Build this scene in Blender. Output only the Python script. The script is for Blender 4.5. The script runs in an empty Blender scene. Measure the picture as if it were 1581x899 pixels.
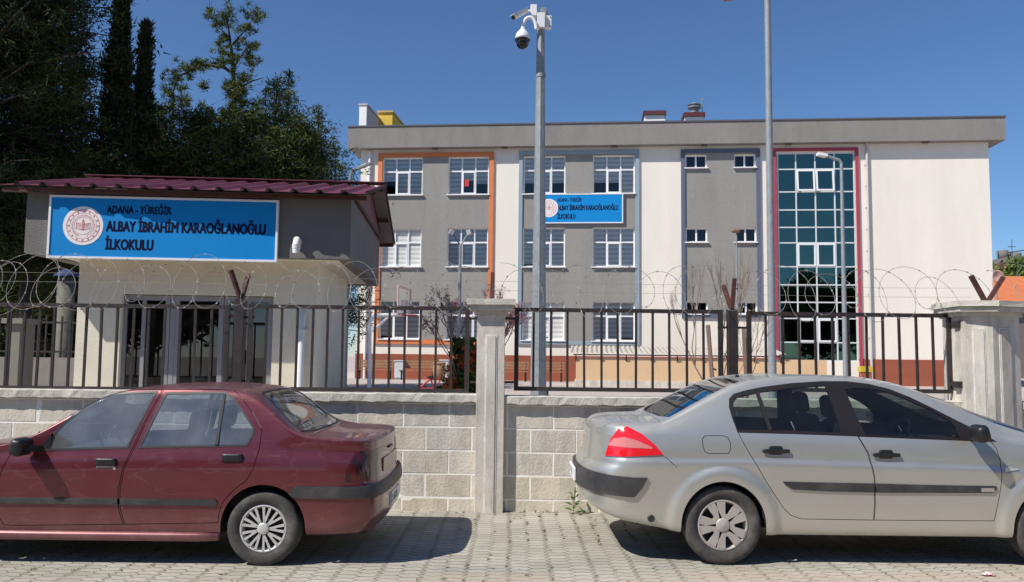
import bpy, bmesh, math, random
import numpy as np
from mathutils import Vector, Matrix
random.seed(7)
sc = bpy.context.scene
col = sc.collection
R = math.radians

# ---------------------------------------------------------------- camera
H = 1.66; F = 1280.0; PW, PH = 1581.0, 899.0
pitch = math.atan(102.5 / F); roll = 0.0115
cr, sr, cp, sp = math.cos(roll), math.sin(roll), math.cos(pitch), math.sin(pitch)
r0, u0, fw = Vector((1, 0, 0)), Vector((0, -sp, cp)), Vector((0, cp, sp))
RT = r0 * cr + u0 * sr
UP = u0 * cr - r0 * sr
cam_d = bpy.data.cameras.new('camera'); cam = bpy.data.objects.new('camera', cam_d); col.objects.link(cam)
m = Matrix.Identity(4)
for i in range(3):
    m[i][0], m[i][1], m[i][2] = RT[i], UP[i], -fw[i]
m[2][3] = H
cam.matrix_world = m
cam_d.sensor_width = 36; cam_d.lens = 36 * F / PW; cam_d.clip_start = .05; cam_d.clip_end = 3000
sc.camera = cam

# ---------------------------------------------------------------- light
SUN = Vector((-.75, -.48, 1.0)).normalized()      # towards the sun
w = bpy.data.worlds.new('World'); sc.world = w; w.use_nodes = True
nt = w.node_tree; nt.nodes.clear()
sky = nt.nodes.new('ShaderNodeTexSky'); sky.sky_type = 'NISHITA'; sky.sun_disc = False
sky.sun_elevation = math.asin(SUN.z); sky.sun_rotation = math.atan2(SUN.x, SUN.y)
sky.air_density = 1.0; sky.dust_density = .0; sky.ozone_density = 10.0; sky.altitude = 300
bg = nt.nodes.new('ShaderNodeBackground'); bg.inputs[1].default_value = .097
wo = nt.nodes.new('ShaderNodeOutputWorld')
nt.links.new(sky.outputs[0], bg.inputs[0]); nt.links.new(bg.outputs[0], wo.inputs[0])
sd = bpy.data.lights.new('sun', 'SUN'); sd.energy = 5.0; sd.angle = R(.53); sd.color = (1, .945, .87)
so = bpy.data.objects.new('sun', sd); col.objects.link(so)
so.rotation_euler = (-SUN).to_track_quat('-Z', 'Y').to_euler(); so.location = (-20, -15, 30)
vs = sc.view_settings
vs.view_transform = 'Standard'; vs.look = 'None'; vs.gamma = 1; vs.use_curve_mapping = False; vs.exposure = 0.2
sc.render.engine = 'CYCLES'

# ---------------------------------------------------------------- maths helpers
def ray(px, py):
    return fw * F + RT * (px - PW / 2) + UP * (PH / 2 - py)
def at(px, py, Y):
    d = ray(px, py); t = Y / d.y
    return Vector((d.x * t, Y, H + d.z * t))
def onplane(px, py, p0, n):
    d = ray(px, py); o = Vector((0, 0, H)); t = (p0 - o).dot(n) / d.dot(n)
    return o + d * t
def pchip(tab):
    xs = [a for a, b in tab]; ys = [b for a, b in tab]; n = len(xs)
    dl = [(ys[i + 1] - ys[i]) / (xs[i + 1] - xs[i]) for i in range(n - 1)]
    ms = [dl[0]]
    for i in range(1, n - 1):
        if dl[i - 1] * dl[i] <= 0: ms.append(0)
        else: ms.append(2 * dl[i - 1] * dl[i] / (dl[i - 1] + dl[i]))
    ms.append(dl[-1])
    def f(x):
        if x <= xs[0]: return ys[0]
        if x >= xs[-1]: return ys[-1]
        i = 0
        while x > xs[i + 1]: i += 1
        h = xs[i + 1] - xs[i]; t = (x - xs[i]) / h
        return (ys[i] * (1 + 2 * t) * (1 - t) ** 2 + ms[i] * h * t * (1 - t) ** 2
                + ys[i + 1] * t * t * (3 - 2 * t) + ms[i + 1] * h * t * t * (t - 1))
    return f
def inpoly(x, y, P):
    c = False; j = len(P) - 1
    for i in range(len(P)):
        xi, yi = P[i]; xj, yj = P[j]
        if (yi > y) != (yj > y) and x < (xj - xi) * (y - yi) / (yj - yi) + xi: c = not c
        j = i
    return c

# ---------------------------------------------------------------- materials
def mat(name, c, rough=.7, metal=0., var=.12, vs_=2.0, bump=0., bs=40., spec=.5, coat=0., dirt=None, dirt_amt=.3, dirt_s=1.5, rvar=0., stretch=None, fine=0., fs=60., bdist=.01):
    """plain surface with two-scale tone variation, optional dirt tint and bump"""
    M = bpy.data.materials.new(name); M.use_nodes = True
    t = M.node_tree; N = t.nodes; L = t.links
    b = N['Principled BSDF']
    tc = N.new('ShaderNodeTexCoord'); mp = N.new('ShaderNodeMapping'); L.new(tc.outputs['Object'], mp.inputs[0])
    if stretch: mp.inputs['Scale'].default_value = stretch
    n1 = N.new('ShaderNodeTexNoise'); n1.inputs['Scale'].default_value = vs_; n1.inputs['Detail'].default_value = 8; n1.inputs['Roughness'].default_value = .65
    L.new(mp.outputs[0], n1.inputs['Vector'])
    mr = N.new('ShaderNodeMapRange'); mr.inputs[1].default_value = .25; mr.inputs[2].default_value = .75
    mr.inputs[3].default_value = 1 - var; mr.inputs[4].default_value = 1 + var
    L.new(n1.outputs[0], mr.inputs[0])
    vm = N.new('ShaderNodeVectorMath'); vm.operation = 'SCALE'; vm.inputs[0].default_value = c[:3]
    L.new(mr.outputs[0], vm.inputs['Scale'])
    last = vm.outputs[0]
    if fine:
        n3 = N.new('ShaderNodeTexNoise'); n3.inputs['Scale'].default_value = fs; n3.inputs['Detail'].default_value = 3
        L.new(tc.outputs['Object'], n3.inputs['Vector'])
        m3 = N.new('ShaderNodeMapRange'); m3.inputs[1].default_value = .3; m3.inputs[2].default_value = .7
        m3.inputs[3].default_value = 1 - fine; m3.inputs[4].default_value = 1 + fine
        L.new(n3.outputs[0], m3.inputs[0])
        v3 = N.new('ShaderNodeVectorMath'); v3.operation = 'SCALE'; L.new(last, v3.inputs[0]); L.new(m3.outputs[0], v3.inputs['Scale'])
        last = v3.outputs[0]
    if dirt:
        n2 = N.new('ShaderNodeTexNoise'); n2.inputs['Scale'].default_value = dirt_s; n2.inputs['Detail'].default_value = 10; n2.inputs['Roughness'].default_value = .7
        L.new(mp.outputs[0], n2.inputs['Vector'])
        m2 = N.new('ShaderNodeMapRange'); m2.inputs[1].default_value = .45; m2.inputs[2].default_value = .7
        m2.inputs[3].default_value = 0; m2.inputs[4].default_value = dirt_amt; L.new(n2.outputs[0], m2.inputs[0])
        mx = N.new('ShaderNodeMix'); mx.data_type = 'RGBA'; L.new(m2.outputs[0], mx.inputs[0]); L.new(last, mx.inputs[6]); mx.inputs[7].default_value = (*dirt, 1)
        last = mx.outputs[2]
    L.new(last, b.inputs['Base Color'])
    b.inputs['Roughness'].default_value = rough; b.inputs['Metallic'].default_value = metal
    b.inputs['Specular IOR Level'].default_value = spec; b.inputs['Coat Weight'].default_value = coat; b.inputs['Coat Roughness'].default_value = .08
    if rvar:
        m4 = N.new('ShaderNodeMapRange'); m4.inputs[1].default_value = .3; m4.inputs[2].default_value = .7
        m4.inputs[3].default_value = max(.02, rough - rvar); m4.inputs[4].default_value = min(1, rough + rvar)
        L.new(n1.outputs[0], m4.inputs[0]); L.new(m4.outputs[0], b.inputs['Roughness'])
    if bump:
        nb = N.new('ShaderNodeTexNoise'); nb.inputs['Scale'].default_value = bs; nb.inputs['Detail'].default_value = 6
        L.new(tc.outputs['Object'], nb.inputs['Vector'])
        bp = N.new('ShaderNodeBump'); bp.inputs['Strength'].default_value = bump; bp.inputs['Distance'].default_value = bdist
        L.new(nb.outputs[0], bp.inputs['Height']); L.new(bp.outputs[0], b.inputs['Normal'])
    M['bsdf'] = 1
    return M
def glass(name, tint, rough=.02, refl=1.0, dust=None, dust_amt=0., rtint=None, k=1.6, base=.03):
    M = bpy.data.materials.new(name); M.use_nodes = True
    t = M.node_tree; N = t.nodes; L = t.links; N.clear()
    out = N.new('ShaderNodeOutputMaterial'); tr = N.new('ShaderNodeBsdfTransparent'); tr.inputs[0].default_value = (*tint, 1)
    gl = N.new('ShaderNodeBsdfGlossy'); gl.inputs['Roughness'].default_value = rough; gl.inputs[0].default_value = (*(rtint or (refl, refl, refl)), 1)
    fr = N.new('ShaderNodeFresnel'); fr.inputs[0].default_value = 1.52
    ma = N.new('ShaderNodeMath'); ma.operation = 'MULTIPLY_ADD'; ma.inputs[1].default_value = k; ma.inputs[2].default_value = base
    L.new(fr.outputs[0], ma.inputs[0])
    mx = N.new('ShaderNodeMixShader'); L.new(ma.outputs[0], mx.inputs[0]); L.new(tr.outputs[0], mx.inputs[1]); L.new(gl.outputs[0], mx.inputs[2])
    last = mx.outputs[0]
    if dust:
        tc = N.new('ShaderNodeTexCoord'); n = N.new('ShaderNodeTexNoise'); n.inputs['Scale'].default_value = 3; n.inputs['Detail'].default_value = 8
        L.new(tc.outputs['Object'], n.inputs['Vector'])
        mr = N.new('ShaderNodeMapRange'); mr.inputs[1].default_value = .3; mr.inputs[2].default_value = .75; mr.inputs[3].default_value = dust_amt * .3; mr.inputs[4].default_value = dust_amt
        L.new(n.outputs[0], mr.inputs[0])
        df = N.new('ShaderNodeBsdfDiffuse'); df.inputs[0].default_value = (*dust, 1)
        m2 = N.new('ShaderNodeMixShader'); L.new(mr.outputs[0], m2.inputs[0]); L.new(last, m2.inputs[1]); L.new(df.outputs[0], m2.inputs[2]); last = m2.outputs[0]
    L.new(last, out.inputs[0])
    return M

# ---------------------------------------------------------------- mesh builder
class MB:
    def __init__(s): s.v = []; s.f = []; s.mi = []; s.cur = 0; s.sm = []; s.smooth = False
    def add(s, vs, fs):
        o = len(s.v); s.v += [tuple(p) for p in vs]
        for f in fs: s.f.append([i + o for i in f]); s.mi.append(s.cur); s.sm.append(s.smooth)
    def box(s, x0, x1, y0, y1, z0, z1):
        if x0 > x1: x0, x1 = x1, x0
        if y0 > y1: y0, y1 = y1, y0
        if z0 > z1: z0, z1 = z1, z0
        s.add([(x0, y0, z0), (x1, y0, z0), (x1, y1, z0), (x0, y1, z0), (x0, y0, z1), (x1, y0, z1), (x1, y1, z1), (x0, y1, z1)],
              [(0, 3, 2, 1), (4, 5, 6, 7), (0, 1, 5, 4), (1, 2, 6, 5), (2, 3, 7, 6), (3, 0, 4, 7)])
    def bbox(s, x0, x1, y0, y1, z0, z1, b=.01):
        """bevelled box"""
        bm = bmesh.new(); bmesh.ops.create_cube(bm, size=1)
        for v in bm.verts: v.co = Vector(((x0 + x1) / 2 + v.co.x * (x1 - x0), (y0 + y1) / 2 + v.co.y * (y1 - y0), (z0 + z1) / 2 + v.co.z * (z1 - z0)))
        bmesh.ops.bevel(bm, geom=bm.edges[:], offset=b, segments=2, affect='EDGES', profile=.6)
        s.addbm(bm)
    def addbm(s, bm, M=None):
        bm.verts.ensure_lookup_table(); bm.verts.index_update()
        s.add([(M @ v.co if M else v.co) for v in bm.verts], [[v.index for v in f.verts] for f in bm.faces]); bm.free()
    def beam(s, a, b, w, h, up=Vector((0, 0, 1)), roll_=0):
        a = Vector(a); b = Vector(b); d = (b - a).normalized()
        if abs(d.dot(up)) > .98: up = Vector((0, 1, 0))
        x = d.cross(up).normalized(); y = x.cross(d).normalized()
        if roll_: q = Matrix.Rotation(roll_, 3, d); x = q @ x; y = q @ y
        P = []
        for p in (a, b):
            for sx, sy in ((-1, -1), (1, -1), (1, 1), (-1, 1)): P.append(p + x * sx * w / 2 + y * sy * h / 2)
        s.add(P, [(3, 2, 1, 0), (4, 5, 6, 7), (0, 1, 5, 4), (1, 2, 6, 5), (2, 3, 7, 6), (3, 0, 4, 7)])
    def tube(s, pts, r, n=8, cap=True, closed=False):
        pts = [Vector(p) for p in pts]; rr = r if isinstance(r, (list, tuple)) else [r] * len(pts)
        sm = s.smooth; s.smooth = True
        V = []; prev = None
        for i, p in enumerate(pts):
            a = pts[i - 1] if i > 0 else (pts[-1] if closed else pts[0]); b = pts[i + 1] if i < len(pts) - 1 else (pts[0] if closed else pts[-1])
            d = (b - a).normalized()
            if prev is None:
                x = d.cross(Vector((0, 0, 1)));
                if x.length < .1: x = d.cross(Vector((0, 1, 0)))
            else: x = prev - d * prev.dot(d)
            x.normalize(); prev = x; y = d.cross(x)
            for k in range(n):
                t = 2 * math.pi * k / n; V.append(p + (x * math.cos(t) + y * math.sin(t)) * rr[i])
        Fs = []
        for i in range(len(pts) - 1 + (1 if closed else 0)):
            i2 = (i + 1) % len(pts)
            for k in range(n): Fs.append((i * n + k, i * n + (k + 1) % n, i2 * n + (k + 1) % n, i2 * n + k))
        s.add(V, Fs)
        s.smooth = False
        if cap and not closed:
            s.add(V[:n], [list(range(n))[::-1]]); s.add(V[-n:], [list(range(n))])
        s.smooth = sm
    def lathe(s, prof, c, ax='z', n=32, smooth=True, close=False):
        """prof: list of (r, h) around the axis through c"""
        V = []; c = Vector(c)
        for r, h in prof:
            for k in range(n):
                t = 2 * math.pi * k / n; a, b = r * math.cos(t), r * math.sin(t)
                V.append(c + Vector({'z': (a, b, h), 'y': (a, h, b), 'x': (h, a, b)}[ax]))
        sm = s.smooth; s.smooth = smooth
        m_ = len(prof); s.add(V, [(i * n + k, i * n + (k + 1) % n, ((i + 1) % m_) * n + (k + 1) % n, ((i + 1) % m_) * n + k) for i in range(m_ - (0 if close else 1)) for k in range(n)])
        s.smooth = sm
    def prism(s, poly, y0, y1):
        """polygon in x,z swept between two y values"""
        n = len(poly)
        s.add([(a, y0, b) for a, b in poly] + [(a, y1, b) for a, b in poly], [list(range(n)), list(range(2 * n - 1, n - 1, -1))] + [(i, i + n, (i + 1) % n + n, (i + 1) % n) for i in range(n)])
    def prismz(s, poly, z0, z1):
        n = len(poly)
        s.add([(a, b, z0) for a, b in poly] + [(a, b, z1) for a, b in poly], [list(range(n))[::-1], list(range(n, 2 * n))] + [(i, (i + 1) % n, (i + 1) % n + n, i + n) for i in range(n)])
    def quad(s, a, b, c, d): s.add([a, b, c, d], [(0, 1, 2, 3)])
    def rbox(s, c, size, r, n=4, M=None):
        """rounded cushion-like box"""
        bm = bmesh.new(); bmesh.ops.create_cube(bm, size=2); bmesh.ops.subdivide_edges(bm, edges=bm.edges[:], cuts=n, use_grid_fill=True)
        hx, hy, hz = [q / 2 for q in size]; c = Vector(c)
        for v in bm.verts:
            p = Vector((v.co.x * hx, v.co.y * hy, v.co.z * hz))
            q = Vector((max(-hx + r, min(hx - r, p.x)), max(-hy + r, min(hy - r, p.y)), max(-hz + r, min(hz - r, p.z))))
            d = p - q
            if d.length > 1e-6: d = d.normalized() * r
            v.co = (M @ (q + d) if M else q + d) + c
        sm = s.smooth; s.smooth = True; s.addbm(bm); s.smooth = sm
    def build(s, name, mats, parent=None, origin=None, recalc=True):
        """link as one mesh object; world vertices are stored relative to the origin of the thing"""
        me = bpy.data.meshes.new(name)
        o = Vector(origin) if origin is not None else Vector((0, 0, 0))
        me.from_pydata([tuple(Vector(p) - o) for p in s.v], [], s.f)
        if not isinstance(mats, (list, tuple)): mats = [mats]
        for m_ in mats: me.materials.append(m_)
        me.polygons.foreach_set('material_index', [min(i, len(mats) - 1) for i in s.mi])
        me.polygons.foreach_set('use_smooth', s.sm)
        if recalc:
            bm = bmesh.new(); bm.from_mesh(me); bmesh.ops.recalc_face_normals(bm, faces=bm.faces); bm.to_mesh(me); bm.free()
        me.update()
        ob = bpy.data.objects.new(name, me); col.objects.link(ob)
        if parent is not None: ob.parent = parent
        elif origin is not None: ob.location = o
        return ob

def tag(o, label=None, cat=None, group=None, kind=None):
    if kind is None and label: kind = 'thing'
    if label: o['label'] = label
    if cat: o['category'] = cat
    if group: o['group'] = group
    if kind: o['kind'] = kind
    return o
def empty(name, loc, label, cat, group=None, rz=0):
    o = bpy.data.objects.new(name, None); col.objects.link(o); o.location = loc; o.rotation_euler = (0, 0, rz); o.empty_display_size = .2
    return tag(o, label, cat, group)
def copy_tree(o, parent=None):
    c = o.copy(); col.objects.link(c)
    if parent is not None: c.parent = parent
    for ch in list(o.children): copy_tree(ch, c)
    return c
def text_mesh(name, body, size, sx=1.0, bold=.0, ext=.004, align='LEFT', heavy=0.):
    """lettering as a mesh lying in the x,z plane facing -y"""
    cu = bpy.data.curves.new(name, 'FONT'); cu.body = body; cu.size = size; cu.extrude = ext; cu.offset = bold; cu.align_x = align; cu.resolution_u = 3
    t = bpy.data.objects.new(name, cu); col.objects.link(t)
    bpy.context.view_layer.update()
    me = bpy.data.meshes.new_from_object(t.evaluated_get(bpy.context.evaluated_depsgraph_get()))
    bpy.data.objects.remove(t); bpy.data.curves.remove(cu)
    for v in me.vertices: v.co = Vector((v.co.x * sx, -v.co.z, v.co.y))
    if heavy:      # heavier strokes: the glyphs again, a hair to each side
        bm = bmesh.new()
        for k, (dx, dz) in enumerate(((0, 0), (heavy, 0), (-heavy, 0), (heavy * .5, heavy * .5), (-heavy * .5, -heavy * .5), (heavy * .5, -heavy * .5), (-heavy * .5, heavy * .5))):
            n0 = len(bm.verts); bm.from_mesh(me); bm.verts.ensure_lookup_table()
            for v in bm.verts[n0:]: v.co += Vector((dx, -.00012 * k, dz))
        bm.to_mesh(me); bm.free()
    me.name = name
    return me
def mesh_ob(name, me, m_, parent, loc):
    me.materials.clear(); me.materials.append(m_)
    o = bpy.data.objects.new(name, me); col.objects.link(o); o.parent = parent; o.location = loc
    return o

# ---------------------------------------------------------------- palette
M_block2 = mat('split_face_block_grey', (.565, .53, .46), .9, var=.24, vs_=3.6, bump=.7, bs=45, dirt=(.22, .205, .175), dirt_amt=.6, dirt_s=5, stretch=(1, 1, .28), fine=.14, fs=110, bdist=.008)
M_block3 = mat('split_face_block_sandy', (.62, .565, .46), .9, var=.2, vs_=3, bump=.7, bs=45, dirt=(.30, .26, .19), dirt_amt=.6, dirt_s=4, stretch=(1, 1, .4), fine=.12, fs=110, bdist=.008)
M_conc = mat('weathered_concrete', (.60, .56, .49), .9, var=.25, vs_=3.2, bump=.5, bs=60, dirt=(.25, .23, .19), dirt_amt=.65, dirt_s=5, stretch=(1, 1, .35), fine=.10, fs=120, bdist=.006)
M_block = mat('split_face_block', (.60, .56, .475), .9, var=.22, vs_=3.2, bump=.7, bs=45, dirt=(.24, .22, .185), dirt_amt=.55, dirt_s=4.5, stretch=(1, 1, .28), fine=.12, fs=110, bdist=.008)
M_joint = mat('white_mortar', (.88, .86, .80), .9, var=.08, vs_=6, dirt=(.40, .38, .33), dirt_amt=.35, dirt_s=5)
M_cap = mat('coping_concrete', (.58, .55, .48), .95, var=.2, vs_=4, bump=.6, bs=60, dirt=(.22, .2, .18), dirt_amt=.5, dirt_s=6, fine=.15, fs=150, bdist=.01)
M_fence = mat('black_fence_paint', (.022, .019, .019), .55, var=.3, vs_=8, dirt=(.08, .035, .02), dirt_amt=.5, dirt_s=9)
M_rust = mat('rusty_steel', (.09, .03, .022), .8, var=.4, vs_=14, bump=.3, bs=80, dirt=(.03, .015, .012), dirt_amt=.7, dirt_s=9)
M_wire = mat('galvanised_wire', (.25, .24, .22), .65, metal=.2, var=.2, vs_=20)
M_galv = mat('galvanised_steel', (.27, .295, .31), .6, metal=.2, var=.16, vs_=7, dirt=(.15, .17, .185), dirt_amt=.5, dirt_s=18, fine=.06, fs=60)
M_white = mat('white_paint', (.80, .80, .78), .5, var=.05)
M_black = mat('black_plastic', (.012, .012, .014), .42, var=.1)
M_dark = mat('dark_interior', (.02, .02, .022), .9, var=.2)
# ================================================================ ground
YARD = .57
def paver_mat():
    M = bpy.data.materials.new('interlocking_pavers'); M.use_nodes = True
    t = M.node_tree; N = t.nodes; L = t.links; b = N['Principled BSDF']
    tc = N.new('ShaderNodeTexCoord'); sx = N.new('ShaderNodeSeparateXYZ'); L.new(tc.outputs['Object'], sx.inputs[0])
    def M2(op, a, b_=None, c_=None):
        n = N.new('ShaderNodeMath'); n.operation = op
        for i, q in enumerate((a, b_, c_)):
            if q is None: continue
            if isinstance(q, (int, float)): n.inputs[i].default_value = q
            else: L.new(q, n.inputs[i])
        return n.outputs[0]
    # zig-zag edges of the interlocking shape
    x = sx.outputs[0]; y = sx.outputs[1]
    dx = M2('MULTIPLY', M2('SUBTRACT', M2('PINGPONG', M2('ADD', y, 50.), .05), .025), .95)
    dy = M2('MULTIPLY', M2('SUBTRACT', M2('PINGPONG', M2('ADD', x, 50.03), .05), .025), .34)
    wn = N.new('ShaderNodeTexNoise'); wn.inputs['Scale'].default_value = 1.1; wn.inputs['Detail'].default_value = 2; L.new(tc.outputs['Object'], wn.inputs['Vector'])
    wv = M2('MULTIPLY', M2('SUBTRACT', wn.outputs[0], .5), .05)
    cx = N.new('ShaderNodeCombineXYZ'); L.new(M2('ADD', M2('ADD', y, dy), wv), cx.inputs[0]); L.new(M2('ADD', M2('ADD', x, dx), wv), cx.inputs[1])
    br = N.new('ShaderNodeTexBrick'); L.new(cx.outputs[0], br.inputs['Vector']); br.inputs['Scale'].default_value = 1
    br.inputs['Brick Width'].default_value = .10; br.inputs['Row Height'].default_value = .165; br.inputs['Mortar Size'].default_value = .0065
    br.inputs['Mortar Smooth'].default_value = .25
    br.inputs['Color1'].default_value = (.37, .35, .30, 1); br.inputs['Color2'].default_value = (.43, .41, .355, 1); br.inputs['Mortar'].default_value = (.19, .17, .13, 1)
    # large tone patches and pinkish worn strip along the carriageway
    n1 = N.new('ShaderNodeTexNoise'); n1.inputs['Scale'].default_value = .9; n1.inputs['Detail'].default_value = 9; n1.inputs['Roughness'].default_value = .65; L.new(tc.outputs['Object'], n1.inputs['Vector'])
    mr = N.new('ShaderNodeMapRange'); mr.inputs[1].default_value = .3; mr.inputs[2].default_value = .7; mr.inputs[3].default_value = .62; mr.inputs[4].default_value = 1.18; L.new(n1.outputs[0], mr.inputs[0])
    v = N.new('ShaderNodeVectorMath'); v.operation = 'SCALE'; L.new(br.outputs[0], v.inputs[0]); L.new(mr.outputs[0], v.inputs['Scale'])
    nf = N.new('ShaderNodeTexNoise'); nf.inputs['Scale'].default_value = 85; nf.inputs['Detail'].default_value = 4; L.new(tc.outputs['Object'], nf.inputs['Vector'])
    mf = N.new('ShaderNodeMapRange'); mf.inputs[1].default_value = .3; mf.inputs[2].default_value = .7; mf.inputs[3].default_value = .86; mf.inputs[4].default_value = 1.14; L.new(nf.outputs[0], mf.inputs[0])
    v2 = N.new('ShaderNodeVectorMath'); v2.operation = 'SCALE'; L.new(v.outputs[0], v2.inputs[0]); L.new(mf.outputs[0], v2.inputs['Scale'])
    # sand swept over the joints near the road
    edge = M2('ADD', y, M2('MULTIPLY', M2('SUBTRACT', n1.outputs[0], .5), 1.6))
    sl = M2('SUBTRACT', edge, M2('MULTIPLY', x, .10))
    me = N.new('ShaderNodeMapRange'); me.inputs[1].default_value = 6.62; me.inputs[2].default_value = 6.15; me.inputs[3].default_value = 0; me.inputs[4].default_value = .75; L.new(sl, me.inputs[0])
    mx = N.new('ShaderNodeMix'); mx.data_type = 'RGBA'; L.new(me.outputs[0], mx.inputs[0]); L.new(v2.outputs[0], mx.inputs[6]); mx.inputs[7].default_value = (.46, .38, .30, 1)
    # tufts of moss in the joints
    nm = N.new('ShaderNodeTexNoise'); nm.inputs['Scale'].default_value = 16; nm.inputs['Detail'].default_value = 3; L.new(tc.outputs['Object'], nm.inputs['Vector'])
    mm = N.new('ShaderNodeMapRange'); mm.inputs[1].default_value = .49; mm.inputs[2].default_value = .56; L.new(nm.outputs[0], mm.inputs[0])
    moss = M2('MULTIPLY', M2('MULTIPLY', mm.outputs[0], br.outputs['Fac']), .95)
    m3 = N.new('ShaderNodeMix'); m3.data_type = 'RGBA'; L.new(moss, m3.inputs[0]); L.new(mx.outputs[2], m3.inputs[6]); m3.inputs[7].default_value = (.10, .115, .04, 1)
    L.new(m3.outputs[2], b.inputs['Base Color']); b.inputs['Roughness'].default_value = .92; b.inputs['Specular IOR Level'].default_value = .25
    hgt = M2('ADD', M2('MULTIPLY', br.outputs['Fac'], M2('ADD', M2('MULTIPLY', me.outputs[0], .9), -1.)), M2('MULTIPLY', nf.outputs[0], .35))
    bp = N.new('ShaderNodeBump'); bp.inputs['Strength'].default_value = .8; bp.inputs['Distance'].default_value = .008; L.new(hgt, bp.inputs['Height']); L.new(bp.outputs[0], b.inputs['Normal'])
    return M
def sheet(name, x0, x1, y0, y1, z, m_, nx=1, ny=1):
    b = MB()
    for i in range(nx):
        for j in range(ny):
            X0 = x0 + (x1 - x0) * i / nx; X1 = x0 + (x1 - x0) * (i + 1) / nx; Y0 = y0 + (y1 - y0) * j / ny; Y1 = y0 + (y1 - y0) * (j + 1) / ny
            b.quad((X0, Y0, z), (X1, Y0, z), (X1, Y1, z), (X0, Y1, z))
    o = b.build(name, m_); tag(o, kind='structure'); return o
sheet('pavement', -60, 60, 5.5, 9.25, 0, paver_mat())
M_asph = mat('road_surface', (.30, .25, .20), .95, var=.15, vs_=1.2, bump=.4, bs=90, fine=.15, fs=90)
sheet('road', -60, 60, -1.5, 5.5, -.004, M_asph)
sheet('ground', -400, 400, -400, -1.5, -.01, mat('far_ground', (.25, .22, .18), 1, var=.2, vs_=.1))
M_yard = mat('yard_paving', (.42, .36, .33), .95, var=.14, vs_=.8, fine=.1, fs=30, bump=.2, bs=30)
sheet('school_yard', -300, 300, 9.25, 900, YARD, M_yard)

# ================================================================ boundary wall, pillars
WY = 9.12        # front face of the blockwork
def pxX(px, Y): return at(px, 600, Y).x
rng = random.Random(3)
def block_wall(x0, x1, ztop, label, phase):
    root = empty('boundary_wall', ((x0 + x1) / 2, WY + .1, 0), label, 'wall', 'lengths of the boundary wall')
    o = root.location
    b = MB(); b.box(x0, x1, WY + .003, WY + .22, -.1, ztop - .10); b.build('mortar', M_joint, root, o)
    b = MB(); z = ztop - .10; row = 0; bw = .50
    while z > 0.0:
        h = .252 if row else .25; zb = max(z - h, -.02); off = (phase + (.25 if row % 2 else 0)) % .5
        x = x0 - off
        while x < x1:
            wd = bw
            a, c = max(x + .0075, x0), min(x + wd - .0075, x1)
            if c - a > .03:
                j = rng.uniform(-.001, .002); b.cur = rng.choice([0, 0, 1, 1, 2]) if row < 3 else rng.choice([0, 1, 2, 2, 2])
                zt = z - .014 - rng.uniform(0, .003)
                bm = bmesh.new(); bmesh.ops.create_cube(bm, size=1)
                for v in bm.verts: v.co = Vector(((a + c) / 2 + v.co.x * (c - a), WY + .05 + j + v.co.y * .1, (zb + zt) / 2 + v.co.z * (zt - zb)))
                bmesh.ops.bevel(bm, geom=bm.edges[:], offset=.003, segments=1, affect='EDGES')
                for v in bm.verts: v.co += Vector((rng.uniform(-.002, .002), rng.uniform(-.0015, .0015), rng.uniform(-.0025, .0025)))
                b.addbm(bm)
            x += wd
        z -= h; row += 1
    b.build('blockwork', [M_block, M_block2, M_block3], root, o)
    # coping with a ragged underside
    b = MB(); n = int((x1 - x0) / .06); V = []; sec = [(-.068, -.082), (-.070, -.006), (-.062, 0), (.26, 0), (.26, -.09), (.02, -.10)]
    for i in range(n + 1):
        x = x0 + (x1 - x0) * i / n
        for k, (dy, dz) in enumerate(sec):
            jy, jz = (rng.uniform(-.002, .002), rng.uniform(-.012, .007)) if k in (0,) else ((rng.uniform(-.005, .005), rng.uniform(-.004, .004)) if k in (1, 2) else (0, 0))
            V.append((x, WY + dy + jy, ztop + dz + jz))
    m_ = len(sec); b.add(V, [(i * m_ + k, i * m_ + (k + 1) % m_, (i + 1) * m_ + (k + 1) % m_, (i + 1) * m_ + k) for i in range(n) for k in range(m_)] + [list(range(m_)), list(range(n * m_, (n + 1) * m_))[::-1]])
    b.build('coping', M_cap, root, o)
    return root
XP0, XP1 = pxX(735, 9.0), pxX(778.5, 9.0)
XR0 = pxX(1492, 8.95)
block_wall(-12.0, XP0 + .02, 1.255, 'concrete block wall behind the red car, with rough coping on top', .17)
block_wall(XP1 - .02, XR0 + .1, 1.24, 'concrete block wall between the two pillars, behind the silver car', .44)

def pillar_cap(b, poly, z0):
    """two-step slab over a polygon footprint: poly is a function of overhang"""
    b.prismz(poly(.03), z0, z0 + .05); b.prismz(poly(.085), z0 + .05, z0 + .10); b.prismz(poly(.112), z0 + .10, z0 + .165)
def rough(ob, amp, seed=1):
    r = random.Random(seed)
    for v in ob.data.vertices: v.co += Vector((r.uniform(-amp, amp), r.uniform(-amp, amp), r.uniform(-amp, amp)))
M_groove = mat('white_groove_line', (.74, .72, .68), .9, var=.2, vs_=12, dirt=(.35, .33, .3), dirt_amt=.6, dirt_s=8)
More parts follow.
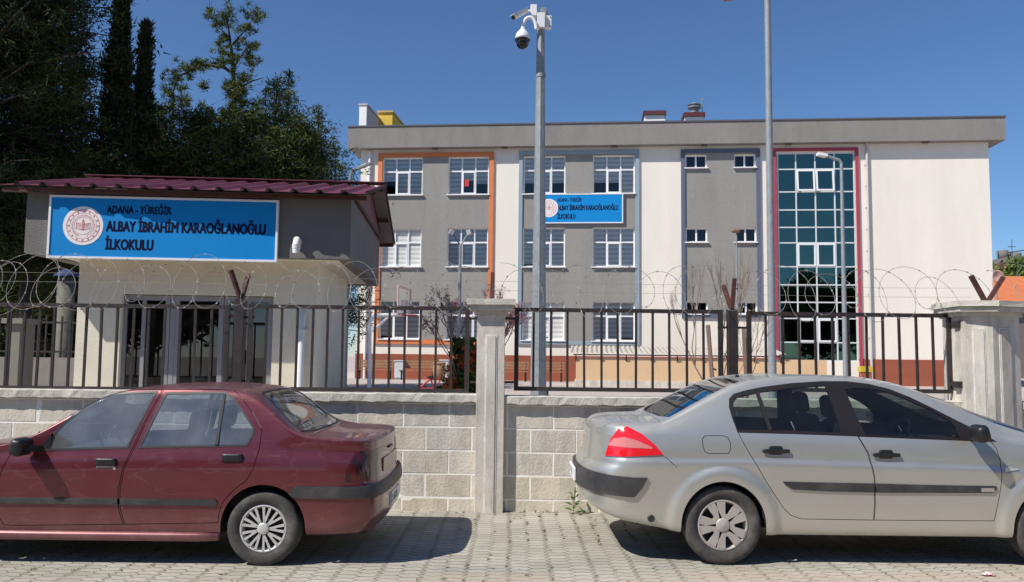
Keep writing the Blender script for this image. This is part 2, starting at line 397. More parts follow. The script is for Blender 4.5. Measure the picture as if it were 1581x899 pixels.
# central pillar
root = empty('wall_pillar', ((XP0 + XP1) / 2, 9.15, 0), 'grey concrete pillar with one narrow raised panel, in the middle of the wall', 'pillar', 'concrete pillars of the wall')
o = root.location; PY = 9.03
b = MB(); b.bbox(XP0, XP1, PY, 9.32, -.05, 2.14, .006); b.build('shaft', M_conc, root, o)
xa, xb = pxX(748.5, PY), pxX(767, PY); zt = at(757, 517, PY).z
b = MB()
b.box(xa - .0, xa + .016, PY - .006, PY + .02, -.02, zt); b.box(xb - .016, xb, PY - .006, PY + .02, -.02, zt); b.box(xa + .016, xb - .016, PY - .006, PY + .02, zt - .014, zt)
b.build('painted_line', M_groove, root, o)
b = MB(); b.bbox(xa + .018, xb - .018, PY - .016, PY + .02, -.02, zt - .017, .004); b.build('raised_panel', M_conc, root, o)
b = MB(); pl = lambda e: [(XP0 - e, PY - e), (XP1 + e, PY - e), (XP1 + e, 9.32 + e), (XP0 - e, 9.32 + e)]
pillar_cap(b, pl, 2.125); c = b.build('capital', M_cap, root, o); rough(c, .004)
# right pillar, three faces turned round the corner
root = empty('wall_pillar', (4.5 + .7, 9.2, 0), 'wide many-sided concrete pillar with two raised panels, behind the bonnet of the silver car', 'pillar', 'concrete pillars of the wall')
o = root.location
A = (pxX(1469, 9.3), 9.3); B = (XR0, 8.95); C = (pxX(1536, 8.9), 8.9); D = (pxX(1577, 9.04), 9.04); E = (D[0] + .02, 9.45); Fp = (A[0] + .05, 9.55)
foot = [A, B, C, D, E, Fp]; ctr = Vector((sum(p[0] for p in foot) / 6, sum(p[1] for p in foot) / 6))
def grow(e):
    out = []
    for p in foot:
        d = Vector(p) - ctr; out.append(tuple(Vector(p) + d.normalized() * e * 1.25))
    return out
ZR = 2.16
b = MB(); b.prismz(foot, -.05, ZR + .02); b.build('shaft', M_conc, root, o)
b = MB(); b2 = MB()
def facepanel(P, Q, t0, t1, zt):
    P = Vector(P); Q = Vector(Q); d = Q - P; n = Vector((d.y, -d.x)).normalized()
    if n.y > 0: n = -n
    def pr(bb, a0, a1, z0, z1, pr0):
        p, q = P + d * a0, P + d * a1
        V = [(p - n * .02), (q - n * .02), (q + n * pr0), (p + n * pr0)]
        bb.prismz([tuple(v) for v in V], z0, z1)
    w_ = .014 / d.length
    pr(b2, t0, t0 + w_, -.02, zt, .006); pr(b2, t1 - w_, t1, -.02, zt, .006); pr(b2, t0 + w_, t1 - w_, zt - .014, zt, .006)
    pr(b, t0 + w_ * 1.2, t1 - w_ * 1.2, -.02, zt - .017, .015)
zt = at(1510, 506, 8.93).z
facepanel(B, C, .27, .72, zt); facepanel(C, D, .22, .66, zt)
b2.build('painted_line', M_groove, root, o); b.build('raised_panel', M_conc, root, o)
b = MB(); pillar_cap(b, grow, ZR); c = b.build('capital', M_cap, root, o); rough(c, .004, 5)
# the stretch of wall that goes on beyond the right pillar
block_wall(D[0] - .02, 12, 1.24, 'short glimpse of block wall right of the wide pillar at the photo edge', .2)

# ================================================================ fence
FY = 9.28
def fence_panel(px0, px1, ptop, pbot, label, n, posts=(True, True), extra=0):
    p = at((px0 + px1) / 2, ptop, FY); zt = p.z; zb = at((px0 + px1) / 2, pbot, FY).z
    x0, x1 = at(px0, ptop, FY).x, at(px1, ptop, FY).x
    root = empty('metal_fence', ((x0 + x1) / 2, FY, zb), label, 'fence', 'metal fence panels on the wall')
    o = root.location
    for z in (zt, zb):
        b = MB(); b.box(x0, x1, FY - .02, FY + .02, z - .022, z + .022); b.build('rail', M_fence, root, o)
    for k, x in enumerate((x0, x1)):
        if posts[k]:
            b = MB(); b.box(x - .024, x + .024, FY - .024, FY + .024, zb - .022, zt + .022); b.build('end_post', M_fence, root, o)
    b = MB(); b.box(-.0125, .0125, -.0115, .0115, zb + .02 - o.z, zt - .02 - o.z); first = b.build('bar', M_fence, root)
    r = random.Random(n)
    for i in range(1, n):
        q = first if i == 1 else first.copy()
        if i > 1: col.objects.link(q)
        q.parent = root; q.location = (x0 + (x1 - x0) * i / n - o.x + r.uniform(-.004, .004), 0, 0); q.rotation_euler = (r.uniform(-.004, .004), r.choice([r.uniform(-.004, .004), r.uniform(-.013, .013)]), 0)
    # legs down to the coping
    for x in ([x0 + .35, x1 - .35] if extra else []):
        b = MB(); b.box(x - .012, x + .012, FY - .012, FY + .012, 1.22, zb - .02); b.build('foot', M_fence, root, o)
    return root
fence_panel(-420, 352, 470, 598, 'leftmost black metal fence panel, in front of the gatehouse door', 32, extra=1)
fence_panel(388, 722, 475, 602, 'black metal fence panel between the left forked post and the central pillar', 14, extra=1)
fence_panel(798, 1112, 480, 602, 'black metal fence panel right of the central pillar and the camera pole', 12, extra=1)
fence_panel(1156, 1465, 486, 603, 'black metal fence panel left of the wide pillar, above the silver car roof', 12, extra=1)
fence_panel(1600, 1900, 490, 606, 'sliver of black metal fence right of the wide pillar', 12, extra=1)

def fork_post(px, pbase, ptop, arms, label, wpx=13, low=True, ybase=FY):
    p = at(px, ptop, ybase); z0 = 1.22
    root = empty('forked_post', (p.x, ybase, z0), label, 'fence post', 'forked posts that carry the razor wire')
    o = root.location
    if low:
        b = MB(); s = wpx / 138 / 2; b.box(p.x - s, p.x + s, ybase - s, ybase + s, z0, p.z); b.build('post', M_fence, root, o)
        b = MB()
        for zz in (at(px, ptop + 28, ybase).z, at(px, pbase, ybase).z):
            b.box(p.x - .16, p.x - s, ybase - .012, ybase + .012, zz - .012, zz + .012); b.box(p.x + s, p.x + .16, ybase - .012, ybase + .012, zz - .012, zz + .012)
        b.build('bracket', M_fence, root, o)
    for (ax, ay, dy) in arms:
        q = at(ax, ay, ybase + dy)
        b = MB(); b.beam((p.x + (q.x - p.x) * .02, ybase, p.z - .01), q, .042, .042); b.build('arm', M_rust, root, o)
    return root
fork_post(372, 588, 462, [(356, 417, -.12), (384, 424, .15)], 'forked post with rusty arms in front of the gatehouse door', 14)
fork_post(1130, 590, 478, [(1117, 441, .2), (1134, 430, -.05)], 'forked post with rusty arms above the silver car rear window', 14)
fork_post(1523, 0, 467, [(1499, 426, -.05), (1549, 428, -.02)], 'forked rusty arms standing on top of the wide pillar', low=False, ybase=9.1)
fork_post(759, 0, 464, [(761, 421, .06)], 'single rusty upright on top of the central pillar', low=False, ybase=9.12)
# hinge brackets at the wide pillar
root = empty('hinge_bracket', (pxX(1475, FY), FY, 1.3), 'two dark hinge brackets joining fence panel to the wide pillar', 'bracket')
for yy in (502, 593):
    b = MB(); p = at(1467, yy, FY); q = at(1491, yy + 1, 9.02); b.beam((p.x, FY, p.z), (q.x - .05, 9.10, p.z), .03, .035); b.box(q.x - .075, q.x - .012, 9.03, 9.15, p.z - .034, p.z + .034)
    b.build('hinge', M_fence, root, root.location)
root = empty('hinge_bracket', (pxX(790, FY), FY, 1.3), 'thin dark bars joining fence panels to both sides of the central pillar', 'bracket')
for yy in (492, 590):
    b = MB(); p = at(722, yy, FY); b.box(p.x, p.x + .1, FY - .012, FY + .012, p.z - .012, p.z + .012); b.build('bar', M_fence, root, root.location)
    b = MB(); p = at(778, yy, FY); b.box(p.x - .02, p.x + .16, FY - .012, FY + .012, p.z - .012, p.z + .012); b.build('bar', M_fence, root, root.location)

# ================================================================ razor wire
def coil(pxa, pxb, yc, rad, pitch, label, seed, Y=9.25, dens=1, jit=.17):
    r = random.Random(seed); a, c = at(pxa, yc, Y), at(pxb, yc, Y); L_ = c.x - a.x; turns = L_ / pitch
    n = int(turns * 26); P = []
    ph = [r.uniform(0, 6.28) for _ in range(4)]
    for i in range(n + 1):
        t = i / 26 * 2 * math.pi; u = i / n; k = t / (2 * math.pi)
        rr = rad * (1 + jit * math.sin(k * 1.7 + ph[0]) + jit * .6 * math.sin(k * 4.1 + ph[1]))
        tw = .80 + .15 * math.sin(k * 2.3 + ph[2])
        P.append(Vector((a.x + L_ * u + rr * tw * math.sin(t) + .03 * math.sin(k * 3 + ph[3]), Y + rr * .5 * math.cos(t * 1) + .02 * math.sin(k * 5), a.z + (c.z - a.z) * u + rr * math.cos(t) + .015 * math.sin(k * 2.9))))
    b = MB(); b.tube(P, .0027, 5)
    for i in range(0, len(P) - 1, 2):     # barbs
        p = P[i]; d = (P[i + 1] - p).normalized(); x = d.cross(Vector((r.uniform(-1, 1), r.uniform(-1, 1), r.uniform(-1, 1)))).normalized()
        y = d.cross(x)
        b.add([p + d * .011 + x * .008, p - d * .011 + x * .008, p - d * .005 - x * .002, p + d * .005 - x * .002], [(0, 1, 2, 3)])
        b.add([p + d * .011 - x * .008, p - d * .011 - x * .008, p - d * .005 + x * .002, p + d * .005 + x * .002], [(0, 1, 2, 3)])
    o = b.build('razor_wire', M_wire, None, (a.x, Y, a.z - rad), recalc=False)
    tag(o, label, 'razor wire', 'coils of razor wire along the fence top'); return o
coil(-60, 108, 437, .30, .17, 'dense tangled razor wire coil at the left edge, before the dark trees', 1, jit=.22)
coil(105, 372, 438, .27, .29, 'razor wire coil below the large blue sign, left of the forked post', 2)
coil(372, 752, 443, .26, .31, 'razor wire coil between the left forked post and the central pillar', 3)
coil(768, 1130, 448, .265, .30, 'razor wire coil between the central pillar and the right forked post', 4)
coil(1134, 1500, 452, .265, .28, 'razor wire coil above the silver car, before the glass stairwell', 5, jit=.22)
coil(1530, 1720, 447, .30, .33, 'razor wire coil right of the forked arms on the wide pillar', 6)
def straight_wires(pts, label):
    b = MB()
    for off in (0, 14):
        P = [at(px, py + off, 9.25) for px, py in pts]; Q = []
        for i in range(len(P) - 1):
            for k in range(8):
                u = k / 8; q = P[i].lerp(P[i + 1], u); q.z -= .012 * math.sin(u * math.pi); Q.append(q)
        Q.append(P[-1]); b.tube(Q, .0016, 4)
    tag(b.build('fence_wire', M_wire, None, P[0]), label, 'wire')
straight_wires([(-300, 414), (356, 424), (761, 434), (1134, 440), (1499, 445)], 'pair of thin straight wires strung between the forked arms')
# ================================================================ school building
SA = math.atan(.096)
sd_ = Vector((math.cos(SA), -math.sin(SA), 0)); sn_ = Vector((math.sin(SA), math.cos(SA), 0))
_c = Vector((6.37, 38.8, YARD))
# facade origin at its left end
def _raw(px, py, v=0.):
    p = onplane(px, py, _c + sn_ * v, sn_); q = p - _c
    return q.dot(sd_), p.z
U0 = _raw(553.5, 400)[0]
SO = _c + sd_ * U0
def fac(px, py, v=0.):
    u, z = _raw(px, py, v); return u - U0, z - YARD
def fu(px, v=0., py=400): return fac(px, py, v)[0]
def fz(py, v=0., px=1000): return fac(px, py, v)[1]
school = empty('school_building', tuple(SO), 'three storey cream and grey school building with glass stairwell behind the wall', 'building', rz=-SA)

M_cream = mat('cream_render', (.80, .75, .66), .9, var=.06, vs_=.7, dirt=(.62, .57, .48), dirt_amt=.15, dirt_s=1.2, stretch=(1, 1, .22), fine=.03, fs=14, bump=.15, bs=60)
M_grey = mat('grey_render', (.27, .262, .24), .92, var=.12, vs_=.8, dirt=(.33, .31, .27), dirt_amt=.45, dirt_s=1.4, stretch=(1, 1, .25), fine=.08, fs=18, bump=.2, bs=60)
M_fascia = mat('fascia_render', (.24, .225, .205), .92, var=.12, vs_=.8, dirt=(.16, .15, .14), dirt_amt=.4, dirt_s=1.5, stretch=(1, 1, .3), fine=.08, fs=14, bump=.2, bs=40)
M_orange = mat('orange_band', (.66, .20, .07), .8, var=.06)
M_blue = mat('pale_blue_band', (.27, .35, .41), .8, var=.06)
M_navy = mat('slate_blue_band', (.10, .125, .19), .8, var=.08)
M_red = mat('crimson_band', (.38, .045, .075), .7, var=.06)
M_brick = mat('brick_red_plinth', (.30, .085, .045), .9, var=.12, vs_=1.2, fine=.08)
M_frame = mat('white_window_frame', (.78, .79, .80), .4, var=.03)
M_alu = mat('curtain_wall_mullion', (.62, .66, .66), .4, var=.03)
M_pane = glass('window_pane', (.93, .95, .97), .015, k=1.0, base=.01)
M_spane = glass('stairwell_pane', (.10, .20, .18), .02, rtint=(.46, .78, .68), k=2.0, base=.12)
M_roofcap = mat('dark_roof_flashing', (.09, .09, .10), .6)

def blind_mat(name, c1, c2, step):
    M = bpy.data.materials.new(name); M.use_nodes = True
    t = M.node_tree; N = t.nodes; L = t.links; b = N['Principled BSDF']
    tc = N.new('ShaderNodeTexCoord'); s_ = N.new('ShaderNodeSeparateXYZ'); L.new(tc.outputs['Object'], s_.inputs[0])
    m1 = N.new('ShaderNodeMath'); m1.operation = 'PINGPONG'; m1.inputs[1].default_value = step; L.new(s_.outputs[2], m1.inputs[0])
    m2 = N.new('ShaderNodeMapRange'); m2.inputs[1].default_value = step * .35; m2.inputs[2].default_value = step * .65; L.new(m1.outputs[0], m2.inputs[0])
    mx = N.new('ShaderNodeMix'); mx.data_type = 'RGBA'; L.new(m2.outputs[0], mx.inputs[0]); mx.inputs[6].default_value = (*c1, 1); mx.inputs[7].default_value = (*c2, 1)
    L.new(mx.outputs[2], b.inputs['Base Color']); b.inputs['Roughness'].default_value = .9
    return M
M_blind = blind_mat('zebra_blind', (.86, .84, .78), (.64, .62, .57), .11)
M_curt = mat('pale_curtain', (.5, .5, .48), .9)

def wall_holes(b, u0, u1, z0, z1, holes, v0, v1):
    us = sorted({u0, u1, *[h for q in holes for h in (q[0], q[1])]}); zs = sorted({z0, z1, *[h for q in holes for h in (q[2], q[3])]})
    us = [u for u in us if u0 <= u <= u1]; zs = [z for z in zs if z0 <= z <= z1]
    solid = lambda i, j: 0 <= i < len(us) - 1 and 0 <= j < len(zs) - 1 and not any(q[0] < (us[i] + us[i + 1]) / 2 < q[1] and q[2] < (zs[j] + zs[j + 1]) / 2 < q[3] for q in holes)
    for i in range(len(us) - 1):
        for j in range(len(zs) - 1):
            if not solid(i, j): continue
            a, c, e, f = us[i], us[i + 1], zs[j], zs[j + 1]
            b.quad((a, v0, e), (c, v0, e), (c, v0, f), (a, v0, f)); b.quad((c, v1, e), (a, v1, e), (a, v1, f), (c, v1, f))
            if not solid(i - 1, j): b.quad((a, v1, e), (a, v0, e), (a, v0, f), (a, v1, f))
            if not solid(i + 1, j): b.quad((c, v0, e), (c, v1, e), (c, v1, f), (c, v0, f))
            if not solid(i, j - 1): b.quad((a, v1, e), (c, v1, e), (c, v0, e), (a, v0, e))
            if not solid(i, j + 1): b.quad((a, v0, f), (c, v0, f), (c, v1, f), (a, v1, f))

UR = fu(1532)                                   # right end of the facade
ZT = fz(212)                                    # soffit
wins = []                                       # (u0,u1,z0,z1,kind)
rows = [(242, 300), (352, 412), (465, 525)]
for ca, cb_ in ((588, 650), (690, 753), (807, 872), (915, 980)):
    for ya, yb in rows:
        xm = (ca + cb_) / 2
        wins.append((fu(ca), fu(cb_), fac(xm, yb)[1], fac(xm, ya)[1], 'big'))
for ca, cb_ in ((1059, 1092), (1135, 1168)):
    for ya, yb in ((239, 259), (352, 374), (466, 485)):
        xm = (ca + cb_) / 2
        wins.append((fu(ca), fu(cb_), fac(xm, yb)[1], fac(xm, ya)[1], 'small'))
# common sill/lintel heights per row so that rows are level
for k in range(3):
    for kind in ('big', 'small'):
        idx = [i for i, q in enumerate(wins) if q[4] == kind and i % 3 == k]
        z0 = sum(wins[i][2] for i in idx) / len(idx); z1 = sum(wins[i][3] for i in idx) / len(idx)
        for i in idx: q = wins[i]; wins[i] = (q[0], q[1], z0, z1, kind)
CW = (fu(1201), fu(1323), fz(558, px=1262), fz(236, px=1262))
holes = [q[:4] for q in wins]
zbr = fz(551, px=1000)                          # top of brick band
b = MB(); wall_holes(b, 0, UR, zbr, ZT, holes + [CW], 0, .30)
b.box(0, UR, .30, .301, zbr, zbr + .001)
b.build('facade_wall', M_cream, school)
b = MB(); wall_holes(b, -.02, UR + .02, -.1, zbr, [(CW[0], CW[1], -.05, zbr + 1)], -.05, .30); b.build('plinth', M_brick, school)
b = MB(); b.box(0, .3, .302, 14, -.1, ZT); b.box(UR - .3, UR, .302, 14, -.1, ZT); b.box(0, UR, 13.7, 14.002, -.1, ZT); b.build('end_wall', M_cream, school)
# floors and dark interior
for k in range(4):
    z = [0.02, fz(440), fz(327), ZT - .02][k]
    b = MB(); b.box(.31, UR - .31, .302, 13.69, z - .15, z); b.build('floor_slab', M_curt, school)
b = MB()
for u in [fu(x) for x in (670, 781, 895, 1020, 1110, 1190, 1335)]: b.box(u - .08, u + .08, .303, 13.6, 0.03, ZT - .2)
b.box(.31, UR - .31, 6.0, 6.1, .03, ZT - .2)
b.build('inner_wall', mat('inner_wall', (.30, .30, .28), .9), school)
# grey panels and coloured surrounds
def framed(xa, xb, ya, yb, m_, name, t=6, open_bottom=False, fill=True):
    xm = (xa + xb) / 2
    u0, u1 = fu(xa), fu(xb); z1 = fac(xm, ya)[1]; z0 = fac(xm, yb)[1]; th = t / 33.
    if fill:
        b = MB(); hs = [h for h in holes if h[0] > u0 and h[1] < u1]
        wall_holes(b, u0 + th, u1 - th, z0 + (0 if open_bottom else th), z1 - th, [(h[0], h[1], max(h[2], z0 + th * 1.001), min(h[3], z1 - th * 1.001)) for h in hs], -.025, -.002); b.build('render_panel', M_grey, school)
    b = MB(); b.box(u0, u0 + th, -.09, -.003, z0, z1); b.box(u1 - th, u1, -.09, -.003, z0, z1); b.box(u0 + th, u1 - th, -.09, -.003, z1 - th, z1)
    if not open_bottom: b.box(u0 + th, u1 - th, -.09, -.003, z0, z0 + th)
    b.build(name, m_, school)
framed(581, 761, 236, 531.5, M_orange, 'orange_surround', 7)
framed(800, 987, 233, 532.5, M_blue, 'pale_blue_surround', 6)
framed(1052, 1175, 230.5, 491, M_navy, 'slate_blue_surround', 6)
framed(1195, 1328, 229, 574, M_red, 'crimson_surround', 4.5, open_bottom=True, fill=False)
# windows
def window(u0, u1, z0, z1, kind, seed):
    r = random.Random(seed)
    fr = MB(); t = .055; v0, v1 = .10, .16
    def bar(a, c, e, f, vv0=v0, vv1=v1): fr.box(a, c, vv0, vv1, e, f)
    bar(u0, u0 + t, z0, z1); bar(u1 - t, u1, z0, z1); bar(u0 + t, u1 - t, z0, z0 + t); bar(u0 + t, u1 - t, z1 - t, z1)
    if kind == 'big':
        zm = z0 + (z1 - z0) * .63; w3 = (u1 - u0) / 3
        bar(u0 + t, u1 - t, zm - .035, zm + .035)
        for k in (1, 2):
            uu = u0 + w3 * k; bar(uu - .032, uu + .032, z0 + t, zm - .035); bar(uu - .032, uu + .032, zm + .035, z1 - t)
        # the opening sash in the middle has a heavier frame
        a, c = u0 + w3 + .032, u0 + 2 * w3 - .032
        for q in ((a, a + .045, z0 + t, zm - .035), (c - .045, c, z0 + t, zm - .035), (a + .045, c - .045, z0 + t, z0 + t + .045), (a + .045, c - .045, zm - .08, zm - .035)): bar(*q, v0 - .015, v1 - .015)
    else:
        um = (u0 + u1) / 2; bar(um - .04, um + .04, z0 + t, z1 - t)
    f = fr.build('window', M_frame, school)
    s_ = MB(); s_.box(u0 - .06, u1 + .06, -.14, .098, z0 - .05, z0 - .002); s_.build('sill', M_frame, f)
    g = MB(); g.quad((u0 + t, .13, z0 + t), (u1 - t, .13, z0 + t), (u1 - t, .13, z1 - t), (u0 + t, .13, z1 - t)); g.build('pane', M_pane, f)
    if kind == 'big':
        b_ = MB(); w3 = (u1 - u0) / 3
        for k in range(3):
            drop = r.choice([.62, .7, .95]) if (seed - 3) % 3 == 0 else r.choice([1, 1, 1, .97, .92])
            b_.box(u0 + w3 * k + .03, u0 + w3 * (k + 1) - .03, .168, .172, z1 - (z1 - z0) * drop, z1 + .03)
        b_.build('blind', M_blind, f)
    return f
for i, q in enumerate(wins): window(*q, i + 3)
# red paper in an upper window
b = MB(); ua, za = fac(716, 288, .135); b.box(ua, ua + .25, .125, .1275, za, za + .35); b.build('paper_notice', mat('red_paper', (.5, .05, .05), .8), school)
# stairwell curtain wall
u0, u1, z0, z1 = CW
ZB = fz(573, px=1262)
cu = [fu(x) for x in (1203, 1231, 1261, 1291, 1321.5)]
cz = [fac(1262, y)[1] for y in (234.5, 261, 296, 324, 351, 375, 412, 440, 467, 492, 529, 558)]
b = MB()
for u in cu: b.box(u - .028, u + .028, .02, .10, z0, z1)
for z in cz[1:-1]: b.box(u0, u1, .022, .098, z - .028, z + .028)
b.box(u0, u1, .018, .102, z0, z0 + .06); b.box(u0, u1, .018, .102, z1 - .05, z1)
cwo = b.build('curtain_wall', M_alu, school)
b = MB()
for i in range(4):
    for j in range(11):
        t1 = random.uniform(-.004, .004); t2 = random.uniform(-.004, .004)
        b.quad((cu[i], .06 + t1, cz[j + 1]), (cu[i + 1], .06 - t1, cz[j + 1]), (cu[i + 1], .06 - t1 + t2, cz[j]), (cu[i], .06 + t1 + t2, cz[j]))
b.build('pane', M_spane, cwo)
for zi in (1, 5, 9):
    for ui in (1, 2):
        a, c, e, f = cu[ui] + .03, cu[ui + 1] - .03, cz[zi + 1] + .03, cz[zi] - .03
        s_ = MB(); t = .07; o_ = -.10 if zi == 1 else .0
        def qd(pu0, pu1, pz0, pz1):     # top-hung sash slightly opened at the foot
            k0 = o_ * (f - pz0) / (f - e); k1 = o_ * (f - pz1) / (f - e)
            s_.add([(pu0, .0 + k0, pz0), (pu1, .0 + k0, pz0), (pu1, .05 + k0, pz0), (pu0, .05 + k0, pz0), (pu0, .0 + k1, pz1), (pu1, .0 + k1, pz1), (pu1, .05 + k1, pz1), (pu0, .05 + k1, pz1)],
                   [(0, 3, 2, 1), (4, 5, 6, 7), (0, 1, 5, 4), (1, 2, 6, 5), (2, 3, 7, 6), (3, 0, 4, 7)])
        qd(a, a + t, e, f); qd(c - t, c, e, f); qd(a + t, c - t, e, e + t); qd(a + t, c - t, f - t, f)
        s_.build('opening_sash', M_frame, cwo)
b = MB(); b.box(u0, u1, -.04, .04, -.1, z0); b.build('threshold', M_cream, school)
b = MB(); b.box(u0 + .2, u1 - .2, 1.6, 3.4, fz(467) - .2, fz(467)); b.box(u0 + .2, u1 - .2, 1.6, 3.4, fz(351) - .2, fz(351)); b.build('stair_landing', M_curt, school)
# fascia box, soffit shading fins and flashing
fo = -.42
fa = [fac(537, 230, fo), fac(1553, 216, fo)]; zf0 = fz(223, fo, 1000); zf1 = fz(189.5, fo, 1000)
ul, ur = fa[0][0], fa[1][0]
b = MB(); b.box(ul, ur, fo, 14.4, zf0, zf1); b.build('fascia', M_fascia, school)
b = MB(); b.box(ul - .04, ur + .04, fo - .04, 14.44, zf1 + .002, zf1 + .07); b.build('roof_flashing', M_roofcap, school)
b = MB(); b.box(.02, UR - .02, .02, 13.9, ZT, zf0 - .002); b.build('soffit', M_cream, school)
b = MB()
for x in (670, 778, 948, 1087, 1218, 1430):
    u = fu(x); b.box(u - .14, u + .14, -.36, -.2, zf0 - .08, zf0 - .003)
b.build('soffit_light', mat('soffit_fitting', (.12, .10, .08), .6), school)
# rain pipes
def pipe(x, ya, yb, name, m_, r_=.06):
    u = fu(x); P = [(u, -.10, fz(ya, px=x)), (u, -.10, fz(yb, px=x))]; b = MB(); b.tube(P, r_, 10)
    z = P[0][2]
    while z > P[1][2]: b.box(u - .09, u + .09, -.06, -.002, z - .02, z + .02); z -= 1.0
    b.build(name, m_, school)
pipe(1341, 222, 588, 'downpipe', mat('pipe_grey', (.50, .49, .47), .6)); pipe(568, 235, 588, 'downpipe', mat('pipe_white', (.72, .73, .74), .5), .07)
# roof things
def rbx(xa, xb, ya, yb, v, dv, name, m_, parent=school):
    u0, zb = fac(xa, yb, v); u1, zt = fac(xb, ya, v); b = MB(); b.box(u0, u1, v, v + dv, zf1 - .3, zt); return b.build(name, m_, parent)
def chimney(xa, xb, yt, v=3.):
    c = rbx(xa + 2, xb - 2, yt + 5, 190, v, .9, 'chimney', M_white)
    u0, zt = fac(xa, yt, v); u1, zc = fac(xb, yt + 5.5, v)
    b = MB(); b.box(u0, u1, v - .12, v + 1.02, zc, zt); b.build('cap', mat('dark_red_metal', (.10, .02, .025), .6), c)
    return c
chimney(993, 1028.5, 172)
c = chimney(1055, 1088.5, 174.5)
uc, zc = fac(1072, 174, 3.4); b = MB(); b.lathe([(.22, zc - .02), (.22, zc + .22), (.34, zc + .22), (.34, zc + .27), (.2, zc + .27), (.2, zc + .38), (.36, zc + .38), (.05, zc + .52), (0, zc + .53)], (uc, 3.4, 0), n=20); b.build('cowl', M_galv, c)
b = MB(); ua, za = fac(1084, 152, 3.4); b.tube([(ua, 3.4, zf1), (ua, 3.4, za)], .02, 6); b.box(ua - .08, ua + .08, 3.39, 3.41, za - .1, za - .02); b.build('antenna', M_galv, school)
# stair tower upstands at the left end: white fin running back and a yellow one
def fin(xa, xb, ya, v, dv, m_, name, slope):
    u0, zt = fac(xa, ya, v); u1, _ = fac(xb, ya, v)
    b = MB(); b.add([(u0, v, zf1), (u1, v, zf1), (u1, v, zt), (u0, v, zt), (u0, v + dv, zf1), (u1, v + dv, zf1), (u1, v + dv, zt - slope), (u0, v + dv, zt - slope)],
                    [(0, 1, 2, 3), (5, 4, 7, 6), (1, 5, 6, 2), (4, 0, 3, 7), (3, 2, 6, 7)])
    b.build(name, m_, school)
M_pinkish = mat('pinkish_render', (.62, .50, .47), .9)
fin(556, 566.5, 163.5, 2.0, 9, M_pinkish, 'roof_fin', 0.); 
u0, zt = fac(555.5, 163.0, 1.97); u1, _ = fac(566.8, 163, 1.97); b = MB(); b.box(u0, u1, 1.9, 1.99, zf1, zt + .02); b.build('fin_end', M_white, school)
u0, zt = fac(555, 162.5, 1.9); b = MB(); b.box(u0 - .03, u1 + .05, 1.85, 11.0, zt, zt + .06); b.build('fin_cap', M_pinkish, school)
u0, zt = fac(584, 174.5, 4.5); u1, _ = fac(606, 174, 4.5); b = MB(); b.box(u0, u1, 4.5, 9, zf1, zt); b.build('roof_block', mat('yellow_render', (.75, .50, .08), .9), school)
b = MB(); b.box(u0 - .05, u1 + .05, 4.42, 9.05, zt + .002, zt + .10); b.build('block_cap', mat('ochre_cap', (.55, .38, .12), .9), school)

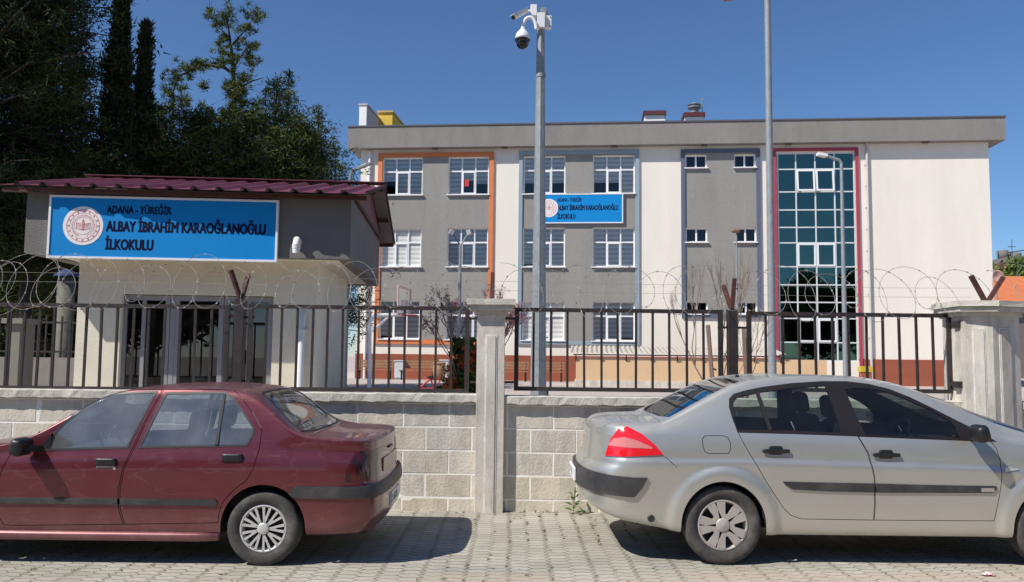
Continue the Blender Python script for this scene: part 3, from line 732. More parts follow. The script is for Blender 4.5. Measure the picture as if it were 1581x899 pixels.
# ---------------------------------------------------------------- name boards
M_sblue = mat('sign_blue', (.0, .235, .60), .6, var=.04, spec=.25)
M_swhite = mat('sign_white', (.82, .82, .84), .4, var=.02)
M_ink = mat('sign_ink', (.010, .010, .035), .9, spec=.1)
M_emb = mat('emblem_red', (.62, .22, .20), .5)
M_embp = mat('emblem_pale', (.84, .80, .78), .5)
def name_sign(root, u0, v, z0, wd, hg, d):
    """blue board with border, round emblem and three lines of lettering; local axes"""
    t = hg * .035
    b = MB(); b.box(u0, u0 + wd, v - d, v, z0, z0 + hg); b.build('board', M_sblue, root)
    b = MB(); y0, y1 = v - d - .012, v - .0
    b.box(u0 - t, u0, y0, y1, z0 - t, z0 + hg + t); b.box(u0 + wd, u0 + wd + t, y0, y1, z0 - t, z0 + hg + t)
    b.box(u0, u0 + wd, y0, y1, z0 - t, z0); b.box(u0, u0 + wd, y0, y1, z0 + hg, z0 + hg + t); b.build('border', M_swhite, root)
    yf = v - d
    ex, ez, er = u0 + wd * .143, z0 + hg * .52, hg * .33
    def disc(name, r1, r2, dy, m_, n=48):
        b = MB(); b.lathe([(r1, yf - dy), (r2, yf - dy), (r2, yf + .002 - dy), (r1, yf + .002 - dy)] if r1 else [(0.0001, yf - dy), (r2, yf - dy), (r2, yf)], (ex, 0, ez), 'y', n, smooth=False, close=bool(r1)); return b.build(name, m_, root)
    e = disc('emblem', 0, er, .004, M_embp)
    b = MB(); k = er
    for r1, r2 in ((.80, .83), (.66, .67), (.44, .455)):
        b.lathe([(r1 * k, yf - .006), (r2 * k, yf - .006), (r2 * k, yf - .004), (r1 * k, yf - .004)], (ex, 0, ez), 'y', 48, smooth=False, close=True)
    for i in range(16):
        a = 2 * math.pi * i / 16; cx, cz_ = ex + .735 * k * math.sin(a), ez + .735 * k * math.cos(a); s5 = []
        for j in range(10):
            rr = (.055 if j % 2 == 0 else .024) * k; aa = a + math.pi * j / 5; s5.append((cx + rr * math.sin(aa), cz_ + rr * math.cos(aa)))
        b.prism(s5, yf - .007, yf - .004)
    for i in range(44):      # tiny ring of lettering between the circles
        a = 2 * math.pi * i / 44
        if 20 <= i <= 24: continue
        ra, rb = .50 * k, (.60 if i % 3 else .57) * k; dx, dz = math.sin(a), math.cos(a); tx, tz = dz * .014 * k, -dx * .014 * k
        b.add([(ex + dx * ra - tx, yf - .0065, ez + dz * ra - tz), (ex + dx * ra + tx, yf - .0065, ez + dz * ra + tz), (ex + dx * rb + tx, yf - .0065, ez + dz * rb + tz), (ex + dx * rb - tx, yf - .0065, ez + dz * rb - tz)], [(0, 1, 2, 3)])
    # open book with a torch
    for s_ in (-1, 1):
        for (ra, rb, lo) in ((.06, .36, 0), ):
            pts = [(.05, -.20), (.34, -.14), (.34, .16), (.05, .08)]
            for i in range(4):
                p, q = pts[i], pts[(i + 1) % 4]; b.beam((ex + s_ * p[0] * k, yf - .006, ez + p[1] * k), (ex + s_ * q[0] * k, yf - .006, ez + q[1] * k), .025 * k, .002, up=Vector((0, 1, 0)))
        for zz in (-.08, 0, .06): b.beam((ex + s_ * .10 * k, yf - .006, ez + (zz - .03) * k), (ex + s_ * .29 * k, yf - .006, ez + (zz + .02) * k), .016 * k, .002, up=Vector((0, 1, 0)))
    b.prism([(ex - .03 * k, ez - .24 * k), (ex + .03 * k, ez - .24 * k), (ex + .05 * k, ez + .10 * k), (ex + .07 * k, ez + .2 * k), (ex, ez + .38 * k), (ex - .07 * k, ez + .2 * k), (ex - .05 * k, ez + .10 * k)], yf - .007, yf - .004)
    b.build('ring_and_book', M_emb, e)
    def line(txt, xa, xb, zb, cap, bold):
        me = text_mesh('lettering', txt, cap / .73, 1, 0, .001, heavy=bold * cap)
        xs = [q.co.x for q in me.vertices]; w0 = max(xs) - min(xs); s_ = (xb - xa) * wd / w0; mn = min(xs)
        for q in me.vertices: q.co.x = (q.co.x - mn) * s_
        mesh_ob('lettering', me, M_ink, root, (u0 + xa * wd, yf - .0015, z0 + zb * hg))
    line('ADANA - YÜREĞİR', .243, .53, .745, hg * .135, .055)
    line('ALBAY İBRAHİM KARAOĞLANOĞLU', .243, .955, .44, hg * .18, .075)
    line('İLKOKULU', .243, .456, .13, hg * .18, .075)
u0, z1 = fac(829, 301, -.16); u1, z0 = fac(960.5, 343, -.16)
sg = empty('name_sign', tuple(SO + sd_ * u0 - sn_ * .1 + Vector((0, 0, z0))), 'small blue school name board on the grey facade, partly behind the camera pole', 'sign', rz=-SA)
name_sign(sg, 0, 0, 0, u1 - u0, z1 - z0, .05)

# ---------------------------------------------------------------- low kiosk with corrugated roof in front of the facade
KV = -6.0
def kp(px, py, v=KV): u, z = _raw(px, py, v); return u, z - YARD
ka, kb, kc = kp(889, 590)[0], kp(1277, 590)[0], kp(1206, 590)[0]
ko = _c + sd_ * ka + sn_ * KV; ko.z = YARD
ks = empty('kiosk', tuple(ko), 'low beige outbuilding with corrugated roof in front of the school', 'outbuilding', rz=-SA)
L_ = kb - ka; zt = kp(1000, 553)[1]; zr = kp(1000, 545)[1]
M_kiosk = mat('beige_wall', (.66, .46, .27), .9, var=.08, vs_=1.5, dirt=(.3, .24, .18), dirt_amt=.3)
M_corr = mat('fibre_cement_sheet', (.42, .39, .34), .9, var=.15, vs_=3, dirt=(.3, .27, .24), dirt_amt=.4)
b = MB(); b.box(0, L_, 0, 2.6, -.1, zt); b.build('wall', M_kiosk, ks)
b = MB(); b.box(-.05, L_ + .05, -.06, 2.7, -.1, .22); b.build('base', M_conc, ks)
b = MB(); n = int((kc - ka) / .045) + 12; V = []
for i in range(n):
    u = -.25 + i * .045; dz = .030 * math.sin(i * math.pi / 2.2)
    V += [(u, -.14, zr - .02 + dz), (u, 2.9, zr + .30 + dz)]
b.add(V, [(2 * i, 2 * i + 2, 2 * i + 3, 2 * i + 1) for i in range(n - 1)]); o_ = b.build('roof', M_corr, ks, recalc=False)
b = MB(); L2 = kc - ka; b.box(-.1, L2, -.10, -.06, zr - .12, zr - .07)
for i in range(9): b.beam((L2 * i / 8, -.10, zr - .12), (L2 * i / 8, .0, zt - .12), .05, .06)
b.build('rafter', M_rust, ks)

# ---------------------------------------------------------------- yard furniture near the facade
M_wood = mat('bench_wood', (.30, .17, .09), .7, var=.2, vs_=6)
M_grey2 = mat('bin_grey', (.55, .58, .6), .5)
def yard_pt(px, py, v):
    p = onplane(px, py, _c + sn_ * v, sn_); p.z = YARD; return p
def bench(px, v, label, wdt=1.5):
    p = yard_pt(px, 580, v)
    r_ = empty('park_bench', tuple(p), label, 'bench', 'benches by the school wall', rz=-SA); h = wdt / 2
    b = MB()
    for k in range(3): b.box(-h, h, -.2 + k * .15, -.08 + k * .15, .43, .46)
    b.build('seat', M_wood, r_)
    b = MB()
    for k in range(3): b.box(-h, h, .26 + k * .03, .28 + k * .03, .54 + k * .13, .64 + k * .13)
    b.build('backrest', M_wood, r_)
    for s_ in (-1, 1):
        b = MB(); x = s_ * (h - .12); b.box(x - .03, x + .03, -.2, -.15, 0, .43); b.box(x - .03, x + .03, .2, .25, 0, .43); b.box(x - .03, x + .03, -.2, .28, .38, .43); b.beam((x, .25, .42), (x, .36, .92), .05, .05); b.build('leg', M_black, r_)
bench(577, -1.3, 'brown bench left of the grey bin, behind the white hoop pole', 1.7); bench(645, -1.3, 'brown bench right of the grey bin, behind the basketball hoop', 1.7)
bench(790, -1.4, 'brown bench just right of the central pillar'); bench(845, -1.4, 'brown bench just right of the camera pole foot')
def binn(px, v, label, m_, w_=.5, h=.85, rnd=False, lid=None):
    p = yard_pt(px, 580, v); r_ = empty('litter_bin', tuple(p), label, 'bin', rz=-SA); b = MB()
    if rnd: b.lathe([(.01, 0), (w_ * .42, 0), (w_ * .5, h * .5), (w_ * .46, h), (w_ * .38, h), (w_ * .38, h * .7), (.01, h * .7)], (0, 0, 0), n=18)
    else: b.bbox(-w_ / 2, w_ / 2, -.2, .2, .08, h, .03)
    b.build('body', m_, r_)
    b = MB()
    if rnd: b.lathe([(w_ * .47, h * .9), (w_ * .5, h * .9), (w_ * .5, h + .03), (w_ * .46, h + .03)], (0, 0, 0), n=18)
    else: b.box(-w_ / 2 - .03, w_ / 2 + .03, -.23, .23, h + .002, h + (lid[1] if lid else .05))
    b.build('rim', lid[0] if lid else m_, r_)
    if not rnd: b = MB(); b.box(-w_ * .4, w_ * .4, -.15, .15, 0, .078); b.build('foot', m_, r_)
binn(617, -1.2, 'grey box bin between the two brown benches', M_grey2, .42)
binn(678, -1.5, 'brown barrel bin right of the benches', M_wood, .6, .8, True)
binn(686, -.6, 'pale box by the wall behind the brown barrel', mat('pale_box', (.68, .68, .66), .6), .4, .9)
binn(1336, -.9, 'brick red box with yellow lid at the foot of the downpipe', M_brick, .45, .62, lid=(mat('yellow_box', (.55, .38, .04), .6), .26))

# basketball hoop
HY = 24.
p = at(570, 612, HY); p.z = YARD
hp = empty('basketball_hoop', tuple(p), 'white basketball hoop with bent pole and red rim', 'basketball hoop')
o = hp.location
top = at(572, 487, HY); arm = at(622, 486, HY)
b = MB(); P = [Vector((p.x, HY, YARD)), Vector((top.x - .02, HY, top.z - .25))]
for k in range(1, 6): t = k / 5 * math.pi / 2; P.append(Vector((top.x + .23 - .25 * math.cos(t), HY, top.z - .25 + .25 * math.sin(t))))
P.append(Vector((arm.x, HY, arm.z))); b.tube(P, .06, 12); b.build('pole', M_white, hp, o)
b = MB(); b.tube([at(575, 512, HY), at(600, 489, HY)], .04, 8); b.build('brace', M_white, hp, o)
M_rim = mat('rim_red', (.75, .06, .04), .5)
b = MB(); c_ = at(633, 487, HY); b.lathe([(.22, -.012), (.24, -.012), (.24, .012), (.22, .012)], (c_.x, HY, c_.z), n=24, close=True); b.box(arm.x, c_.x - .2, HY - .06, HY + .06, c_.z - .1, c_.z + .02); b.build('rim', M_rim, hp, o)
q0, q1, q2, q3 = at(614, 486, HY - .5), at(633, 482, HY + .6), at(634, 448, HY + .6), at(615, 442, HY - .5)
M_bb = glass('acrylic_board', (.9, .86, .84), .1)
b = MB(); b.quad(q0, q1, q2, q3); b.build('backboard', M_bb, hp, o)
b = MB()
for a_, c2 in ((q0, q1), (q1, q2), (q2, q3), (q3, q0)): b.tube([a_, c2], .03, 6)
lerp = lambda a, c, t: a + (c - a) * t
i0, i1, i2, i3 = [lerp(lerp(q0, q1, s_), lerp(q3, q2, s_), t_) for s_, t_ in ((.3, .12), (.7, .12), (.7, .5), (.3, .5))]
for a_, c2 in ((i0, i1), (i1, i2), (i2, i3), (i3, i0)): b.tube([a_, c2], .018, 5)
b.build('board_frame', mat('board_frame', (.62, .42, .38), .6), hp, o)

# red and dark play equipment on the yard
p = at(664, 604, 22.); p.z = YARD
bk = empty('bicycle', tuple(p), 'small red bicycle lying in the yard behind the fence', 'bicycle'); o = Vector(p)
zz = YARD
b = MB(); b.tube([(p.x - .55, 22, zz + .45), (p.x - .1, 22, zz + .85), (p.x + .35, 22, zz + .8), (p.x + .05, 22, zz + .4), (p.x - .1, 22, zz + .85)], .05, 8); b.tube([(p.x - .6, 22, zz + .4), (p.x + .05, 22, zz + .4), (p.x + .6, 22, zz + .4)], .05, 8); b.build('frame', mat('bike_red', (.4, .02, .03), .4), bk, o)
for dx in (-.55, .55):
    b = MB(); b.lathe([(.26, -.03), (.31, -.03), (.31, .03), (.26, .03)], (p.x + dx, 22, zz + .32), 'y', 20, close=True)
    for k in range(6): a_ = k * math.pi / 3; b.tube([(p.x + dx, 22, zz + .32), (p.x + dx + .27 * math.cos(a_), 22, zz + .32 + .27 * math.sin(a_))], .008, 4)
    b.build('wheel', M_black, bk, o)
b = MB(); b.tube([(p.x + .35, 22, zz + .8), (p.x + .38, 22, zz + 1.0), (p.x + .5, 22, zz + 1.05)], .03, 6); b.build('handlebar', M_black, bk, o)
b = MB(); b.rbox((p.x - .12, 22, zz + .92), (.3, .16, .1), .045); b.build('saddle', M_black, bk, o); bk.scale = (.6, .6, .6); bk.location = at(668, 604, 22.); bk.location.z = YARD
p = at(705, 608, 14.); b = MB()
zb = .6; b.bbox(p.x - .33, p.x + .28, 13.8, 14.4, YARD, at(705, 598, 13.9).z, .02); b.box(p.x - .36, p.x + .31, 13.77, 14.43, at(705, 598, 13.9).z - .04, at(705, 598, 13.9).z + .02)
tag(b.build('planter_box', M_black, None, (p.x, 14, YARD)), 'black planter box by the flowering shrub behind the fence', 'planter')

# ================================================================ poles and lamps
CY = 11.0
a0 = at(831, 612, CY); a1 = at(835, 45, CY)
cpole = empty('camera_pole', (a0.x, CY, YARD), 'grey galvanised pole carrying the security cameras', 'pole'); o = cpole.location
dirp = (a1 - a0); base = a0 + dirp * ((YARD - a0.z) / dirp.z)
b = MB(); b.smooth = False
P = [base, a1 + dirp.normalized() * .12]; b.tube(P, [.112, .052], 8); c_ = b.build('pole', M_galv, cpole, o); c_.data.polygons.foreach_set('use_smooth', [False] * len(c_.data.polygons))
b = MB(); zb = at(835, 120, CY); b.tube([zb, zb + Vector((0, 0, .05))], .068, 12); zb = at(833, 300, CY); b.build('clamp', M_galv, cpole, o)
b = MB(); b.box(base.x - .2, base.x + .2, CY - .2, CY + .2, YARD, YARD + .02); b.build('base_plate', M_galv, cpole, o)
M_camw = mat('camera_white', (.78, .78, .77), .35, var=.03)
q = at(836, 38, CY)
b = MB(); b.bbox(q.x - .06, q.x + .045, CY - .12, CY - .055, q.z - .085, q.z + .12, .008); b.bbox(q.x + .05, q.x + .135, CY - .07, CY + .02, q.z - .07, q.z + .1, .006); b.build('mounting_box', M_camw, cpole, o)
b = MB(); b.box(q.x - .02, q.x + .06, CY - .05, CY + .06, q.z + .11, q.z + .22); b.beam(q + Vector((.05, 0, .2)), q + Vector((.09, 0, .12)), .02, .02); b.build('bracket', M_galv, cpole, o)
for zc in (q.z - .05, q.z + .07):
    b = MB(); b.box(q.x + .11, q.x + .122, CY - .078, CY - .066, zc, zc + .012); b.build('bolt', M_black, cpole, o)
# dome camera
dc = at(808, 62, CY - .15)
dm = empty('dome_camera', tuple(dc), 'white dome security camera with black globe hanging from curved arm', 'security camera'); o = dm.location
b = MB(); P = []
e0 = at(828, 44, CY - .12); top_ = at(816, 26, CY - .15); s0 = at(807, 44, CY - .15)
for k in range(11):
    t = k / 10 * math.pi; P.append(Vector(((e0.x + s0.x) / 2 + (e0.x - s0.x) / 2 * math.cos(t), CY - .13, s0.z - .0 + (top_.z - s0.z) * math.sin(t))))
b.tube(P, .024, 12); b.build('arm', M_camw, dm, o)
x_, z_ = s0.x, s0.z
b = MB(); b.lathe([(.026, z_ + .02), (.03, z_ - .01), (.055, z_ - .04), (.085, z_ - .075), (.098, z_ - .12), (.1, z_ - .155), (.06, z_ - .155), (.001, z_ - .14)], (x_, CY - .15, 0), n=28); b.build('housing', M_camw, dm, o)
b = MB(); b.lathe([(.102, z_ - .156), (.102, z_ - .178), (.09, z_ - .182)], (x_, CY - .15, 0), n=28); r_ = .086
b.lathe([(r_ * math.cos(t), z_ - .19 - r_ * 1.15 * math.sin(t)) for t in [i * math.pi / 2 / 8 for i in range(9)]], (x_, CY - .15, 0), n=28); b.build('globe', mat('smoked_globe', (.006, .006, .008), .12, spec=.6), dm, o)
# bullet camera
bc = at(805, 24, CY - .05)
bl = empty('bullet_camera', tuple(bc), 'small white bullet camera pointing left near the pole top', 'security camera'); o = bl.location
a_, c2 = at(793, 27, CY - .2), at(812, 17, CY - .05)
b = MB(); b.tube([a_, c2], .036, 12); b.beam(a_ + Vector((-.02, -.01, .03)), c2 + Vector((0, 0, .035)), .085, .012); b.build('body', M_camw, bl, o)
b = MB(); d_ = (a_ - c2).normalized(); b.tube([a_ + d_ * .001, a_ + d_ * .014], .03, 12); b.build('lens', M_black, bl, o)
b = MB(); b.tube([at(812, 18, CY - .05), at(818, 17, CY), at(823, 20, CY)], .018, 8); b.bbox(at(819, 20, CY).x, at(829, 20, CY).x, CY - .05, CY + .05, at(824, 26, CY).z, at(824, 9, CY).z, .008); b.build('bracket', M_camw, bl, o)

def lamp_pole(px, pyt, Y, r0_, r1_, label, head=None):
    t_ = at(px, pyt, Y); zt = t_.z
    root = empty('street_lamp', (t_.x, Y, YARD), label, 'street lamp'); o = root.location
    b = MB(); b.tube([(t_.x, Y, YARD), (t_.x, Y, zt)], [r0_, r1_], 12); b.build('pole', M_galv, root, o)
    b = MB(); b.box(t_.x - .18, t_.x + .18, Y - .18, Y + .18, YARD, YARD + .03); b.build('base_plate', M_galv, root, o)
    return root, o, t_
root, o, t_ = lamp_pole(1184, -60, 20., .10, .075, 'tallest grey street lamp pole running out of the top of the photo')
b = MB(); h0 = at(1184, -30, 20.); h1 = at(1150, -8, 20.); b.tube([h0, at(1170, -16, 20.), h1], .04, 8); b.build('arm', M_galv, root, o)
b = MB(); h2 = at(1118, -3, 20.); b.beam(h1, h2, .26, .08); b.build('lamp_head', mat('lamp_head_red', (.28, .08, .07), .6), root, o)
root, o, t_ = lamp_pole(1299, 252, 31., .10, .06, 'grey street lamp with an arm bent to the left before the glass stairwell')
b = MB(); P = [at(1299, 252, 31.), at(1295, 247, 31.), at(1272, 240, 31.)]; b.tube(P, .06, 8); b.build('arm', M_galv, root, o)
b = MB(); b.beam(at(1276, 241, 31.), at(1262, 238, 31.), .28, .10); b.build('lamp_head', mat('lamp_head_grey', (.75, .76, .75), .5), root, o)
root, o, t_ = lamp_pole(711, 378, 30., .07, .055, 'slim yard lamp with twin floodlights before the orange framed windows')
for sx in (-1, 1):
    b = MB(); e = at(711 + sx * 11, 362, 30.); b.tube([at(711, 380, 30.), e], .03, 6); b.build('arm', M_galv, root, o)
    b = MB(); b.beam(e + Vector((0, -.08, .03)), e + Vector((sx * .13, -.12, .09)), .18, .18); b.build('floodlight', mat('floodlight_grey', (.42, .42, .41), .6), root, o)
root, o, t_ = lamp_pole(541, 272, 26., .07, .05, 'thin lamp with short arm between the gatehouse roof and the school')
b = MB(); P = [at(541, 272, 26.), at(544, 264, 26.), at(566, 253, 26.)]; b.tube(P, .045, 8); b.beam(P[1], at(574, 252, 26.), .16, .06); b.build('arm', M_galv, root, o)
root, o, t_ = lamp_pole(1137, 356, 33., .04, .03, 'thin brown lamp stalk in front of the slate blue framed panel')
b = MB(); b.rbox(at(1136, 357, 33.), (.34, .2, .14), .06); b.build('lamp_head', mat('lamp_head_brown', (.20, .10, .06), .6), root, o)
# ================================================================ gatehouse
GA = R(4.0)
gd = Vector((math.cos(GA), math.sin(GA), 0)); gn = Vector((-math.sin(GA), math.cos(GA), 0))
GO = at(37, 390, 11.0); GO.z = YARD
def g(px, py, v=0.):
    p = onplane(px, py, GO + gn * v, gn); q = p - GO; return q.dot(gd), q.z
gate = empty('gatehouse', tuple(GO), 'small gatehouse with maroon metal roof behind the fence, at left', 'gatehouse', rz=GA)
M_gcream = mat('gatehouse_cream', (.74, .68, .55), .9, var=.08, vs_=1.2, fine=.05, fs=30, bump=.2, bs=60, dirt=(.45, .40, .28), dirt_amt=.3)
M_ggrey = mat('gatehouse_grey_render', (.165, .16, .15), .95, var=.12, vs_=1.5, fine=.15, fs=70, bump=.8, bs=55, bdist=.012)
M_maroon = mat('maroon_sheet_metal', (.125, .016, .034), .6, var=.2, vs_=3, dirt=(.16, .08, .08), dirt_amt=.4, dirt_s=4)
M_galu = mat('grey_aluminium_frame', (.27, .27, .28), .45, var=.05)
M_gpane = glass('gatehouse_pane', (.30, .33, .34), .01)
uR, zB = g(540, 400); zT = (g(80, 299)[1] + g(530, 306)[1]) / 2 + .06
zB = (g(40, 391)[1] + zB) / 2
DP = 4.4
b = MB(); b.box(0, uR, 0, .18, zB, zT); b.box(0, .18, .181, DP, zB, zT); b.box(uR - .18, uR, .181, DP, zB, zT); b.box(0.18, uR - .18, DP - .18, DP, zB, zT); b.build('parapet', M_ggrey, gate)
b = MB(); b.box(.19, uR - .19, .19, DP - .19, zB + .015, zB + .10); b.build('soffit', M_gcream, gate)
VB = .50
ua, ub = g(118, 500, VB)[0], g(489, 500, VB)[0]; uw0, uw1 = g(186, 500, VB)[0], g(421, 500, VB)[0]
zw1 = (g(200, 453, VB)[1] + g(400, 458, VB)[1]) / 2
b = MB(); wall_holes(b, ua, ub, 0, zB + .014, [(uw0, uw1, .12, zw1)], VB, VB + .2)
b.box(ua, ua + .2, VB + .201, DP - .5, 0, zB + .014); b.box(ub - .2, ub, VB + .201, DP - .5, 0, zB + .014); b.box(ua, ub, DP - .7, DP - .5 - .001, 0, zB + .014)

b.build('wall', M_gcream, gate)
b = MB(); b.box(ua + .21, ub - .21, VB + .6, DP - .71, .0, .05); b.build('inner_floor', M_conc, gate)
# posts standing free under the front edge
b = MB(); b.box(ua - .75, ua + 6, -1.2, VB + .3, -.1, .03); b.build('step', M_conc, gate)
# glazed front: four bays
def gx(px): return g(px, 520, VB + .1)[0]
bays = [(187, 262, 'window'), (262, 345, 'window'), (345, 421, 'door')]
zs = .14
for i, (xa, xb, k) in enumerate(bays):
    a, c = gx(xa), gx(xb); t = .07
    fr = MB(); fr.box(a + .004, a + t, VB + .08, VB + .15, zs, zw1 - .01); fr.box(c - t, c - .004, VB + .08, VB + .15, zs, zw1 - .01); fr.box(a + t, c - t, VB + .08, VB + .15, zw1 - .01 - t, zw1 - .01); fr.box(a + t, c - t, VB + .08, VB + .15, zs, zs + t)
    if i == 0: m_ = gx(221); fr.box(m_ - .025, m_ + .025, VB + .085, VB + .145, zs + t, zw1 - .01 - t)
    if i == 1: m_ = gx(272); fr.box(a + t, m_ + .03, VB + .085, VB + .145, zs + t, zw1 - .01 - t)
    if i == 2: m_ = gx(384); fr.box(m_ - .02, m_ + .02, VB + .085, VB + .145, zs + t, zw1 - .01 - t)
    f = fr.build(k, M_galu, gate)
    gl = MB(); gl.quad((a + t, VB + .115, zs + t), (c - t, VB + .115, zs + t), (c - t, VB + .115, zw1 - .01 - t), (a + t, VB + .115, zw1 - .01 - t)); gl.build('pane', M_gpane, f)
    if k == 'door': h = MB(); h.tube([(gx(378), VB + .05, .95), (gx(378), VB + .05, 1.15)], .012, 8); h.box(gx(378) - .01, gx(378) + .01, VB + .05, VB + .084, 1.0, 1.02); h.build('handle', M_galu, f)
# notice stuck low in the middle window and curtains
b = MB(); a_, z_ = g(297, 592, VB + .2); c_, z2 = g(318, 567, VB + .2); b.box(a_, c_, VB + .17, VB + .18, z_, z2); b.build('white_board', M_swhite, gate)
b = MB(); a_, c_ = g(233, 500, VB + .35)[0], g(241, 500, VB + .35)[0]
for k in range(6): b.box(a_ + (c_ - a_) * k / 6, a_ + (c_ - a_) * (k + .7) / 6, VB + .33 + .01 * (k % 2), VB + .36, .2, zw1 - .2)
b.build('curtain', mat('cream_curtain', (.65, .62, .42), .9), gate)
# roof: ribbed sheets on both slopes
ul, zfe = g(2, 284, -.25); zfe = (zfe + g(535, 300, -.25)[1]) / 2 + .02; ur_ = uR + .04
ul = -.30; rv = 2.45; zrd = g(586, 286, rv)[1] - .03; bv = 5.0
M_under = mat('roof_underside', (.17, .15, .145), .8, var=.2, vs_=4)
def slope(va, za, vb, zb, name, dv=0., dzr=0.):
    b = MB(); step = .33; n = int((ur_ + .22 - ul) / step) + 1; V = []; prof = [(0, 0), (.20, 0), (.225, .045), (.275, .045)]
    for i in range(n + 1):
        for (du, dz) in prof:
            u = min(ul + i * step + du, ur_ + .22); q = (u - ul) / (ur_ + .22 - ul); V += [(u, va + dv * q, za + dz + dzr * q), (u, vb, zb + dz)]
    m_ = len(V) // 2
    b.add(V, [(2 * i, 2 * i + 2, 2 * i + 3, 2 * i + 1) for i in range(m_ - 1)])
    V2 = [(x, y, z - .012) for x, y, z in V]
    b.cur = 1; b.add(V2, [(2 * i + 1, 2 * i + 3, 2 * i + 2, 2 * i) for i in range(m_ - 1)])
    return b.build(name, [M_maroon, M_under], gate, recalc=False)
slope(-.17, zfe, rv, zrd, 'roof', -.22, -.05); slope(bv, zfe - .02, rv, zrd, 'roof')
b = MB(); b.box(ul, ur_ + .22, rv - .12, rv + .12, zrd + .048, zrd + .062); b.build('ridge_cap', M_maroon, gate)
b = MB()
for v_, z_ in ((-.12, zfe - .055), (1.1, zfe + (zrd - zfe) * .5 - .05), (rv, zrd - .05), (3.7, zfe + (zrd - zfe) * .5 - .06), (bv - .1, zfe - .03)): b.box(ul + .05, ur_ + .18, v_ - .03, v_ + .03, z_ - .03, z_ + .03)
b.build('purlin', M_rust, gate)
b = MB(); b.box(-.08, uR + .06, -.16, -.11, zT - .03, zfe - .03); b.build('gutter', mat('brown_gutter', (.13, .085, .075), .6), gate)
b = MB(); z0_ = zT - .02
b.add([(uR + .01, .0, z0_), (uR + .01, 5.0 - .3, z0_), (uR + .01, 5.0 - .3, zfe - .02), (uR + .01, rv, zrd - .06), (uR + .01, 0, zfe - .01), (uR - .02, .0, z0_), (uR - .02, 4.7, z0_), (uR - .02, 4.7, zfe - .02), (uR - .02, rv, zrd - .06), (uR - .02, 0, zfe - .01)],
      [(0, 1, 2, 3, 4), (9, 8, 7, 6, 5), (0, 5, 6, 1), (1, 6, 7, 2), (2, 7, 8, 3), (3, 8, 9, 4), (4, 9, 5, 0)])
b.build('gable_sheet', M_maroon, gate)
b = MB(); b.beam((uR + .04, -.05, zT - .01), (uR + .04, 4.7, zT - .01), .03, .05); b.build('gable_trim', M_rust, gate)
# white pipe from the parapet down to the ground
M_pvc = mat('pvc_pipe', (.72, .73, .72), .4, var=.05)
a_, z1_ = g(458, 375, -.12)
b = MB(); P = [(a_, .02, z1_ + .03), (a_, -.10, z1_ + .04), (a_, -.14, z1_ - .03), (a_, -.13, z1_ - .14)]; b.tube(P, .05, 12); b.tube([(a_, -.135, z1_ - .02), (a_, -.13, z1_ - .08)], .058, 12); b.build('rain_spout', M_pvc, gate)
a2, z2 = g(466, 488, VB - .08); b = MB(); b.tube([(a2, VB - .08, .02), (a2, VB - .08, z2 - .03), (a2, VB - .03, z2 + .02), (a2, VB + .01, z2 + .03)], .052, 12); b.box(a2 - .07, a2 + .07, VB - .14, VB - .001, z2 - .22, z2 - .19); b.build('downpipe', M_pvc, gate)
# big sign
u0, z1 = g(80, 303, -.08); u1, z0 = g(424, 400, -.08)
z1 = (g(80, 303, -.08)[1] + g(424, 313.5, -.08)[1]) / 2; z0 = (g(78, 395, -.08)[1] + g(424, 401.5, -.08)[1]) / 2
p = GO + gd * u0 - gn * .012; p.z = YARD + z0
sg = empty('name_sign', tuple(p), 'large blue school name board with round emblem on the gatehouse', 'sign', rz=GA)
name_sign(sg, 0, 0, 0, u1 - u0, z1 - z0, .06)

# ================================================================ side street at the far left
M_dwall = mat('side_wall_concrete', (.24, .22, .20), .95, var=.2, vs_=1.5, bump=.4, bs=30)
def side_wall(x0, x1, Y, zt, label):
    root = empty('side_wall', ((x0 + x1) / 2, Y, YARD), label, 'wall'); o = root.location
    b = MB(); b.box(x0, x1, Y, Y + .2, YARD - .1, zt); b.build('wall', M_dwall, root, o)
    b = MB()
    x = x0
    while x < x1: b.box(x, x + .03, Y + .08, Y + .11, zt, zt + .85); x += .16
    b.box(x0, x1, Y + .07, Y + .12, zt + .1, zt + .14); b.box(x0, x1, Y + .07, Y + .12, zt + .7, zt + .74); b.build('railing', M_fence, root, o)
    return root
side_wall(-16, -8.3, 17.0, at(60, 552, 17.).z, 'low dark wall with iron railing seen left of the gatehouse')
# pier and blue-topped post beyond the gatehouse
p = at(25, 530, 16.)
b = MB(); b.box(p.x - .12, p.x + .12, 15.9, 16.4, YARD, at(25, 500, 16.).z); b.box(p.x - .2, p.x + .2, 15.82, 16.48, at(25, 500, 16.).z, at(25, 492, 16.).z)
tag(b.build('stone_pier', mat('pale_pier', (.20, .19, .16), .9, var=.15), None, (p.x, 16, YARD)), 'pale stone pier behind the left end of the fence', 'pier')
p = at(62, 472, 15.)
b = MB(); q0 = at(15, 474, 15.); q1 = at(88, 469, 15.); b.box(q0.x, q1.x, 14.98, 15.02, q0.z, q1.z); b.cur = 1; b.box(q0.x, q0.x + .05, 14.98, 15.02, YARD, q0.z); b.box(q1.x - .05, q1.x, 14.98, 15.02, YARD, q0.z)
tag(b.build('orange_barrier', [mat('orange_barrier', (.30, .05, .012), .8), M_fence], None, (p.x, 15, YARD)), 'orange barrier strip behind the fence at the left', 'barrier')
p = at(103, 430, 18.)
root = empty('litter_kiosk', (p.x, 18, YARD), 'pale post with blue cap left of the gatehouse wall', 'post'); o = root.location
b = MB(); b.lathe([(.18, YARD), (.18, at(103, 428, 18.).z), (.01, at(103, 428, 18.).z)], (p.x, 18, 0), n=18); b.build('body', mat('pale_body', (.13, .13, .10), .8, var=.3, vs_=4), root, o)
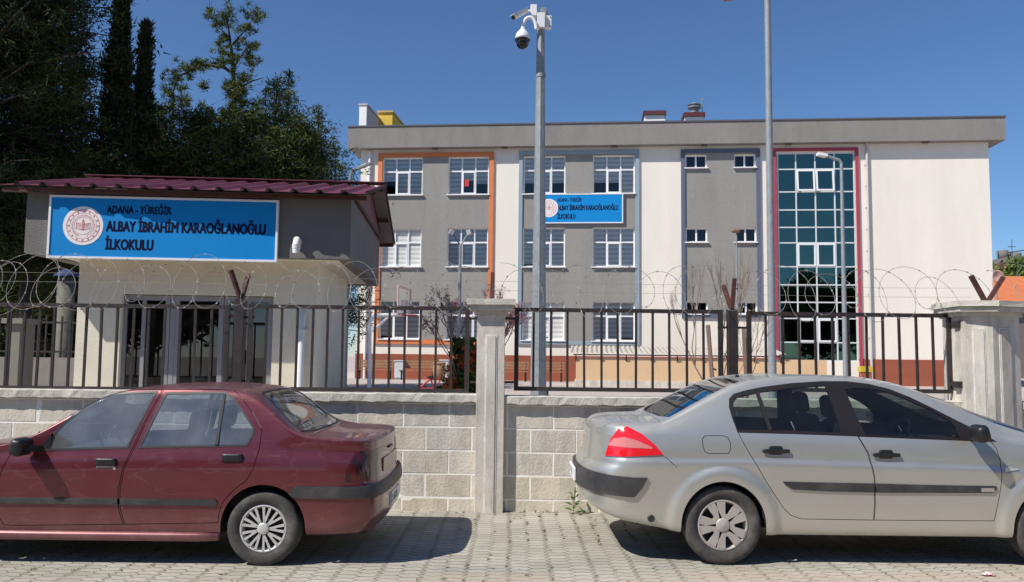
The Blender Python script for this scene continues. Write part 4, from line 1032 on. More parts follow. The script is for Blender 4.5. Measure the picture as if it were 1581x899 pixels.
b = MB(); zc = at(103, 428, 18.).z; b.lathe([(.26, zc), (.26, zc + .04), (.1, zc + .16), (.01, zc + .17)], (p.x, 18, 0), n=18); b.build('cap', mat('blue_cap', (.02, .04, .13), .8), root, o)

# ================================================================ far houses at the right edge
def far_house(px0, px1, yt, yb, Y, m_wall, m_roof, label, slope_=False, hips=1.2):
    a = at(px0, yt, Y); c = at(px1, yt, Y)
    root = empty('house', ((a.x + c.x) / 2, Y, YARD), label, 'house', 'far houses beyond the school'); o = root.location
    b = MB(); wall_holes(b, a.x, c.x, YARD, a.z, [(a.x + 1 + k * 3, a.x + 2.2 + k * 3, a.z - 2.4, a.z - 1.0) for k in range(int((c.x - a.x - 2) / 3))], Y, Y + .3); b.box(a.x, c.x, Y + 7.7, Y + 8, YARD, a.z); b.box(a.x, a.x + .3, Y + .3, Y + 7.7, YARD, a.z); b.box(c.x - .3, c.x, Y + .3, Y + 7.7, YARD, a.z)
    b.build('wall', m_wall, root, o)
    for k in range(int((c.x - a.x - 2) / 3)):
        b = MB(); x_ = a.x + 1 + k * 3; b.box(x_, x_ + 1.2, Y + .15, Y + .2, a.z - 2.4, a.z - 1.0); b.build('window', M_black, root, o)
    b = MB()
    if slope_:
        m2 = (a.x + c.x) / 2
        b.add([(a.x - .6, Y - .6, a.z), (c.x + .6, Y - .6, a.z), (c.x + .6, Y + 8.6, a.z), (a.x - .6, Y + 8.6, a.z), (a.x + 1.5, Y + 4, a.z + hips), (c.x - 1.5, Y + 4, a.z + hips)], [(0, 1, 5, 4), (1, 2, 5), (2, 3, 4, 5), (3, 0, 4), (0, 3, 2, 1)])
    else: b.box(a.x - .3, c.x + .3, Y - .3, Y + 8.3, a.z + .002, a.z + .5)
    b.build('roof', m_roof, root, o)
M_tile = mat('orange_tiles', (.52, .16, .06), .85, var=.15, vs_=3); M_bw = mat('brick_block', (.42, .24, .13), .9, var=.15, vs_=3); M_drk = mat('dark_block', (.16, .14, .13), .9)
far_house(1500, 1700, 472, 560, 60., M_drk, M_tile, 'house with wide orange tiled roof at the right edge', True, 2.6)
far_house(1562, 1680, 404, 560, 85., M_bw, M_drk, 'unfinished brick house high at the right edge')
far_house(1520, 1557, 412, 560, 95., M_drk, M_drk, 'dark grey block beyond the school corner')
# roof clutter: tanks and poles
p = at(1556, 400, 90.)
root = empty('water_tank', (p.x, 90, YARD), 'rooftop tank frames with aerials on the far brick house', 'water tank', 'rooftop water tanks'); o = root.location
b = MB()
for k in range(7):
    x_ = at(1540 + k * 7, 400, 90.).x; b.tube([(x_, 90, at(1550, 415, 90.).z), (x_, 90, at(1550, 388 + (k * 5) % 9, 90.).z)], .10, 5)
b.tube([at(1540, 392, 90.), at(1600, 384, 90.)], .09, 5); b.tube([at(1562, 415, 90.), at(1562, 370, 90.)], .06, 5); b.tube([at(1556, 381, 90.), at(1568, 381, 90.)], .06, 5)
b.build('frame', mat('tank_frame', (.16, .20, .24), .7), root, o)
b = MB(); p = at(1549, 394, 90.); b.lathe([(.01, p.z - .5), (.5, p.z - .5), (.5, p.z + .5), (.01, p.z + .5)], (p.x, 90, 0), n=16)
p = at(1570, 396, 90.); b.lathe([(.01, p.z - .5), (.7, p.z - .5), (.7, p.z + .4), (.01, p.z + .4)], (p.x, 90.5, 0), n=16); b.build('tank', M_drk, root, o)
# satellite dish
p = at(1540, 427, 52.)
root = empty('satellite_dish', (p.x, 52, YARD), 'reddish satellite dish beside the right corner of the school', 'satellite dish'); o = root.location
b = MB(); b.lathe([(.001, .10), (.18, .08), (.32, .02), (.40, -.04), (.40, -.06), (.3, 0), (.001, .08)], (p.x, 52, p.z), 'y', 24); b.build('dish', mat('dish_pink', (.55, .30, .26), .6), root, o)
b = MB(); b.tube([(p.x, 52.1, YARD), (p.x, 52.1, p.z)], .05, 6); b.build('mast', M_galv, root, o)
# ================================================================ trees
def leaf_mat(name, c, c2):
    M = bpy.data.materials.new(name); M.use_nodes = True
    t = M.node_tree; N = t.nodes; L = t.links; b = N['Principled BSDF']
    tc = N.new('ShaderNodeTexCoord'); n = N.new('ShaderNodeTexNoise'); n.inputs['Scale'].default_value = 1.3; n.inputs['Detail'].default_value = 6; L.new(tc.outputs['Object'], n.inputs['Vector'])
    mr = N.new('ShaderNodeMapRange'); mr.inputs[1].default_value = .35; mr.inputs[2].default_value = .65; L.new(n.outputs[0], mr.inputs[0])
    mx = N.new('ShaderNodeMix'); mx.data_type = 'RGBA'; L.new(mr.outputs[0], mx.inputs[0]); mx.inputs[6].default_value = (*c, 1); mx.inputs[7].default_value = (*c2, 1)
    L.new(mx.outputs[2], b.inputs['Base Color']); b.inputs['Roughness'].default_value = .95; b.inputs['Specular IOR Level'].default_value = .05
    return M
M_pine = leaf_mat('pine_needles', (.034, .050, .016), (.085, .105, .034))
M_pine2 = leaf_mat('pine_needles_light', (.055, .075, .020), (.135, .155, .050))
M_cyp = leaf_mat('cypress_foliage', (.018, .030, .013), (.040, .055, .024))
M_bark = mat('pine_bark', (.045, .034, .026), .95, var=.3, vs_=5, bump=.5, bs=20)
def npa(seed): return np.random.default_rng(seed)
def needles(centers, sizes, per, ln, wd, rg, flat=.8, updir=.25):
    """needle clumps as slim triangles; returns verts (n,3) and triangles"""
    C = np.repeat(centers, per, 0); S = np.repeat(sizes, per)
    n = len(C); d = rg.normal(size=(n, 3)); d[:, 2] = d[:, 2] * flat + updir; d /= np.linalg.norm(d, axis=1)[:, None]
    o = rg.normal(size=(n, 3)) * .33 * S[:, None]; o[:, 2] *= .7
    q = rg.normal(size=(n, 3)); s_ = np.cross(d, q); s_ /= np.linalg.norm(s_, axis=1)[:, None] + 1e-9
    L_ = (ln * rg.uniform(.6, 1.25, n))[:, None]; W_ = (wd * rg.uniform(.6, 1.4, n))[:, None]
    a = C + o; v = np.stack([a - s_ * W_, a + s_ * W_, a + d * L_], 1).reshape(-1, 3)
    return v
def tri_mesh(name, v, m_, parent, origin):
    n = len(v) // 3; me = bpy.data.meshes.new(name); me.vertices.add(len(v)); me.vertices.foreach_set('co', (v - np.array(origin)).astype(np.float32).ravel())
    me.loops.add(len(v)); me.loops.foreach_set('vertex_index', np.arange(len(v), dtype=np.int32)); me.polygons.add(n)
    me.polygons.foreach_set('loop_start', np.arange(0, len(v), 3, dtype=np.int32)); me.update(calc_edges=True); me.validate()
    me.materials.append(m_); o = bpy.data.objects.new(name, me); col.objects.link(o); o.parent = parent; return o
def pine(px, Y, label, ybase_z, top_py, prof, nb, seed, m_=None, clump=.36, per=16, ln=.20, wd=.016, dens=7, trunk=.18, lean=0., start=.15, droop=.0, inner=.35, name='pine_tree', group='trees behind the gatehouse', extra=None):
    """prof: branch length as a function of relative height (0 foot of the crown to 1 the top)"""
    rg = npa(seed); r = random.Random(seed)
    T = at(px, top_py, Y); base = Vector((T.x - lean, Y, ybase_z)); Hh = T.z - ybase_z
    root = empty(name, tuple(base), label, 'tree', group); o = root.location
    def tp(h): return base + Vector((lean * h * h, .15 * math.sin(h * 3 + seed), Hh * h))
    b = MB(); b.tube([tp(k / 12) for k in range(13)], [max(.015, trunk * (1 - k / 12.6)) for k in range(13)], 8)
    Cs = []; Sz = []
    f = pchip(prof)
    for i in range(nb):
        h = start + (1 - start) * (i + r.random()) / nb; rel = (h - start) / (1 - start)
        ln_ = f(rel) * r.uniform(.55, 1.12); az = r.uniform(0, 2 * math.pi) if extra is None else extra(rel, r)
        p0 = tp(h); up = r.uniform(.0, .45) + .5 * rel - droop
        P = [p0]
        for k in range(1, 5):
            t = k / 4; P.append(p0 + Vector((math.cos(az) * ln_ * t, math.sin(az) * ln_ * t, ln_ * (up * t - .22 * t * t + .02 * r.uniform(-1, 1)))))
        if ln_ > .5: b.tube(P, [.035 * (1 - t / 5.2) * (.4 + ln_ / 3) for t in range(5)], 5, cap=False)
        nc = max(1, int(ln_ * dens))
        for k in range(nc):
            t = inner + (1 - inner) * (k + r.random()) / nc; t = min(t, 1.); j = min(3, int(t * 4)); q = P[j].lerp(P[j + 1], t * 4 - j)
            sp_ = .30 * ln_ ** .5 * (.4 + .6 * t)
            Cs.append((q.x + r.gauss(0, sp_), q.y + r.gauss(0, sp_), q.z + r.gauss(0, sp_ * .6))); Sz.append(clump * r.uniform(.6, 1.3))
    for k in range(3): q = tp(1 - k * .012); Cs.append((q.x, q.y, q.z)); Sz.append(clump * .5)
    b.build('trunk', M_bark, root, o)
    v = needles(np.array(Cs), np.array(Sz), per, ln, wd, rg)
    tri_mesh('crown', v, m_ or M_pine, root, tuple(o))
    return root
# big dark pines running out of the frame at the left
pine(-20, 19.5, 'huge dark pine at the left photo edge, running out of the top', YARD, -240, [(0, 2.2), (.3, 3.0), (.6, 3.0), (.85, 2.0), (1, .5)], 260, 11, M_cyp, per=20, clump=.42, start=.26, trunk=.24, inner=.1, ln=.22, wd=.02)
pine(75, 21.0, 'dark pine between the left edge and the two cypresses, top outside the photo', YARD, -150, [(0, 1.5), (.2, 1.9), (.5, 1.5), (.8, 1.1), (1, .35)], 260, 12, M_pine, per=20, clump=.40, start=.24, trunk=.2, inner=.05, ln=.21, wd=.019)
pine(128, 23.0, 'slender pine just left of the tall cypress', YARD, 90, [(0, 1.7), (.3, 1.55), (.6, 1.05), (.85, .7), (1, .2)], 120, 13, M_pine, per=20, clump=.38, start=.22, trunk=.18, inner=.1, wd=.018)
# cypress columns
def cypress(px, top_py, Y, rad, label, seed, z0=YARD):
    rg = npa(seed); T = at(px, top_py, Y); Hh = T.z - z0
    root = empty('cypress_tree', (T.x, Y, z0), label, 'tree', 'cypress columns'); o = root.location
    b = MB(); b.tube([(T.x, Y, z0), (T.x, Y, z0 + Hh * .9)], [.14, .02], 8); b.build('trunk', M_bark, root, o)
    n = int(Hh * 180 * rad / .5); h = rg.uniform(0.06, 1, n) ; prof = rad * np.minimum(1, (1 - h) * 2.1 + .03) ** .85 * (1 + .14 * np.sin(h * 31 + seed) + .1 * np.sin(h * 57))
    a = rg.uniform(0, 2 * np.pi, n); rr = prof * np.sqrt(rg.uniform(.25, 1, n)) * (1 + .12 * np.sin(a * 3 + h * 20))
    C = np.stack([T.x + rr * np.cos(a), Y + rr * np.sin(a), z0 + h * Hh], 1)
    v = needles(C, np.full(n, .2), 12, .17, .028, rg, flat=.9, updir=1.3); tri_mesh('crown', v, M_cyp, root, tuple(o))
cypress(190, -22, 22.5, .54, 'taller of the two dark cypress columns', 21)
cypress(226, 38, 23.2, .42, 'shorter cypress column, right of the taller one', 22)
# tufty pine with a bent side branch
pine(357, 26.0, 'pine with open tufty top standing highest above the gatehouse roof', YARD, 18, [(0, 1.6), (.35, 1.7), (.5, 1.1), (.62, .55), (.8, .75), (.92, .95), (1, .5)], 70, 31, M_pine2, per=24, clump=.40, start=.30, trunk=.13, dens=3.2, inner=.4, ln=.20, wd=.017) if False else None
def tufty():
    Y = 26.; rg = npa(5); r = random.Random(5)
    T = at(357, 20, Y); root = empty('pine_tree', (T.x, Y, YARD), 'pine with open tufted top and drooping side branch, highest above the gatehouse roof', 'tree', 'trees behind the gatehouse'); o = root.location
    b = MB(); A = lambda x, y, dy=0: at(x, y, Y + dy)
    b.tube([Vector((T.x, Y, YARD)), A(366, 240), A(362, 170), A(360, 100), A(355, 60), A(350, 25)], [.16, .12, .09, .06, .04, .015], 8)
    C = []; S = []
    def tuft(x, y, n=5, s=9, sz=.34):
        for _ in range(n): q = A(x + r.gauss(0, s), y + r.gauss(0, s * .8), r.gauss(0, .35)); C.append(tuple(q)); S.append(sz * .55 * r.uniform(.6, 1.2))
    def limb(pts, rad=.035, tufts=()):
        P = [A(*p) for p in pts]; b.tube(P, [rad * (1 - .8 * k / (len(P) - 1)) for k in range(len(P))], 6)
    limb([(362, 115), (345, 104), (320, 100), (295, 108), (276, 118), (268, 140), (267, 168)], .06)
    for x, y in [(335, 102), (318, 97), (300, 98), (290, 102), (278, 108), (268, 115), (262, 122), (262, 134), (270, 138), (282, 130), (292, 112), (305, 106), (272, 152), (268, 165), (282, 158), (290, 162)]: tuft(x, y, 5, 6, .3)
    limb([(356, 60), (330, 35), (321, 22)], .03)
    for x, y in [(321, 18), (323, 26), (332, 42), (350, 14), (352, 22), (348, 30), (340, 38), (356, 36), (343, 62), (352, 55)]: tuft(x, y, 4, 5, .3)
    limb([(358, 70), (380, 45), (396, 22)], .03)
    for x, y in [(394, 16), (400, 22), (392, 30), (386, 24), (378, 40), (370, 46), (385, 48)]: tuft(x, y, 4, 5, .3)
    limb([(360, 105), (380, 75), (395, 70)], .03)
    for x, y in [(392, 68), (398, 75), (384, 80), (372, 66), (362, 72), (376, 92), (394, 92), (385, 100), (345, 75), (338, 82), (350, 90), (360, 84), (366, 96), (355, 104), (345, 100)]: tuft(x, y, 4, 6, .3)
    limb([(362, 140), (390, 125), (408, 120)], .04)
    for k in range(62):
        y = 105 + 180 * r.random() ** .8; w_ = 16 + (y - 105) * .42; tuft(362 + r.gauss(0, w_ * .6), y, 5, 5, .34)
    b.build('trunk', M_bark, root, o)
    tri_mesh('crown', needles(np.array(C), np.array(S), 30, .19, .014, rg, updir=.45), M_pine2, root, tuple(o))
tufty()
pine(428, 27.0, 'bushy green pine right of the tufted one', YARD, 122, [(0, 1.8), (.3, 1.5), (.6, 1.1), (.9, .5), (1, .2)], 110, 41, M_pine2, per=20, clump=.36, start=.30, inner=.1, ln=.2, wd=.018)
pine(445, 28.5, 'conifer with a pointed layered top above the gatehouse roof', YARD, 112, [(0, 2.2), (.3, 1.7), (.6, 1.1), (.85, .45), (1, .08)], 110, 42, M_pine, per=20, clump=.34, start=.30, inner=.1, ln=.19, wd=.018)
pine(491, 29.5, 'smaller pointed conifer right of the layered one', YARD, 166, [(0, 2.0), (.4, 1.35), (.7, .75), (.9, .35), (1, .06)], 100, 43, M_pine, per=20, clump=.34, start=.25, inner=.1, ln=.19, wd=.018)
pine(518, 31.0, 'low green pine at the left corner of the school', YARD, 228, [(0, .9), (.4, .85), (.8, .6), (1, .2)], 70, 44, M_pine2, per=20, clump=.30, start=.45, inner=.1)
pine(252, 25.0, 'rounded dark pine at the foot of the cypresses', YARD, 168, [(0, 2.0), (.4, 1.6), (.8, .8), (1, .3)], 200, 45, M_pine, per=20, clump=.38, start=.2, inner=.05, wd=.019)
pine(310, 24.0, 'broad low pine in front of the tufted one', YARD, 185, [(0, 2.2), (.4, 2.0), (.8, 1.3), (1, .5)], 210, 46, M_pine, per=20, clump=.40, start=.2, inner=.05, wd=.019)
pine(385, 25.0, 'broad low pine between the tufted and the bushy one', YARD, 178, [(0, 2.2), (.4, 2.0), (.8, 1.2), (1, .4)], 210, 47, M_pine, per=20, clump=.40, start=.2, inner=.05, wd=.019)
pine(470, 26.0, 'dark green pine low above the right end of the gatehouse roof', YARD, 195, [(0, 2.2), (.4, 1.9), (.8, 1.1), (1, .4)], 200, 48, M_pine, per=20, clump=.40, start=.2, inner=.05, wd=.019)
pine(30, 26.0, 'dark tree low at the left edge, seen under the big pine', YARD, 290, [(0, 3.2), (.5, 3.0), (1, .8)], 150, 49, M_cyp, per=18, clump=.45, start=.06, inner=.0, ln=.24, wd=.028)
pine(95, 28.0, 'dark bushy tree just left of the gatehouse wall', YARD, 360, [(0, 2.0), (.5, 2.2), (1, .8)], 100, 50, M_cyp, per=18, clump=.45, start=.06, inner=.0, ln=.24, wd=.028)
pine(1585, 75., 'green treetops above the orange roof at the right edge', YARD, 412, [(0, 3.0), (.5, 3.2), (1, 1.4)], 120, 51, leaf_mat('far_leaves', (.08, .12, .03), (.13, .18, .05)), per=16, clump=.9, start=.2, inner=.0, ln=.5, wd=.12, group='trees beyond the school')

# ---------------------------------------------------------------- bare and blossoming trees inside the yard
def twiggy(px, pyb, Y, label, name, height, spread, seed, m_b, blossom=None, depth=5, rad=.035, nleaf=6, leafs=.03, upw=1.0, hk=.30):
    r = random.Random(seed); rg = npa(seed)
    base = at(px, pyb, Y); base.z = YARD
    root = empty(name, tuple(base), label, 'tree' if height > 2.2 else 'shrub'); o = root.location; b = MB(); L_ = []
    def grow(p, d, ln, ra, k):
        q = p + d * ln; mid = p.lerp(q, .5) + Vector((r.gauss(0, .04), r.gauss(0, .04), 0)) * ln
        b.tube([p, mid, q], [ra, ra * .85, ra * .65], 5, cap=False)
        if blossom and k <= 3:
            for _ in range(nleaf): L_.append(tuple(p.lerp(q, r.random()) + Vector((r.gauss(0, .03), r.gauss(0, .03), r.gauss(0, .03)))))
        if k == 0: return
        for _ in range(r.choice([2, 3, 3]) if k > 1 else 3):
            nd = (d + Vector((r.gauss(0, spread), r.gauss(0, spread), r.gauss(.12, spread * .6)))).normalized(); nd.z = abs(nd.z) * upw
            grow(q, nd.normalized(), ln * r.uniform(.6, .85), ra * .6, k - 1)
    for k in range(3): grow(base, Vector((r.gauss(0, .25), r.gauss(0, .2), 1)).normalized(), height * hk, rad, depth)
    b.build('branches' if blossom is None else 'stems', m_b, root, o, recalc=False)
    if L_:
        tri_mesh('blossom' if name != 'flowering_shrub' else 'foliage', needles(np.array(L_), np.full(len(L_), .04), 3, leafs * 1.6, leafs * .6, rg), blossom, root, tuple(o))
M_twig = mat('grey_twigs', (.24, .19, .15), .9); M_bud = leaf_mat('pink_blossom', (.30, .12, .15), (.45, .22, .26))
twiggy(735, 600, 16., 'leafless tree with pinkish buds behind the central pillar', 'budding_tree', 2.7, .25, 61, mat('dark_twigs', (.12, .075, .065), .9), M_bud, 5, .03, 2, .020, hk=.27)
twiggy(1105, 590, 17., 'tall bare sapling behind the right forked post', 'bare_tree', 3.5, .22, 66, M_twig, None, 4, .022, upw=1.5)
twiggy(1150, 590, 18., 'lower bare sapling right of the right forked post', 'bare_tree', 2.3, .3, 63, M_twig, None, 4, .018, upw=1.3)
M_fl = leaf_mat('dark_green_leaves', (.045, .075, .022), (.11, .15, .05)); M_flr = leaf_mat('orange_red_leaves', (.35, .07, .03), (.5, .16, .05))
def shrub(px, pyb, pyt, wpx, Y, label, seed, mats, n=1500, ls=.045):
    rg = npa(seed); B = at(px, pyb, Y); T = at(px, pyt, Y); w_ = wpx / 1280 * Y / 2
    root = empty('leafy_shrub', (B.x, Y, YARD), label, 'shrub'); o = root.location
    b = MB(); r = random.Random(seed)
    for _ in range(9): e = Vector((B.x + r.uniform(-w_, w_), Y + r.uniform(-w_, w_), YARD + (T.z - YARD) * r.uniform(.6, .98))); b.tube([(B.x, Y, YARD), ((B.x + e.x) / 2 + .03, Y, (YARD + e.z) / 2), e], [.014, .01, .004], 5)
    b.build('stems', M_twig, root, o)
    for i, m_ in enumerate(mats):
        k = int(n * (.75 if i == 0 else .25)); cl = rg.uniform(-1, 1, (26, 3)); h = rg.uniform(0, 1, k); idx = rg.integers(0, 26, k)
        hz = (cl[idx, 2] * .5 + .5) ** 1.2
        P = np.stack([B.x + w_ * (cl[idx, 0] * (1 - .45 * hz) + rg.normal(0, .16, k)), Y + w_ * (cl[idx, 1] * .8 + rg.normal(0, .16, k)), YARD + (T.z - YARD) * np.clip(hz + rg.normal(0, .06, k), .02, 1)], 1)
        tri_mesh('leaves', needles(P, np.full(k, .05), 3, ls * 1.5, ls * .5, rg), m_, root, tuple(o))
shrub(717, 606, 525, 66, 13.2, 'green shrub with orange-red young leaves left of the central pillar', 71, [M_fl, M_flr], 2600)
# broken stakes behind the right forked post
M_stake = mat('weathered_stake', (.28, .19, .15), .9, var=.2)
for i, (xa, ya, xb, yb, lb) in enumerate(((1093, 502, 1101, 605, 'leaning weathered stake left of the right forked post'), (1148, 505, 1153, 605, 'weathered stake close right of the right forked post'))):
    a_, c_ = at(xa, ya, 10.4), at(xb, yb, 10.6); d_ = (c_ - a_); c_ = a_ + d_ * ((YARD - a_.z) / d_.z)
    b = MB(); b.beam(a_, c_, .045, .04); b.beam(a_.lerp(c_, .35), a_.lerp(c_, .37) + Vector((.06, 0, .0)), .02, .02); tag(b.build('stake', M_stake, None, tuple(c_)), lb, 'stake')
# weed on the pavement
def weed(px, py, Y, hpx, label, seed):
    r = random.Random(seed); B = at(px, py, Y); B.z = 0; h = hpx * Y / 1280
    root = empty('weed', tuple(B), label, 'plant'); o = root.location
    b = MB(); b.tube([B, B + Vector((.01, 0, h * .5)), B + Vector((.02, 0, h * .9))], .004, 5); b.build('stem', M_fl, root, o)
    b = MB()
    for k in range(12):
        t = k / 12; az = k * 2.4; p = B + Vector((.015 * t, 0, h * (.05 + .8 * t))); l_ = h * (.45 - .15 * t); d_ = Vector((math.cos(az), math.sin(az) * .7, .25 + .9 * t)).normalized()
        s_ = d_.cross(Vector((0, 0, 1))).normalized() * l_ * .17; q = p + d_ * l_; mid = p.lerp(q, .5) + Vector((0, 0, l_ * .08))
        b.add([p, mid + s_, q - Vector((0, 0, l_ * .15)), mid - s_], [(0, 1, 2), (0, 2, 3)])
    b.build('leaves', leaf_mat('weed_leaves', (.10, .17, .04), (.16, .24, .07)), root, o, recalc=False)
weed(885, 786, 9.0, 40, 'green weed growing at the wall foot beside the silver car', 3)
# ================================================================ the other side of the street (behind the camera, mirrored in the glass)
M_opp = mat('opposite_wall', (.42, .36, .30), .9, var=.1)
root = empty('apartment_block', (6, -24, 0), 'pale apartment block across the street, mirrored in the glass', 'building'); o = root.location
b = MB(); hs = [(-6 + i * 3.4, -4.6 + i * 3.4, 1 + k * 3.1, 2.5 + k * 3.1) for i in range(7) for k in range(3)]
wall_holes(b, -8, 18, 0, 10, hs, -24.3, -24); b.box(-8, -7.7, -34, -24.31, 0, 10); b.box(17.7, 18, -34, -24.31, 0, 10); b.box(-8, 18, -34.3, -34.01, 0, 10); b.build('wall', M_opp, root, o)
b = MB(); b.box(-8.4, 18.4, -34.6, -23.6, 10.002, 10.5); b.build('roof', M_tile, root, o)
b = MB(); b.box(-7.6, 17.6, -25.5, -25.4, .1, 9.9); b.build('inner_wall', M_dark, root, o)
for i, (x, y, h) in enumerate(((-22, -26, 12), (-15, -24, 11), (-31, -25, 11), (24, -25, 12), (31, -24, 13), (39, -26, 12), (-40, -26, 12), (48, -26, 12))):
    rg = npa(200 + i); root = empty('street_tree', (x, y, 0), 'broad dark tree across the street, mirrored in the glass', 'tree', 'trees across the street'); o = root.location
    b = MB(); b.tube([(x, y, 0), (x + .2, y, 5), (x, y, h * .8)], [.25, .2, .05], 8); b.build('trunk', M_bark, root, o)
    n = 900; p = rg.normal(size=(n, 3)); p /= np.linalg.norm(p, axis=1)[:, None]; p *= rg.uniform(.4, 1, (n, 1)); p = p * np.array([4.2, 3.5, h * .42]) + np.array([x, y, h * .58])
    tri_mesh('crown', needles(p, np.full(n, 1.), 10, .9, .16, rg), M_pine, root, tuple(o))
# ================================================================ cars
def pl_offset(P, d, closed=False):
    """parallel polyline at distance d (2-D)"""
    n = len(P); out = []
    for i in range(n):
        if closed: a, c = Vector(P[i - 1]), Vector(P[(i + 1) % n])
        else: a, c = Vector(P[max(0, i - 1)]), Vector(P[min(n - 1, i + 1)])
        p = Vector(P[i])
        d1 = (p - a).normalized() if (p - a).length > 1e-9 else (c - p).normalized(); d2 = (c - p).normalized() if (c - p).length > 1e-9 else d1
        n1 = Vector((-d1.y, d1.x)); n2 = Vector((-d2.y, d2.x)); m_ = (n1 + n2); m_.normalize(); k = max(.5, m_.dot(n1)); out.append(tuple(p + m_ * d / k))
    return out
def smooth_poly(P, closed=True, it=2):
    for _ in range(it):
        Q = []; n = len(P)
        rng_ = range(n) if closed else range(n - 1)
        if not closed: Q.append(P[0])
        for i in rng_:
            a, c = P[i], P[(i + 1) % n]; Q += [(a[0] * .75 + c[0] * .25, a[1] * .75 + c[1] * .25), (a[0] * .25 + c[0] * .75, a[1] * .25 + c[1] * .75)]
        if not closed: Q.append(P[-1])
        P = Q
    return P
def seg_d(x, y, P, closed=False):
    best = 9; n = len(P)
    for i in range(n if closed else n - 1):
        ax, ay = P[i]; bx, by = P[(i + 1) % n]; dx, dy = bx - ax, by - ay; L2 = dx * dx + dy * dy or 1e-12
        t = max(0, min(1, ((x - ax) * dx + (y - ay) * dy) / L2)); best = min(best, math.hypot(x - ax - t * dx, y - ay - t * dy))
    return best

